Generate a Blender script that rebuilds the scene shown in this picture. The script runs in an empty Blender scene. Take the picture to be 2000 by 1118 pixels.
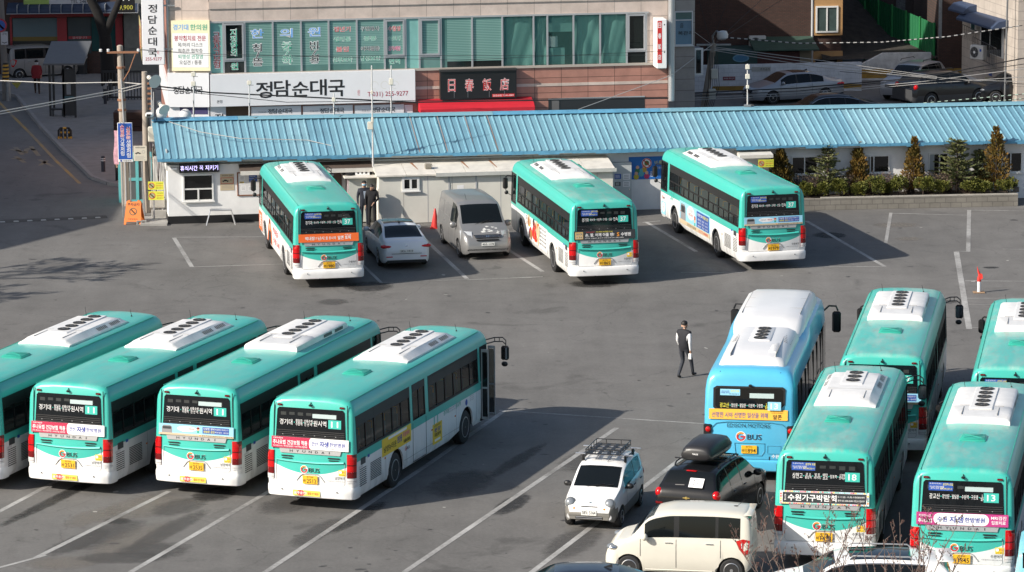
import bpy, math, random
from mathutils import Vector, Matrix
R = math.radians
S = bpy.context.scene
COL = S.collection
# ------------------------------------------------------------------ camera
CF, CPIT, CROL, CH = 7249.74, 0.1791487, -0.0068491, 23.2650
PW, PH = 2000.0, 1118.0
cp_, sp_, cr_, sr_ = math.cos(CPIT), math.sin(CPIT), math.cos(CROL), math.sin(CROL)
FW = Vector((0, cp_, -sp_)); RT0 = Vector((1, 0, 0)); UP0 = Vector((0, sp_, cp_))
RT = RT0 * cr_ + UP0 * sr_; UPV = UP0 * cr_ - RT0 * sr_
cam = bpy.data.objects.new('camera', bpy.data.cameras.new('camera'))
COL.objects.link(cam)
cam.data.sensor_width = 36.0; cam.data.lens = 36.0 * CF / PW
cam.data.clip_start = 1.0; cam.data.clip_end = 3000
mw = Matrix.Identity(4)
for i in range(3):
 mw[i][0], mw[i][1], mw[i][2] = RT[i], UPV[i], -FW[i]
mw[2][3] = CH
cam.matrix_world = mw
S.camera = cam
# ------------------------------------------------------------------ world, sun, exposure
SUN_EL, SUN_AZ = R(31.0), R(29.0)            # shadows run towards +x and a little away
wd = bpy.data.worlds.new('World'); S.world = wd; wd.use_nodes = True
nt = wd.node_tree
bg = nt.nodes.get('Background') or nt.nodes.new('ShaderNodeBackground')
out = nt.nodes.get('World Output') or nt.nodes.new('ShaderNodeOutputWorld')
sky = nt.nodes.new('ShaderNodeTexSky'); sky.sky_type = 'NISHITA'; sky.sun_disc = False
sky.sun_elevation = SUN_EL; sky.sun_rotation = R(241); sky.air_density = 1.0; sky.dust_density = 2.0
nt.links.new(sky.outputs[0], bg.inputs[0]); bg.inputs[1].default_value = 0.10
nt.links.new(bg.outputs[0], out.inputs[0])
sl = bpy.data.lights.new('sun', 'SUN'); sl.energy = 4.6; sl.angle = R(0.5); sl.color = (1.0, 0.93, 0.83)
so = bpy.data.objects.new('sun', sl); COL.objects.link(so)
sd = Vector((math.cos(SUN_AZ) * math.cos(SUN_EL), math.sin(SUN_AZ) * math.cos(SUN_EL), -math.sin(SUN_EL)))
so.rotation_euler = sd.to_track_quat('-Z', 'Y').to_euler()
S.view_settings.view_transform = 'Standard'; S.view_settings.look = 'None'
S.view_settings.exposure = 0.47; S.view_settings.gamma = 1.0
S.cycles.max_bounces = 6
S.cycles.transparent_max_bounces = 12
# ------------------------------------------------------------------ pixel of the photo -> point of the place
def ray(u, v):
 return (FW + RT * ((u - PW / 2) / CF) + UPV * ((PH / 2 - v) / CF))
def G(u, v, z=0.0):
 d = ray(u, v); t = (z - CH) / d.z
 return Vector((d.x * t, d.y * t, z))
def AT(u, v, y):
 d = ray(u, v); t = y / d.y
 return Vector((d.x * t, y, CH + d.z * t))
class Frame:
 """a vertical plane family: s along, d into the depth, z up"""
 def __init__(self, ox, oy, ang):
  self.o = Vector((ox, oy, 0)); a = R(ang)
  self.u = Vector((math.cos(a), math.sin(a), 0)); self.w = Vector((-math.sin(a), math.cos(a), 0)); self.ang = a
 def P(self, s, d, z):
  return self.o + self.u * s + self.w * d + Vector((0, 0, z))
 def px(self, u, v, d=0.0):
  r = ray(u, v); o = Vector((0, 0, CH)); p0 = self.P(0, d, 0)
  t = (p0 - o).dot(self.w) / r.dot(self.w); p = o + r * t - self.o
  return p.dot(self.u), p.z
 def mat(self, s=0, d=0, z=0):
  m = Matrix.Identity(4); p = self.P(s, d, z)
  for i in range(3):
   m[i][0], m[i][1], m[i][2], m[i][3] = self.u[i], self.w[i], (0, 0, 1)[i], p[i]
  return m
# ------------------------------------------------------------------ materials
MC = {}
def srgb(h):
 if isinstance(h, (tuple, list)): return tuple(h)
 h = h.lstrip('#'); c = [int(h[i:i + 2], 16) / 255 for i in (0, 2, 4)]
 return tuple((x / 12.92 if x <= .04045 else ((x + .055) / 1.055) ** 2.4) for x in c)
def mat(name, col=(.5, .5, .5), rough=.6, metal=0.0, noise=0.0, nscale=3.0, bump=0.0, bscale=30.0, spec=.5, coat=0.0, stretch=None, alpha=1.0, emit=0):
 if name in MC: return MC[name]
 m = bpy.data.materials.new(name); m.use_nodes = True
 n = m.node_tree.nodes; l = m.node_tree.links; b = n['Principled BSDF']
 c = srgb(col)
 b.inputs['Base Color'].default_value = (*c, 1); b.inputs['Roughness'].default_value = rough
 b.inputs['Metallic'].default_value = metal; b.inputs['Specular IOR Level'].default_value = spec
 b.inputs['Coat Weight'].default_value = coat; b.inputs['Coat Roughness'].default_value = .08
 b.inputs['Alpha'].default_value = alpha
 if emit:
  b.inputs['Emission Color'].default_value = (*c, 1); b.inputs['Emission Strength'].default_value = emit
 if noise or bump:
  tc = n.new('ShaderNodeTexCoord'); vec = tc.outputs['Object']
  if stretch:
   mp = n.new('ShaderNodeMapping'); mp.inputs['Scale'].default_value = stretch
   l.new(vec, mp.inputs[0]); vec = mp.outputs[0]
 if noise:
  t = n.new('ShaderNodeTexNoise'); t.inputs['Scale'].default_value = nscale; t.inputs['Detail'].default_value = 6
  t.inputs['Roughness'].default_value = .65
  l.new(vec, t.inputs['Vector'])
  r = n.new('ShaderNodeMapRange'); r.inputs['From Min'].default_value = .3; r.inputs['From Max'].default_value = .7
  r.inputs['To Min'].default_value = 1 - noise; r.inputs['To Max'].default_value = 1 + noise * .6
  l.new(t.outputs['Fac'], r.inputs['Value'])
  x = n.new('ShaderNodeMix'); x.data_type = 'RGBA'; x.blend_type = 'MULTIPLY'; x.inputs['Factor'].default_value = 1
  x.inputs['A'].default_value = (*c, 1); l.new(r.outputs[0], x.inputs['B']); l.new(x.outputs['Result'], b.inputs['Base Color'])
  m['_mix'] = x.name
 if bump:
  t = n.new('ShaderNodeTexNoise'); t.inputs['Scale'].default_value = bscale; t.inputs['Detail'].default_value = 4
  l.new(vec, t.inputs['Vector'])
  bp = n.new('ShaderNodeBump'); bp.inputs['Strength'].default_value = bump; bp.inputs['Distance'].default_value = .02
  l.new(t.outputs['Fac'], bp.inputs['Height']); l.new(bp.outputs[0], b.inputs['Normal'])
 MC[name] = m
 return m
def glass_mat(name, tint, tr=.35, rough=.03, spec=.5):
 """tinted window glass: partly see-through, mirror-like on top"""
 if name in MC: return MC[name]
 m = bpy.data.materials.new(name); m.use_nodes = True
 n = m.node_tree.nodes; l = m.node_tree.links; b = n['Principled BSDF']
 c = srgb(tint)
 b.inputs['Base Color'].default_value = (*c, 1); b.inputs['Roughness'].default_value = rough; b.inputs['Specular IOR Level'].default_value = spec
 t = n.new('ShaderNodeBsdfTransparent'); t.inputs[0].default_value = (.75, .8, .8, 1)
 x = n.new('ShaderNodeMixShader'); x.inputs[0].default_value = tr
 l.new(b.outputs[0], x.inputs[1]); l.new(t.outputs[0], x.inputs[2])
 l.new(x.outputs[0], n['Material Output'].inputs[0])
 MC[name] = m; return m
# ------------------------------------------------------------------ text as mesh
TC = {}
def text_mesh(s, bold=0.0):
 k = (s, bold)
 if k in TC: return TC[k]
 cu = bpy.data.curves.new('lettering', 'FONT'); cu.body = s; cu.size = 1; cu.resolution_u = 2; cu.offset = bold * .45
 cu.space_line = .85
 cu.align_x = 'CENTER'
 ob = bpy.data.objects.new('lettering', cu)
 me = ob.to_mesh()
 vs = [(v.co.x, v.co.y) for v in me.vertices]; fs = [tuple(p.vertices) for p in me.polygons]
 if vs:
  x0 = min(v[0] for v in vs); x1 = max(v[0] for v in vs); y0 = min(v[1] for v in vs); y1 = max(v[1] for v in vs)
 else:
  x0 = y0 = 0; x1 = y1 = 1
 ff = []
 for f in fs:
  a = sum(vs[f[i]][0] * vs[f[(i + 1) % len(f)]][1] - vs[f[(i + 1) % len(f)]][0] * vs[f[i]][1] for i in range(len(f)))
  ff.append(f if a > 0 else f[::-1])
 ob.to_mesh_clear(); bpy.data.objects.remove(ob); bpy.data.curves.remove(cu)
 TC[k] = (vs, ff, (x0, y0, x1, y1)); return TC[k]
# ------------------------------------------------------------------ mesh builder
class MB:
 def __init__(self):
  self.v = []; self.f = []; self.m = []; self.mats = []; self.X = None
 def mi(self, m):
  if m not in self.mats: self.mats.append(m)
  return self.mats.index(m)
 def add(self, vs, fs, m):
  o = len(self.v); i = self.mi(m)
  if self.X is not None: vs = [self.X @ Vector(p) for p in vs]
  self.v += [tuple(p) for p in vs]
  for f in fs:
   self.f.append(tuple(o + k for k in f)); self.m.append(i)
 def box(self, x0, x1, y0, y1, z0, z1, m):
  self.add([(x, y, z) for z in (z0, z1) for y in (y0, y1) for x in (x0, x1)],
     [(0, 2, 3, 1), (4, 5, 7, 6), (0, 1, 5, 4), (2, 6, 7, 3), (0, 4, 6, 2), (1, 3, 7, 5)], m)
 def rbox(self, x0, x1, y0, y1, z0, z1, m, b=.02):
  """box with bevelled edges"""
  b = min(b, (x1 - x0) / 2.2, (y1 - y0) / 2.2, (z1 - z0) / 2.2)
  rings = []
  for z, e in ((z0, b), (z0 + b, 0), (z1 - b, 0), (z1, b)):
   rings.append([(x0 + e + b * .0, y0 + b + e, z), (x0 + b + e, y0 + e, z), (x1 - b - e, y0 + e, z), (x1 - e, y0 + b + e, z),
        (x1 - e, y1 - b - e, z), (x1 - b - e, y1 - e, z), (x0 + b + e, y1 - e, z), (x0 + e, y1 - b - e, z)])
  self.loft(rings, m, caps=True)
 def loft(self, rings, m, caps=True, closed=True):
  n = len(rings[0]); vs = [p for r in rings for p in r]; fs = []
  for k in range(len(rings) - 1):
   for i in range(n if closed else n - 1):
    j = (i + 1) % n
    fs.append((k * n + i, k * n + j, (k + 1) * n + j, (k + 1) * n + i))
  if caps:
   fs.append(tuple(range(n - 1, -1, -1))); fs.append(tuple((len(rings) - 1) * n + i for i in range(n)))
  self.add(vs, fs, m)
 def cyl(self, p0, p1, r0, r1=None, n=10, m=None, caps=True):
  r1 = r0 if r1 is None else r1
  p0 = Vector(p0); p1 = Vector(p1); d = (p1 - p0).normalized()
  a = d.orthogonal().normalized(); b = d.cross(a)
  self.loft([[p + (a * math.cos(2 * math.pi * i / n) + b * math.sin(2 * math.pi * i / n)) * r for i in range(n)] for p, r in ((p0, r0), (p1, r1))], m, caps)
 def tube(self, pts, r, n=6, m=None):
  pts = [Vector(p) for p in pts]; rings = []
  rr = r if isinstance(r, (list, tuple)) else [r] * len(pts)
  a = None
  for i, p in enumerate(pts):
   d = (pts[min(i + 1, len(pts) - 1)] - pts[max(i - 1, 0)]).normalized()
   a = d.orthogonal().normalized() if a is None else (a - d * a.dot(d)).normalized()
   b = d.cross(a)
   rings.append([p + (a * math.cos(2 * math.pi * k / n) + b * math.sin(2 * math.pi * k / n)) * rr[i] for k in range(n)])
  self.loft(rings, m, True)
 def lathe(self, prof, axis_o, axis_d, n, m, seg_m=None):
  """prof: (distance along the axis, radius)"""
  o = Vector(axis_o); d = Vector(axis_d).normalized(); a = d.orthogonal().normalized(); b = d.cross(a)
  rings = [[o + d * h + (a * math.cos(2 * math.pi * i / n) + b * math.sin(2 * math.pi * i / n)) * r for i in range(n)] for h, r in prof]
  self.loft(rings, m, True)
 def ball(self, c, rx, ry, rz, m, n=12, k=8):
  rings = []
  for j in range(1, k):
   t = math.pi * j / k
   rings.append([(c[0] + rx * math.sin(t) * math.cos(2 * math.pi * i / n), c[1] + ry * math.sin(t) * math.sin(2 * math.pi * i / n), c[2] - rz * math.cos(t)) for i in range(n)])
  self.loft(rings, m, True)
 def prism(self, poly, z0, z1, m):
  n = len(poly)
  a = sum(poly[i][0] * poly[(i + 1) % n][1] - poly[(i + 1) % n][0] * poly[i][1] for i in range(n))
  if a < 0: poly = poly[::-1]
  self.loft([[(x, y, z0) for x, y in poly], [(x, y, z1) for x, y in poly]], m, True)
 def plate(self, F, a0, a1, b0, b1, m, t=.004, n0=0.0):
  """thin panel on a frame F=(origin,right,up): a across, b up, n0..n0+t outwards"""
  O, Rr, U = F; N = Rr.cross(U).normalized()
  vs = [O + Rr * a + U * b + N * n for n in (n0, n0 + t) for b in (b0, b1) for a in (a0, a1)]
  self.add(vs, [(0, 2, 3, 1), (4, 5, 7, 6), (0, 1, 5, 4), (2, 6, 7, 3), (0, 4, 6, 2), (1, 3, 7, 5)], m)
 def polyplate(self, F, pts, m, t=.004, n0=0.0):
  O, Rr, U = F; N = Rr.cross(U).normalized(); n = len(pts)
  a = sum(pts[i][0] * pts[(i + 1) % n][1] - pts[(i + 1) % n][0] * pts[i][1] for i in range(n))
  if a < 0: pts = pts[::-1]
  self.loft([[O + Rr * x + U * y + N * k for x, y in pts] for k in (n0, n0 + t)], m, True)
 def disc(self, F, ca, cb, r, m, t=.004, n0=0.0, n=16, r2=None):
  r2 = r2 or r
  self.polyplate(F, [(ca + r * math.cos(2 * math.pi * i / n), cb + r2 * math.sin(2 * math.pi * i / n)) for i in range(n)], m, t, n0)
 def ring(self, F, ca, cb, r, w, m, n0=0.0, n=20, a0=0, a1=360):
  O, Rr, U = F; N = Rr.cross(U).normalized(); vs = []; fs = []
  full = (a1 - a0) >= 360
  k = n if full else n + 1
  for i in range(k):
   t = R(a0 + (a1 - a0) * i / n)
   for q in (r - w, r):
    vs.append(O + Rr * (ca + q * math.cos(t)) + U * (cb + q * math.sin(t)) + N * n0)
  for i in range(n):
   j = (i + 1) % k
   fs.append((2 * i, 2 * i + 1, 2 * j + 1, 2 * j))
  self.add(vs, fs, m)
 def text(self, F, s, ca, cb, w, h, m, n0=.006, bold=0.0, keep=False):
  """lettering filling the box w x h centred on (ca, cb)"""
  vs, fs, (x0, y0, x1, y1) = text_mesh(s, bold)
  if not vs: return
  O, Rr, U = F; N = Rr.cross(U).normalized()
  sx = w / max(x1 - x0, 1e-6); sy = h / max(y1 - y0, 1e-6)
  if keep: sx = sy = min(sx, sy)
  mx = (x0 + x1) / 2; my = (y0 + y1) / 2
  self.add([O + Rr * (ca + (x - mx) * sx) + U * (cb + (y - my) * sy) + N * n0 for x, y in vs], fs, m)
 def mesh(self, name, smooth=None):
  me = bpy.data.meshes.new(name)
  me.from_pydata(self.v, [], self.f)
  for m in self.mats: me.materials.append(m)
  me.polygons.foreach_set('material_index', self.m)
  if smooth:
   me.polygons.foreach_set('use_smooth', [True] * len(self.f))
   me.update(); me.set_sharp_from_angle(angle=R(smooth))
  me.update()
  return me
 def build(self, name, parent=None, smooth=None):
  return link(name, self.mesh(name, smooth), parent)
def link(name, me, parent=None):
 o = bpy.data.objects.new(name, me); COL.objects.link(o)
 if parent is not None: o.parent = parent
 return o
def tag(o, label=None, cat=None, group=None, kind=None):
 if label: o['label'] = label
 if cat: o['category'] = cat
 if group: o['group'] = group
 if kind: o['kind'] = kind
 return o
def thing(name, label, cat, loc=(0, 0, 0), rz=0.0, group=None):
 o = bpy.data.objects.new(name, None); COL.objects.link(o); o.empty_display_size = .3
 o.location = loc; o.rotation_euler = (0, 0, rz)
 return tag(o, label, cat, group)
def structure(name, mb, smooth=None):
 return tag(mb.build(name, None, smooth), kind='structure')
def fr(o, r, u):
 return (Vector(o), Vector(r), Vector(u))
SH = {}
def shared(key, name, fn, smooth=None):
 """mesh data used by several things"""
 if key not in SH:
  b = MB(); fn(b); SH[key] = b.mesh(name, smooth)
 return SH[key]
def copy_tree(o, parent=None):
 c = o.copy(); COL.objects.link(c)
 if parent is not None: c.parent = parent
 for ch in list(o.children): copy_tree(ch, c)
 return c
def lerp(a, b, t): return a + (b - a) * t
def interp(pts, x):
 """smooth (monotone cubic) interpolation through sorted (x, value) points"""
 if x <= pts[0][0]: return pts[0][1]
 if x >= pts[-1][0]: return pts[-1][1]
 n = len(pts)
 dl = [(pts[i + 1][1] - pts[i][1]) / max(pts[i + 1][0] - pts[i][0], 1e-9) for i in range(n - 1)]
 for i in range(n - 1):
  if x <= pts[i + 1][0]:
   def sl(k):
    if k == 0: return dl[0]
    if k == n - 1: return dl[-1]
    return 0 if dl[k - 1] * dl[k] <= 0 else 2 * dl[k - 1] * dl[k] / (dl[k - 1] + dl[k])
   h = pts[i + 1][0] - pts[i][0]; t = (x - pts[i][0]) / h
   return ((2 * t ** 3 - 3 * t * t + 1) * pts[i][1] + (t ** 3 - 2 * t * t + t) * h * sl(i)
     + (-2 * t ** 3 + 3 * t * t) * pts[i + 1][1] + (t ** 3 - t * t) * h * sl(i + 1))
def lin(pts, x):
 if x <= pts[0][0]: return pts[0][1]
 for (a, p), (b, q) in zip(pts, pts[1:]):
  if x <= b: return p + (q - p) * (x - a) / max(b - a, 1e-9)
 return pts[-1][1]
BLACK = mat('black plastic', (.012, .012, .013), .45)
DARK = mat('dark rubber', (.02, .02, .021), .75)
CHROME = mat('chrome', (.75, .76, .78), .15, 1.0)
STEEL = mat('galvanised steel', (.38, .39, .4), .45, .7, noise=.2, nscale=8)
WHITE = mat('white enamel', (.8, .8, .79), .4)
DGLASS = mat('dark glass', (.006, .008, .010), .04, spec=.5)
RED = mat('red paint', (.55, .02, .025), .45)
INK = mat('black ink', (.012, .012, .014), .6)
WINK = mat('white ink', (.82, .82, .82), .6)
# ================================================================== ground
def ground_mat():
 m = bpy.data.materials.new('worn asphalt'); m.use_nodes = True
 n = m.node_tree.nodes; l = m.node_tree.links; b = n['Principled BSDF']
 b.inputs['Roughness'].default_value = .9; b.inputs['Specular IOR Level'].default_value = .25
 tc = n.new('ShaderNodeTexCoord'); P = tc.outputs['Object']
 def noise(sc, det=5, rough=.6, dist=0, vec=P):
  t = n.new('ShaderNodeTexNoise'); t.inputs['Scale'].default_value = sc; t.inputs['Detail'].default_value = det
  t.inputs['Roughness'].default_value = rough; t.inputs['Distortion'].default_value = dist
  l.new(vec, t.inputs['Vector']); return t.outputs['Fac']
 def rng(v, a, b_, c, d):
  r = n.new('ShaderNodeMapRange'); r.inputs['From Min'].default_value = a; r.inputs['From Max'].default_value = b_
  r.inputs['To Min'].default_value = c; r.inputs['To Max'].default_value = d; l.new(v, r.inputs['Value']); return r.outputs[0]
 def mul(a, b_):
  x = n.new('ShaderNodeMath'); x.operation = 'MULTIPLY'; l.new(a, x.inputs[0])
  if isinstance(b_, float): x.inputs[1].default_value = b_
  else: l.new(b_, x.inputs[1])
  return x.outputs[0]
 big = rng(noise(.09, 4, .55, .4), .3, .7, .84, 1.12)
 mid = rng(noise(.7, 6, .7, .6), .3, .72, .86, 1.1)
 fine = rng(noise(11, 4, .75), .25, .75, .84, 1.14)
 grit = rng(noise(60, 2, .8), .3, .7, .88, 1.12)
 st = rng(noise(.35, 5, .6, 1.2), .60, .70, 1.0, .72)          # dark old stains
 sp = rng(noise(2.3, 2, .5, .3), .70, .76, 1.0, .66)           # small drips
 mp = n.new('ShaderNodeMapping'); mp.inputs['Scale'].default_value = (.9, .08, 1); mp.inputs['Rotation'].default_value = (0, 0, R(-14)); l.new(P, mp.inputs[0])
 stre = rng(noise(1.2, 4, .6, .2, mp.outputs[0]), .3, .7, .92, 1.07)
 vo = n.new('ShaderNodeTexVoronoi'); vo.feature = 'DISTANCE_TO_EDGE'; vo.inputs['Scale'].default_value = .16
 ds = n.new('ShaderNodeTexNoise'); ds.inputs['Scale'].default_value = 1.1; ds.inputs['Detail'].default_value = 6; l.new(P, ds.inputs['Vector'])
 ad = n.new('ShaderNodeMix'); ad.data_type = 'RGBA'; ad.blend_type = 'ADD'; ad.inputs['Factor'].default_value = 1.4
 l.new(P, ad.inputs['A']); l.new(ds.outputs['Color'], ad.inputs['B']); l.new(ad.outputs['Result'], vo.inputs['Vector'])
 crack = rng(vo.outputs['Distance'], .0, .005, .80, 1.0)
 v = mul(mul(mul(mul(big, mid), mul(fine, grit)), mul(mul(st, sp), stre)), crack)
 x = n.new('ShaderNodeMix'); x.data_type = 'RGBA'; x.blend_type = 'MULTIPLY'; x.inputs['Factor'].default_value = 1
 x.inputs['A'].default_value = (.158, .153, .146, 1); l.new(v, x.inputs['B']); l.new(x.outputs['Result'], b.inputs['Base Color'])
 bp = n.new('ShaderNodeBump'); bp.inputs['Strength'].default_value = .35; bp.inputs['Distance'].default_value = .01
 l.new(noise(45, 3, .7), bp.inputs['Height']); l.new(bp.outputs[0], b.inputs['Normal'])
 return m
ASPH = ground_mat()
g = MB(); g.add([(-400, -60, 0), (400, -60, 0), (400, 900, 0), (-400, 900, 0)], [(0, 1, 2, 3)], ASPH)
structure('parking_lot_ground', g)
def paint_mat(name, col, lo=.42, hi=.62):
 m = bpy.data.materials.new(name); m.use_nodes = True
 n = m.node_tree.nodes; l = m.node_tree.links; b = n['Principled BSDF']; b.inputs['Roughness'].default_value = .85
 tc = n.new('ShaderNodeTexCoord')
 t = n.new('ShaderNodeTexNoise'); t.inputs['Scale'].default_value = 7; t.inputs['Detail'].default_value = 8; t.inputs['Roughness'].default_value = .75
 l.new(tc.outputs['Object'], t.inputs['Vector'])
 t2 = n.new('ShaderNodeTexNoise'); t2.inputs['Scale'].default_value = .5; l.new(tc.outputs['Object'], t2.inputs['Vector'])
 ad = n.new('ShaderNodeMath'); ad.operation = 'ADD'; l.new(t.outputs['Fac'], ad.inputs[0]); l.new(t2.outputs['Fac'], ad.inputs[1])
 r = n.new('ShaderNodeMapRange'); r.inputs['From Min'].default_value = lo * 2; r.inputs['From Max'].default_value = hi * 2; l.new(ad.outputs[0], r.inputs['Value'])
 x = n.new('ShaderNodeMix'); x.data_type = 'RGBA'; x.inputs['A'].default_value = (.168, .163, .155, 1); x.inputs['B'].default_value = (*srgb(col), 1)
 l.new(r.outputs[0], x.inputs['Factor']); l.new(x.outputs['Result'], b.inputs['Base Color'])
 return m
LINE = paint_mat('worn white road paint', (.46, .455, .44), .38, .66)
YLINE = paint_mat('worn yellow road paint', (.42, .26, .07), .36, .62)
def strip(mb, p, q, w, m, z=.005):
 p = Vector((p[0], p[1], z)); q = Vector((q[0], q[1], z)); d = (q - p).normalized(); s = Vector((-d.y, d.x, 0)) * (w / 2)
 n = max(1, int((q - p).length / 2))
 vs = []
 for i in range(n + 1):
  c = p.lerp(q, i / n); vs += [c + s, c - s]
 mb.add(vs, [(2 * i, 2 * i + 1, 2 * i + 3, 2 * i + 2) for i in range(n)], m)
ln = MB()
LW = .16
for k, (u0, v0, u1, v1, w) in enumerate([
 (-40, 1020, 120, 935, LW), (70, 1090, 330, 960, LW), (255, 1118, 560, 940, LW), (500, 1130, 840, 905, LW), (790, 1118, 1205, 836, LW),
 (1010, 1140, 1345, 885, LW), (-60, 1125, 90, 1085, .12), (840, 905, 985, 803, LW),
 (975, 802, 1280, 822, .10), (1280, 822, 1374, 828, .08), (340, 465, 375, 522, LW),
 (340, 464, 520, 463, .09), (375, 522, 560, 516, .07), (800, 440, 912, 545, LW), (912, 547, 1060, 541, .09), (980, 480, 1060, 531, LW),
 (690, 500, 745, 553, .12), (745, 553, 912, 546, .06), (1255, 435, 1290, 432, .1), (1262, 434, 1360, 492, LW), (1330, 533, 1450, 533, .07), (1545, 522, 1730, 521, .07),
 (1575, 432, 1728, 521, LW),
 (1740, 416, 1730, 475, .13), (1740, 417, 1893, 421, .07), (1893, 411, 1891, 492, LW), (1893, 411, 2020, 413, .08), (1866, 491, 1893, 492, .07),
 (1868, 492, 1893, 643, .2), (1885, 549, 2040, 550, .07), (1888, 583, 2040, 583, .07), (1892, 595, 2040, 595, .06), (1893, 640, 1920, 641, .06),
 (1958, 487, 2030, 488, .05)]):
 a = G(u0, v0); b = G(u1, v1); strip(ln, a, b, w, LINE, .004 + .0004 * (k % 7))
structure('parking_bay_lines', ln)
def stain_mat(name, col, sc, lo, hi, rough=.9, top=.5):
 m = bpy.data.materials.new(name); m.use_nodes = True
 n = m.node_tree.nodes; l = m.node_tree.links; b = n['Principled BSDF']; b.inputs['Roughness'].default_value = rough
 tc = n.new('ShaderNodeTexCoord'); uv = tc.outputs['Object']
 t = n.new('ShaderNodeTexNoise'); t.inputs['Scale'].default_value = sc; t.inputs['Detail'].default_value = 7; t.inputs['Roughness'].default_value = .7; l.new(uv, t.inputs['Vector'])
 at = n.new('ShaderNodeAttribute'); at.attribute_name = 'edge'
 ad = n.new('ShaderNodeMath'); ad.operation = 'MULTIPLY_ADD'; l.new(t.outputs['Fac'], ad.inputs[0]); ad.inputs[1].default_value = .9; l.new(at.outputs['Fac'], ad.inputs[2])
 r = n.new('ShaderNodeMapRange'); r.inputs['From Min'].default_value = lo; r.inputs['From Max'].default_value = hi; l.new(ad.outputs[0], r.inputs['Value'])
 b.inputs['Base Color'].default_value = (*srgb(col), 1)
 r.inputs['To Max'].default_value = top; l.new(r.outputs[0], b.inputs['Alpha'])
 return m
OIL = stain_mat('oil stain', (.03, .029, .028), 4.2, .80, 1.2, .7, .75)
PATCH = stain_mat('bitumen patch', (.085, .082, .079), 3.6, .72, 1.2, .9, .6)
DUST = stain_mat('dusty repair', (.20, .18, .155), 3.8, .72, 1.25, .9, .5)
DRIP = mat('dark oil drip', (.055, .052, .05), .7); LITTER = mat('pale grit', (.32, .31, .29), .9)
def blob(name, u, v, rx, ry, m, rot=0, z=.003):
 c = G(u, v); vs = [(c.x, c.y, z)]; ed = [1.0]; N = 24
 for k, e in ((.6, .6), (1.0, 0.0)):
  for i in range(N):
   t = 2 * math.pi * i / N; x = rx * k * math.cos(t); y = ry * k * math.sin(t)
   vs.append((c.x + x * math.cos(rot) - y * math.sin(rot), c.y + x * math.sin(rot) + y * math.cos(rot), z)); ed.append(e)
 fs = [(0, 1 + i, 1 + (i + 1) % N) for i in range(N)] + [(1 + i, 1 + N + i, 1 + N + (i + 1) % N, 1 + (i + 1) % N) for i in range(N)]
 b = MB(); b.add(vs, fs, m); me = b.mesh(name)
 a = me.attributes.new('edge', 'FLOAT', 'POINT'); a.data.foreach_set('value', ed)
 tag(link(name, me), kind='structure')
zz = .0012
for (u, v, rx, ry, m, rot) in [(230, 1018, .5, .55, OIL, .5), (205, 1045, .9, 2.4, PATCH, -.4), (255, 1060, 1.0, 3.2, DUST, -.35), (330, 1035, .5, 3.0, PATCH, -.35), (280, 990, 1.2, 2.0, DUST, -.4),
 (150, 1060, .6, 2.0, PATCH, -.4), (300, 1075, 1.3, 1.1, PATCH, .3), (180, 1010, .7, 1.6, DUST, -.4), (350, 990, .8, 1.5, PATCH, -.4), (120, 1100, 1.2, .9, DUST, .2), (700, 1010, .4, 2.6, OIL, -.35), (620, 1040, .5, 2.2, PATCH, -.35), (1010, 900, .35, 3.0, PATCH, -.35), (240, 1090, 1.5, .8, PATCH, 0), (420, 965, .8, 1.3, OIL, -.3), (560, 985, .9, 1.6, PATCH, -.3), (120, 970, .35, 5.0, OIL, -.35),
 (1620, 460, .9, 1.0, OIL, .2), (1775, 467, .7, .6, DUST, 0), (1750, 440, 1.2, .8, DUST, 0), (720, 560, 1.2, 1.4, OIL, 0), (1160, 555, 1.2, 1.0, OIL, 0),
 (900, 945, 1.1, 2.2, PATCH, -.3), (1000, 985, .5, 1.8, OIL, -.3), (1150, 900, 1.0, 2, PATCH, -.3),
 (1120, 1060, .8, 2.4, PATCH, -.3), (1850, 590, .5, .5, PATCH, 0), (1935, 523, .4, .3, OIL, 0), (650, 590, .7, .8, PATCH, 0)]:
 zz += .00006
 blob('tarmac_stain', u, v, rx, ry, m, rot, zz)
rd_ = random.Random(11); dr = MB()
for k in range(240):
 p = G(rd_.uniform(0, 2000), rd_.uniform(430, 1118)); n = rd_.randint(5, 8); r0 = rd_.uniform(.015, .09) * (2.2 if rd_.random() < .1 else 1); st = rd_.uniform(.6, 2.4); a0 = rd_.random() * 3
 q = [(r0 * rd_.uniform(.6, 1.2) * math.cos(6.283 * i / n), r0 * st * rd_.uniform(.6, 1.2) * math.sin(6.283 * i / n)) for i in range(n)]
 dr.add([(p.x + x * math.cos(a0) - y * math.sin(a0), p.y + x * math.sin(a0) + y * math.cos(a0), .0031 + .00002 * (k % 9)) for x, y in q], [tuple(range(n))], DRIP if k % 6 else LITTER)
structure('oil_drips', dr)
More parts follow.
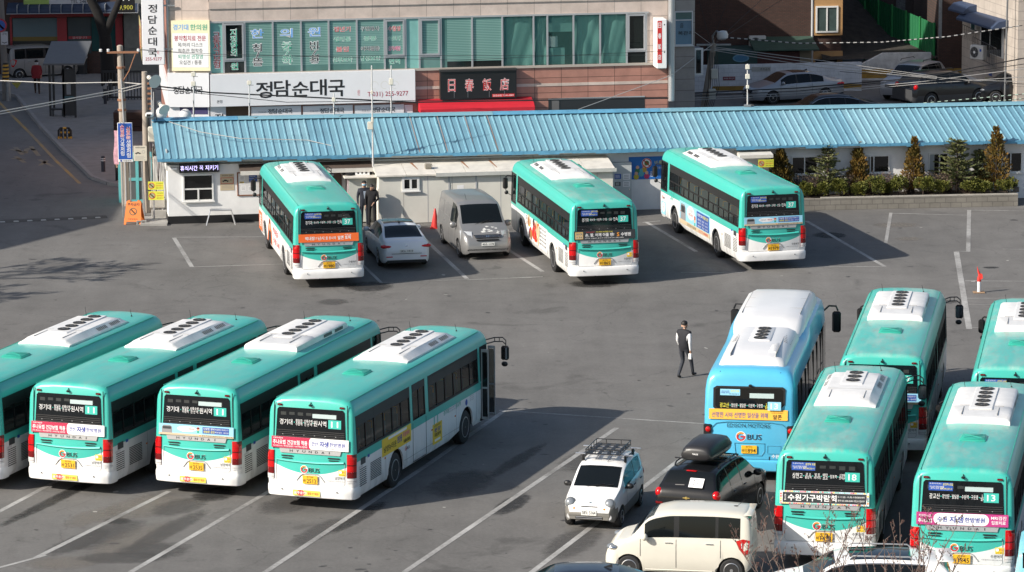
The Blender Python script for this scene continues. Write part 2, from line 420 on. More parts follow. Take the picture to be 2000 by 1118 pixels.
# ================================================================== city buses
BL = 10.9
ROWS = [(1.19, .36), (1.235, .50), (1.245, .75), (1.247, 1.10), (1.247, 1.42), (1.243, 1.56), (1.208, 2.56), (1.185, 2.70), (1.125, 2.84), (1.02, 2.935), (.85, 2.985), (.5, 3.015), (0, 3.025)]
YR, YF, AR = 3.1, 8.75, .60
def bus_paint(name, top, low, fade, dirt=.25):
 m = bpy.data.materials.new(name); m.use_nodes = True
 n = m.node_tree.nodes; l = m.node_tree.links; b = n['Principled BSDF']
 b.inputs['Roughness'].default_value = .34; b.inputs['Coat Weight'].default_value = .25; b.inputs['Coat Roughness'].default_value = .12
 tc = n.new('ShaderNodeTexCoord'); sx = n.new('ShaderNodeSeparateXYZ'); l.new(tc.outputs['Object'], sx.inputs[0])
 def M_(op, a, b_, c=None):
  x = n.new('ShaderNodeMath'); x.operation = op
  for i, q in enumerate((a, b_, c)):
   if q is None: continue
   if isinstance(q, (int, float)): x.inputs[i].default_value = q
   else: l.new(q, x.inputs[i])
  return x.outputs[0]
 X2 = M_('POWER', M_('DIVIDE', sx.outputs['X'], 1.2), 2.0)
 bound = M_('MULTIPLY_ADD', X2, .34, .965)                        # the smile line across the tail
 bound = M_('MINIMUM', bound, 1.42)
 f = M_('MULTIPLY', M_('SUBTRACT', sx.outputs['Z'], bound), 150.0); f = M_('MINIMUM', M_('MAXIMUM', f, 0.0), 1.0)
 base = n.new('ShaderNodeMix'); base.data_type = 'RGBA'; base.inputs['A'].default_value = (*srgb(low), 1); base.inputs['B'].default_value = (*srgb(top), 1); l.new(f, base.inputs['Factor'])
 t = n.new('ShaderNodeTexNoise'); t.inputs['Scale'].default_value = .8; t.inputs['Detail'].default_value = 7; t.inputs['Roughness'].default_value = .7
 oi = n.new('ShaderNodeObjectInfo')
 va = n.new('ShaderNodeVectorMath'); va.operation = 'ADD'; l.new(tc.outputs['Object'], va.inputs[0]); l.new(oi.outputs['Location'], va.inputs[1])
 mp = n.new('ShaderNodeMapping'); mp.inputs['Scale'].default_value = (1.6, .55, 1); l.new(va.outputs[0], mp.inputs[0]); l.new(mp.outputs[0], t.inputs['Vector'])
 r = n.new('ShaderNodeMapRange'); r.inputs['From Min'].default_value = .42; r.inputs['From Max'].default_value = .72; l.new(t.outputs['Fac'], r.inputs['Value'])
 up = M_('MINIMUM', M_('MAXIMUM', M_('MULTIPLY', M_('SUBTRACT', sx.outputs['Z'], 2.90), 16.0), 0.0), 1.0)
 ff = M_('MULTIPLY', M_('MULTIPLY', r.outputs[0], up), fade)
 x = n.new('ShaderNodeMix'); x.data_type = 'RGBA'; x.inputs['B'].default_value = (.42, .50, .46, 1); l.new(ff, x.inputs['Factor']); l.new(base.outputs['Result'], x.inputs['A'])
 t2 = n.new('ShaderNodeTexNoise'); t2.inputs['Scale'].default_value = 2.2; t2.inputs['Detail'].default_value = 6
 mp2 = n.new('ShaderNodeMapping'); mp2.inputs['Scale'].default_value = (2, 2, .5); l.new(va.outputs[0], mp2.inputs[0]); l.new(mp2.outputs[0], t2.inputs['Vector'])
 lowm = M_('MINIMUM', M_('MAXIMUM', M_('MULTIPLY', M_('SUBTRACT', .95, sx.outputs['Z']), 1.4), 0.0), 1.0)
 dm = M_('MULTIPLY', M_('MULTIPLY_ADD', lowm, .8, .12), M_('MINIMUM', M_('MAXIMUM', M_('MULTIPLY', M_('SUBTRACT', t2.outputs['Fac'], .42), 4.0), 0.0), 1.0))
 dm = M_('MULTIPLY', dm, dirt)
 y = n.new('ShaderNodeMix'); y.data_type = 'RGBA'; y.inputs['B'].default_value = (.20, .18, .155, 1); l.new(dm, y.inputs['Factor']); l.new(x.outputs['Result'], y.inputs['A'])
 l.new(y.outputs['Result'], b.inputs['Base Color'])
 t3 = n.new('ShaderNodeTexNoise'); t3.inputs['Scale'].default_value = 3.2; t3.inputs['Detail'].default_value = 7; t3.inputs['Roughness'].default_value = .7
 mp3 = n.new('ShaderNodeMapping'); mp3.inputs['Scale'].default_value = (1.5, .35, 1); l.new(va.outputs[0], mp3.inputs[0]); l.new(mp3.outputs[0], t3.inputs['Vector'])
 gm = M_('MULTIPLY', M_('MINIMUM', M_('MAXIMUM', M_('MULTIPLY', M_('SUBTRACT', t3.outputs['Fac'], .50), 5.0), 0.0), 1.0), M_('MULTIPLY', up, fade * .55 + .1))
 w_ = n.new('ShaderNodeMix'); w_.data_type = 'RGBA'; w_.inputs['B'].default_value = (.27, .26, .22, 1); l.new(gm, w_.inputs['Factor']); l.new(y.outputs['Result'], w_.inputs['A'])
 l.new(w_.outputs['Result'], b.inputs['Base Color'])
 rr = M_('MULTIPLY_ADD', ff, .4, .33); l.new(rr, b.inputs['Roughness'])
 return m
TEAL = (.050, .455, .38)
TEALW = mat('teal sign film', TEAL, .4)
BWHITE = (.80, .80, .79)
PAINT = {k: bus_paint('teal and white bus paint ' + k, TEAL, BWHITE, f, d) for k, f, d in (('fresh', .30, .5), ('bleached', .75, .55), ('dirty', .5, .45))}
BWM = mat('white bumper paint', BWHITE, .35, noise=.10, nscale=2.5, coat=.2)
TGL = glass_mat('tinted bus glass', (.012, .014, .015), .42)
TGLD = glass_mat('dark bus glass', (.006, .007, .008), .12)
ACW = mat('white fibreglass', (.72, .715, .70), .45, noise=.12, nscale=2.5)
TLR = mat('red lamp lens', (.50, .004, .006), .12, coat=.5); TLD = mat('dark red lens', (.14, .004, .005), .12, coat=.5); TLW = mat('clear lens', (.6, .6, .6), .12, coat=.5); TLO = mat('amber lens', (.75, .22, .02), .15, coat=.4)
PLY = mat('yellow plate', (.80, .44, .02), .5)
SILV = mat('silver trim', (.50, .51, .52), .35, .5)
SEAT = mat('teal seat cloth', (.05, .32, .27), .8); SEATB = mat('seat back shell', (.10, .34, .38), .5); FLOOR = mat('bus floor', (.05, .05, .05), .7)
RUB = mat('window rubber', (.012, .012, .012), .5)
RIM = mat('steel wheel', (.35, .35, .36), .4, .6, noise=.25, nscale=6)
ORANGE = mat('orange film', (.80, .15, .03), .45); CRIM = mat('crimson film', (.46, .02, .07), .45); SKYF = mat('sky blue film', (.28, .58, .76), .45); NAVY = mat('navy film', (.03, .08, .32), .45)
YEL = mat('yellow film', (.80, .55, .04), .45); BEI = mat('beige film', (.55, .45, .30), .5); MAG = mat('magenta film', (.46, .04, .20), .45); WFILM = mat('white film', (.80, .80, .80), .45); DGREY = mat('charcoal film', (.03, .035, .04), .5)
REDI = mat('red ink', (.55, .03, .03), .6); YINK = mat('yellow ink', (.85, .75, .08), .6); GREENI = mat('green ink', (.03, .35, .22), .6); GREYI = mat('grey ink', (.25, .25, .26), .6); BLUEI = mat('blue ink', (.04, .06, .30), .6); PINKI = mat('pink ink', (.7, .12, .25), .6); ORI = mat('orange ink', (.8, .30, .03), .6)
LBLUE = mat('blue sticker', (.02, .08, .36), .45)
def ry(z): return .062 * max(0, z - 1.0)
def bus_ring(y):
 """half section at y: rounded tail and nose"""
 e0 = y; e1 = BL - y
 s = lin([(0, .925), (.03, .965), (.08, .985), (.18, .997), (.35, 1)], e0) * lin([(0, .90), (.05, .95), (.15, .98), (.35, .995), (.6, 1)], e1)
 dr = lin([(0, .13), (.03, .075), (.08, .04), (.18, .012), (.35, 0)], e0) + lin([(0, .16), (.06, .08), (.2, .03), (.6, 0)], e1)
 out = []
 for x, z in ROWS:
  zz = z - dr * max(0, min(1, (z - 2.3) / .6))
  arch = 0
  for yc in (YR, YF):
   if abs(y - yc) < AR: arch = max(arch, .47 + math.sqrt(max(0, AR * AR - (y - yc) ** 2)))
  zz = max(zz, arch) if arch else zz
  yy = y + ry(z) * max(0, 1 - e0 / .5) * 1.0 - .05 * max(0, z - 1.2) * max(0, 1 - e1 / .6)
  out.append((x * s, yy, zz))
 return out
LEFTW = [(.22, 9.45, 5, 6), (9.72, 10.72, 4, 6)]
RIGHTW = [(.22, 4.22, 5, 6), (4.42, 5.42, 5, 6), (5.68, 9.80, 5, 6), (9.98, 10.68, 5, 6)]
def bus_stations():
 ys = {0, .03, .08, .18, .35, .6, BL, BL - .05, BL - .15, BL - .35, BL - .6}
 for yc in (YR, YF):
  for k in range(-6, 7): ys.add(round(yc + AR * math.sin(k / 6 * math.pi / 2), 4))
 for a, b, i, j in LEFTW + RIGHTW: ys |= {a, b}
 k = 1.0
 while k < 10.4: ys.add(round(k, 3)); k += .8
 ys = sorted(ys); o = [ys[0]]
 for y in ys[1:]:
  if y - o[-1] > .012: o.append(y)
 return o
BST = bus_stations()
def bus_body(b, mt):
 rings = [bus_ring(y) for y in BST]; n = len(ROWS); vs = []
 for r in rings:
  vs += [(x, y, z) for x, y, z in r] + [(-x, y, z) for x, y, z in r]
 fs = []; W = 2 * n
 for k in range(len(rings) - 1):
  ym = (BST[k] + BST[k + 1]) / 2
  for i in range(n - 1):
   for side, wins in ((0, RIGHTW), (n, LEFTW)):
    if any(a < ym < c and p <= i < q for a, c, p, q in wins): continue
    q4 = (k * W + side + i, (k + 1) * W + side + i, (k + 1) * W + side + i + 1, k * W + side + i + 1)
    fs.append(q4 if side == 0 else q4[::-1])
 for k, flip in ((0, False), (len(rings) - 1, True)):
  for i in range(n - 1):
   if flip and 4 <= i < 6: continue
   q4 = (k * W + i, k * W + i + 1, k * W + n + i + 1, k * W + n + i)
   fs.append(q4[::-1] if flip else q4)
 b.add(vs, fs, mt)
def weld(me):
 import bmesh
 bm = bmesh.new(); bm.from_mesh(me); bmesh.ops.remove_doubles(bm, verts=bm.verts, dist=.0006); bmesh.ops.dissolve_degenerate(bm, edges=bm.edges, dist=.0005)
 bmesh.ops.recalc_face_normals(bm, faces=bm.faces)
 bm.to_mesh(me); bm.free(); me.set_sharp_from_angle(angle=R(38)); me.update()
def side_x(z): return lin([(z_, x_) for x_, z_ in ROWS[:9]], z)
def side_pt(sgn, y, z, off=0):
 s = bus_ring(y)
 k = [(p[2], p[0]) for p in s[4:9]]
 return (sgn * (lin(k, z) + off), y, z)
def band_glass(b, sgn, a, c, p, q):
 z0, z1 = ROWS[p][1], ROWS[q][1]; ys = sorted([a, c] + [y for y in BST if a < y < c]); zs = [z0, (z0 + z1) / 2, z1]
 if p == 4: zs = [z0, ROWS[5][1], z1]
 vs = [side_pt(sgn, y, z, -.012) for y in ys for z in zs]; n = len(zs); fs = []
 for k in range(len(ys) - 1):
  for i in range(n - 1):
   f = (k * n + i, (k + 1) * n + i, (k + 1) * n + i + 1, k * n + i + 1)
   fs.append(f if sgn > 0 else f[::-1])
 b.add(vs, fs, TGL)
def frame_bar(b, sgn, y0, z0, y1, z1, w=.05, m=None):
 """flat bar on the side glass"""
 m = m or RUB
 if abs(y1 - y0) > abs(z1 - z0): q = [(y0, z0 - w / 2), (y1, z0 - w / 2), (y1, z0 + w / 2), (y0, z0 + w / 2)]
 else: q = [(y0 - w / 2, z0), (y0 + w / 2, z0), (y0 + w / 2, z1), (y0 - w / 2, z1)]
 vs = [side_pt(sgn, y, z, o) for o in (-.03, .006) for y, z in q]
 b.add(vs, [(0, 1, 2, 3), (7, 6, 5, 4), (0, 4, 5, 1), (1, 5, 6, 2), (2, 6, 7, 3), (3, 7, 4, 0)], m)
def bus_frames(b, sgn, a, c, p, q):
 z0, z1 = ROWS[p][1] , ROWS[q][1]
 for z in (z0 + .03, z1 - .03): frame_bar(b, sgn, a, z, c, z, .06)
 frame_bar(b, sgn, a + .02, z0, a + .02, z1, .05); frame_bar(b, sgn, c - .02, z0, c - .02, z1, .05)
 if c - a > 2:
  k = max(2, round((c - a) / 1.30)); zl = z0 + .36
  frame_bar(b, sgn, a, z1 - .16, c, z1 - .16, .26)
  for i in range(k):
   y = lerp(a, c, i / k); y2 = lerp(a, c, (i + 1) / k)
   if i: frame_bar(b, sgn, y, z0, y, z1, .07)
   if sgn < 0:
    frame_bar(b, sgn, y, zl, y2, zl, .04); frame_bar(b, sgn, (y + y2) / 2, z0, (y + y2) / 2, zl, .03)
   else: frame_bar(b, sgn, (y + y2) / 2, z0, (y + y2) / 2, z1 - .2, .035)
def tyre(b, R_=.48, w=.28, m=DARK):
 b.lathe([(-w / 2, R_ * .62), (-w / 2, R_ * .9), (-w / 2 + .03, R_ * .985), (-w / 4, R_), (w / 4, R_), (w / 2 - .03, R_ * .985), (w / 2, R_ * .9), (w / 2, R_ * .62)], (0, 0, 0), (1, 0, 0), 28, m)
def bus_rim(b):
 b.lathe([(.10, .30), (.145, .30), (.15, .275), (.06, .25), (.05, .14), (.12, .13), (.13, .06), (.14, .02)], (0, 0, 0), (1, 0, 0), 22, RIM)
 for i in range(10):
  t = 2 * math.pi * i / 10; b.cyl((.05, .2 * math.cos(t), .2 * math.sin(t)), (.075, .2 * math.cos(t), .2 * math.sin(t)), .018, None, 6, STEEL)
  b.cyl((.048, .235 * math.cos(t + .3), .235 * math.sin(t + .3)), (.056, .235 * math.cos(t + .3), .235 * math.sin(t + .3)), .02, None, 6, BLACK)
def wheel(root, x, y, z, sgn, key, rfn, rimfn):
 w = link('wheel', shared('tyre' + key, 'wheel', rfn, 40), root); w.location = (x, y, z)
 if sgn < 0: w.rotation_euler = (0, 0, math.pi)
 link('rim', shared('rim' + key, 'rim', rimfn, 40), w)
 return w
def ac_type(b, kind, fans):
 y0, y1, hw = 5.2, 9.15, .80
 zb = 2.99
 if kind == 0:      # sloping shoulders, raised middle
  rings = []
  for y, w, t, zt in ((y0, hw, .58, .015), (y0 + .07, hw, .60, .12), (y0 + .20, hw, .60, .18), (y0 + 1.3, hw, .60, .195), (y0 + 2.6, hw, .60, .195), (y1 - .45, hw, .60, .19), (y1 - .12, hw, .58, .13), (y1, hw, .54, .015)):
   r = [(w, y, zb - .04), (w, y, zb + min(.045, zt)), (lerp(w, t, .75), y, zb + zt * .78), (t, y, zb + zt), (t * .5, y, zb + zt + .01), (0, y, zb + zt + .012)]
   rings.append(r + [(-p[0], p[1], p[2]) for p in reversed(r[:-1])])
  b.loft(rings, ACW, True, False)
 else:              # boxy, flat lid
  rings = []
  for y, zt, w in ((y0, .02, hw), (y0 + .02, .13, hw - .005), (y0 + .06, .175, hw - .02), (y0 + 1.35, .20, hw - .02), (y0 + 1.37, .19, hw - .02), (y0 + 1.4, .20, hw - .02), (y1 - .3, .20, hw - .02), (y1 - .08, .16, hw - .03), (y1, .02, hw - .02)):
   r = [(hw, y, zb - .04), (w, y, zb + zt * .75), (w - .07, y, zb + zt), (w * .5, y, zb + zt + .012), (0, y, zb + zt + .016)]
   rings.append(r + [(-p[0], p[1], p[2]) for p in reversed(r[:-1])])
  b.loft(rings, ACW, True, False)
 zt = zb + (.195 if kind == 0 else .205)
 yf0 = y1 - .55 - .5 * fans
 b.rbox(-.30, .30, yf0, y1 - .35, zt - .01, zt + .035, ACW, .03)
 GR = mat('joint grey', (.30, .30, .29), .7)
 for yy in (y0 + 1.35, ):
  b.box(-.56, .56, yy, yy + .018, zt - .002, zt + .0135, GR)
 for sx in (-1, 1):
  b.box(sx * .45 - .008, sx * .45 + .008, y0 + .3, y0 + 1.2, zt - .01, zt + .0105, GR)
  for q in range(2):
   for k in range(7):
    y = y1 - 1.9 + q * .85 + k * .09
    xa, xb = (.66, .755) if kind == 0 else (.775, .80)
    za = zb + (.175 if kind == 0 else .10)
    if kind == 0:
     N = [(sx * .662, y, zb + .158), (sx * .662, y + .04, zb + .158), (sx * .765, y + .04, zb + .088), (sx * .765, y, zb + .088)]
    else:
     N = [(sx * .801, y, zb + .12), (sx * .801, y + .05, zb + .12), (sx * .802, y + .05, zb + .03), (sx * .802, y, zb + .03)]
    b.add(N, [(0, 1, 2, 3) if sx < 0 else (3, 2, 1, 0)], BLACK)
 b.ball((0, y0 + .09, zb + .09), .11, .035, .055, mat('round cap grey', (.55, .54, .52), .6), 10, 6)
def ac_fan(b):
 b.lathe([(0, .185), (.02, .185), (.022, .16), (.008, .155), (.006, .0)], (0, 0, 0), (0, 0, 1), 18, BLACK)
 for k in range(4):
  t = R(45 * k); b.cyl((.15 * math.cos(t), .15 * math.sin(t), .012), (-.15 * math.cos(t), -.15 * math.sin(t), .012), .006, None, 4, mat('fan guard', (.10, .10, .10), .5, .3))
 b.cyl((0, 0, .005), (0, 0, .018), .05, None, 10, mat('fan guard'))
def bus_bumper(b):
 plan = [(1.252, .42), (1.25, .12), (1.225, .02), (1.15, -.05), (.9, -.085), (.5, -.10), (0, -.105)]
 plan = plan + [(-x, y) for x, y in reversed(plan[:-1])]
 rings = []
 for z, e in ((.345, .07), (.37, .02), (.52, 0), (.63, .005), (.67, .03), (.685, .09)):
  rings.append([(x * (1 - e * .3), y + e * (1 if y < .3 else 0), z) for x, y in plan])
 b.loft(rings, BWM, False, False)
 n = len(plan)
 b.add([p for p in rings[-1]] + [(1.2, .42, .685), (-1.2, .42, .685)], [tuple(range(n)) ], BWM)
 b.add([p for p in rings[0]], [tuple(range(n - 1, -1, -1))], BLACK)
 for x in (-.78, .78): b.cyl((x, -.12, .55), (x, -.08, .55), .016, None, 8, BLACK)
 b.tube([(-.35, .1, .36), (-.35, -.06, .345)], .035, 8, BLACK)
def tail_lamp(b, sgn):
 plan = [(1.035, -.02), (1.08, -.03), (1.19, -.005), (1.24, .05), (1.258, .13), (1.20, .15), (1.035, .05)]
 segs = [(.80, .845, TLW), (.855, .93, TLW), (.94, 1.0, TLD), (1.005, 1.09, TLD), (1.10, 1.26, TLR), (1.265, 1.29, TLD)] + [(1.295 + .046 * k, 1.337 + .046 * k, TLR) for k in range(6)]
 for z0, z1, m in segs:
  pp = []
  for z in (z0, z1):
   sh = max(0, z - 1.45) * .35; ring = []
   for x, y in plan:
    xx = min(x, side_x(z) + .012) - (sh if x > 1.1 else 0)
    ring.append((sgn * xx, y + ry(z) * .8, z))
   pp.append(ring if sgn > 0 else ring[::-1])
  b.loft(pp, m, True)
 pp = [[(sgn * (x * .995), y + .01 + ry(z) * .8, z) for x, y in plan] for z in (.80, 1.56)]
 b.loft([r if sgn > 0 else r[::-1] for r in pp], mat('lamp housing', (.10, .01, .01), .4), True)
def louvre(b, sgn, y0, y1, z0, z1, k, m=None):
 x = 1.247
 for i in range(k):
  z = lerp(z0, z1, (i + .5) / k)
  b.add([(sgn * (x + .004), y0, z - .012), (sgn * (x + .004), y1, z - .012), (sgn * (x + .004), y1, z + .012), (sgn * (x + .004), y0, z + .012)], [(0, 1, 2, 3) if sgn > 0 else (3, 2, 1, 0)], m or BLACK)
def rear_frame(off):
 return fr((0, -off, 1.0), (1, 0, 0), (0, .062, 1))
def rear_frame_low(off):
 return fr((0, -off, 1.0), (1, 0, 0), (0, 0, 1))
def gbus(b, F, ca, cb, s, dark=INK):
 Gm = [mat('emblem red', (.50, .03, .04), .5), mat('emblem orange', (.80, .28, .04), .5)]
 b.ring(F, ca - s * .95, cb, s * .52, s * .20, WINK, .002, 20)
 b.ring(F, ca - s * .95, cb, s * .46, s * .17, Gm[0], .004, 18, 150, 355); b.ring(F, ca - s * .95, cb, s * .46, s * .17, Gm[1], .0045, 8, 45, 150)
 b.plate(F, ca - s * 1.0, ca - s * .50, cb - s * .08, cb + s * .08, Gm[0], .001, .0048)
 b.text(F, 'BUS', ca + s * .42, cb - .01, s * 1.45, s * .62, WINK, .003, .0)
 b.text(F, 'BUS', ca + s * .42, cb - .01, s * 1.45, s * .58, dark, .006, .012)
def plate_fn(num, pre):
 def fn(b):
  F = fr((0, -.03, 0), (1, 0, 0), (0, 0, 1))
  b.plate(F, -.21, .21, .72, .94, PLY, .02)
  b.text(F, '경기70', .0, .905, .18, .045, INK, .024, .01); b.text(F, pre, -.155, .80, .075, .09, INK, .024, .01); b.text(F, num, .045, .80, .27, .115, INK, .024, .015)
 return fn
def bus_dest(b, F, route, stops, style):
 """lettering inside the rear window; b coordinate is z - 1"""
 zb = 1.335
 if style == 11:
  b.text(F, '경기대', -.70, zb, .36, .15, WINK, .003, .0); b.text(F, '팔달문\n수원역', -.33, zb, .19, .17, WINK, .003, .0); b.text(F, '상록수역\n안 산 역', -.07, zb, .24, .17, WINK, .003, .0)
  b.text(F, '원시역', .26, zb, .36, .15, WINK, .003, .0)
  for x in (-.465, -.21, .065): b.disc(F, x, zb, .013, TEALW, .002, .002, 8)
 else:
  W = stops
  x = -.80
  for k, (t, w, h) in enumerate(W):
   b.text(F, t, x + w / 2, zb, w, h, YINK if style == 'L' and k in (0, len(W) - 1) else WINK, .003, .0); x += w
   if k < len(W) - 1:
    b.plate(F, x + .015, x + .045, zb - .01, zb + .01, TEALW, .002, .002); x += .06
 bx0, bx1 = .50, .86
 b.plate(F, bx0, bx1, 1.22, 1.45, TEALW if style != 'L' else SKYF, .003, .002); b.text(F, route, (bx0 + bx1) / 2, zb, .05 + .075 * len(route), .155, WINK, .007, .02)
def banner_alcon(b, F):
 b.plate(F, -1.06, 1.06, .65, .94, ORANGE, .012)
 b.text(F, '백내장', -.66, .785, .34, .13, WINK, .016, .04); b.text(F, '과', -.44, .785, .07, .10, WINK, .016, .01); b.text(F, '난시', -.27, .785, .22, .13, WINK, .016, .04); b.text(F, '를 동시에', .07, .785, .36, .11, WINK, .016, .012)
 b.text(F, '알콘 토릭', .55, .785, .46, .135, WINK, .016, .045); b.text(F, '백내장수술', .68, .885, .22, .04, WINK, .016, .02)
def banner_jaseng(b, F, city, left=True):
 if left:
  b.plate(F, -1.09, 1.09, .645, .945, WFILM, .012)
  b.polyplate(F, [(-1.09, .645), (.02, .645), (-.02, .70), (-.03, .795), (-.02, .89), (.02, .945), (-1.09, .945)], CRIM, .003, .012)
  b.text(F, '추나요법 건강보험 적용', -.56, .80, .98, .125, WINK, .019, .035); b.text(F, '근골격계질환', -.90, .905, .28, .04, WINK, .019, .01); b.text(F, '허리·목디스크ㅣ척추관협착증ㅣ어깨·무릎 관절질환', -.56, .695, .98, .045, WINK, .019, .01)
  b.text(F, city, .14, .80, .18, .115, BLUEI, .016, .04); b.text(F, '자생', .40, .80, .26, .15, BLUEI, .016, .08); b.text(F, '한방병원', .77, .80, .44, .115, BLUEI, .016, .04); b.text(F, '안산시청 앞 500m', .5, .69, .42, .04, GREYI, .016)
 else:
  b.plate(F, -1.10, 1.10, .645, .945, MAG, .012)
  pts = []
  for cx, a0, a1 in ((.50, -90, 90), (-.55, 90, 270)):
   for k in range(9):
    t = R(lerp(a0, a1, k / 8)); pts.append((cx + .14 * math.cos(t), .795 + .14 * math.sin(t)))
  b.polyplate(F, pts, WFILM, .003, .012)
  b.text(F, city, -.48, .79, .24, .13, BLUEI, .019, .04); b.text(F, '자생', -.14, .79, .34, .16, BLUEI, .019, .05); b.text(F, '한방병원', .30, .79, .48, .125, BLUEI, .019, .05)
  b.text(F, '허리디스크', -.89, .86, .30, .075, WINK, .016, .02); b.text(F, '추나요법', -.89, .745, .33, .11, WINK, .016, .035); b.text(F, 'MRI검진', .87, .86, .36, .09, WINK, .016, .025); b.text(F, '입원치료', .87, .745, .34, .09, WINK, .016, .03)
def banner_blue(b, F):
 b.plate(F, -1.09, 1.09, .645, .945, SKYF, .012); b.plate(F, -1.09, 1.09, .645, .70, BEI, .004, .012)
 b.polyplate(F, [(-1.0, .70), (-.70, .70), (-.70, .86), (-.76, .905), (-.95, .905), (-1.0, .85)], GREYI, .003, .012); b.plate(F, -.97, -.73, .80, .87, DGREY, .002, .0152)
 pts = [(-.27 + .28 * math.cos(R(a)), .83 + .075 * math.sin(R(a))) for a in range(0, 360, 20)]
 b.polyplate(F, pts, WFILM, .003, .012); b.polyplate(F, [(-.36, .78), (-.28, .77), (-.42, .735)], WFILM, .003, .0122)
 b.text(F, '건강검진', -.38, .83, .21, .05, GREYI, .018, .0); b.text(F, '어디서?', -.13, .83, .18, .06, REDI, .018, .03)
 b.disc(F, .06, .84, .045, mat('skin tone ink', (.7, .42, .28), .6), .003, .012, 10); b.disc(F, .06, .865, .045, REDI, .002, .013, 10, .03); b.plate(F, .03, .09, .735, .80, GREENI, .003, .012)
 b.plate(F, .19, .96, .735, .91, NAVY, .003, .012)
 b.text(F, '다양한 장비', .38, .865, .32, .06, WINK, .018, .02); b.text(F, '정밀한 검진', .38, .785, .32, .06, YINK, .018, .02); b.text(F, '종합검진 암검진 CT', .75, .865, .38, .045, WINK, .018); b.text(F, '특수검진 · 내시경', .75, .785, .38, .045, WINK, .018)
 b.disc(F, .12, .672, .02, ORI, .002, .016, 8); b.text(F, '한국건강관리협회건강증진의원(수원)', .62, .672, .90, .04, INK, .018, .01)
def banner_hospital(b, F):
 b.plate(F, -1.10, 1.10, .635, .955, DGREY, .012); b.plate(F, -1.06, -.78, .67, .92, mat('gold film', (.62, .40, .13), .4), .003, .012)
 for k in range(4): b.plate(F, -1.035 + .13 * (k % 2), -.93 + .13 * (k % 2), .69 + .11 * (k // 2), .78 + .11 * (k // 2), BEI, .002, .0152)
 b.text(F, '전문의 진료', -.92, .85, .22, .07, INK, .018, .02); b.text(F, '손 수술', -.92, .74, .2, .06, INK, .018, .02)
 b.text(F, '손, 팔, 어깨 아플 땐?', -.18, .80, 1.04, .13, WINK, .016, .035); b.text(F, 'S', .48, .80, .09, .14, ORI, .016, .05); b.text(F, '수병원', .76, .80, .36, .13, WINK, .016, .04)
 b.text(F, '365일 24시간', -.52, .91, .30, .045, REDI, .016, .01); b.text(F, '야간·공휴일 응급접합 및 수술', -.02, .91, .6, .045, YINK, .016, .01); b.text(F, '경기도 수원시 권선구 대표전화 031-000-0000', -.02, .69, 1.4, .04, WINK, .016)
def banner_expo(b, F):
 b.plate(F, -1.10, 1.10, .635, .965, WFILM, .012)
 rnd = random.Random(5); cs = [REDI, TEALW, SKYF, ORI, PINKI, YEL]
 for k in range(40):
  for zz in (.640, .935): b.plate(F, -1.09 + k * .054, -1.09 + k * .054 + .045, zz, zz + .024, rnd.choice(cs), .002, .0122)
 for k in range(4):
  for xx in (-1.09, 1.055): b.plate(F, xx, xx + .035, .68 + k * .06, .725 + k * .06, rnd.choice(cs), .002, .0123)
 b.plate(F, -1.03, 1.03, .675, .925, DGREY, .003, .012)
 b.text(F, '2020', -.965, .80, .04, .16, WINK, .018, .01); b.text(F, '수원가구박람회', -.30, .80, 1.20, .17, WINK, .018, .05)
 b.text(F, '12. 11 (금) - 13 (일) 수원컨벤션센터', .66, .845, .66, .05, WINK, .018, .01); b.text(F, '문의 031-000-0000 수원시 장안구', .66, .755, .66, .05, WINK, .018, .01)
STOPS37 = [('경기대', .23, .13), ('화서역', .17, .09), ('수원역', .17, .09), ('고색동', .15, .09), ('신갈', .11, .09), ('민속촌', .24, .13)]
STOPS13 = [('광교산', .25, .13), ('장안문', .17, .10), ('팔달문', .17, .10), ('수원역', .17, .10), ('구운중', .17, .10), ('L  G\n빌리지', .16, .16)]
STOPS18 = [('상현고', .25, .14), ('광 교\n중앙역', .16, .15), ('법 원\n사거리', .16, .15), ('매탄\n초교', .12, .15), ('망포역', .16, .09), ('신영통\n현대(A)', .18, .15)]
ARCH = mat('recess shadow line grey', (.35, .35, .35), .5)  # grey for recess outlines and panel seams
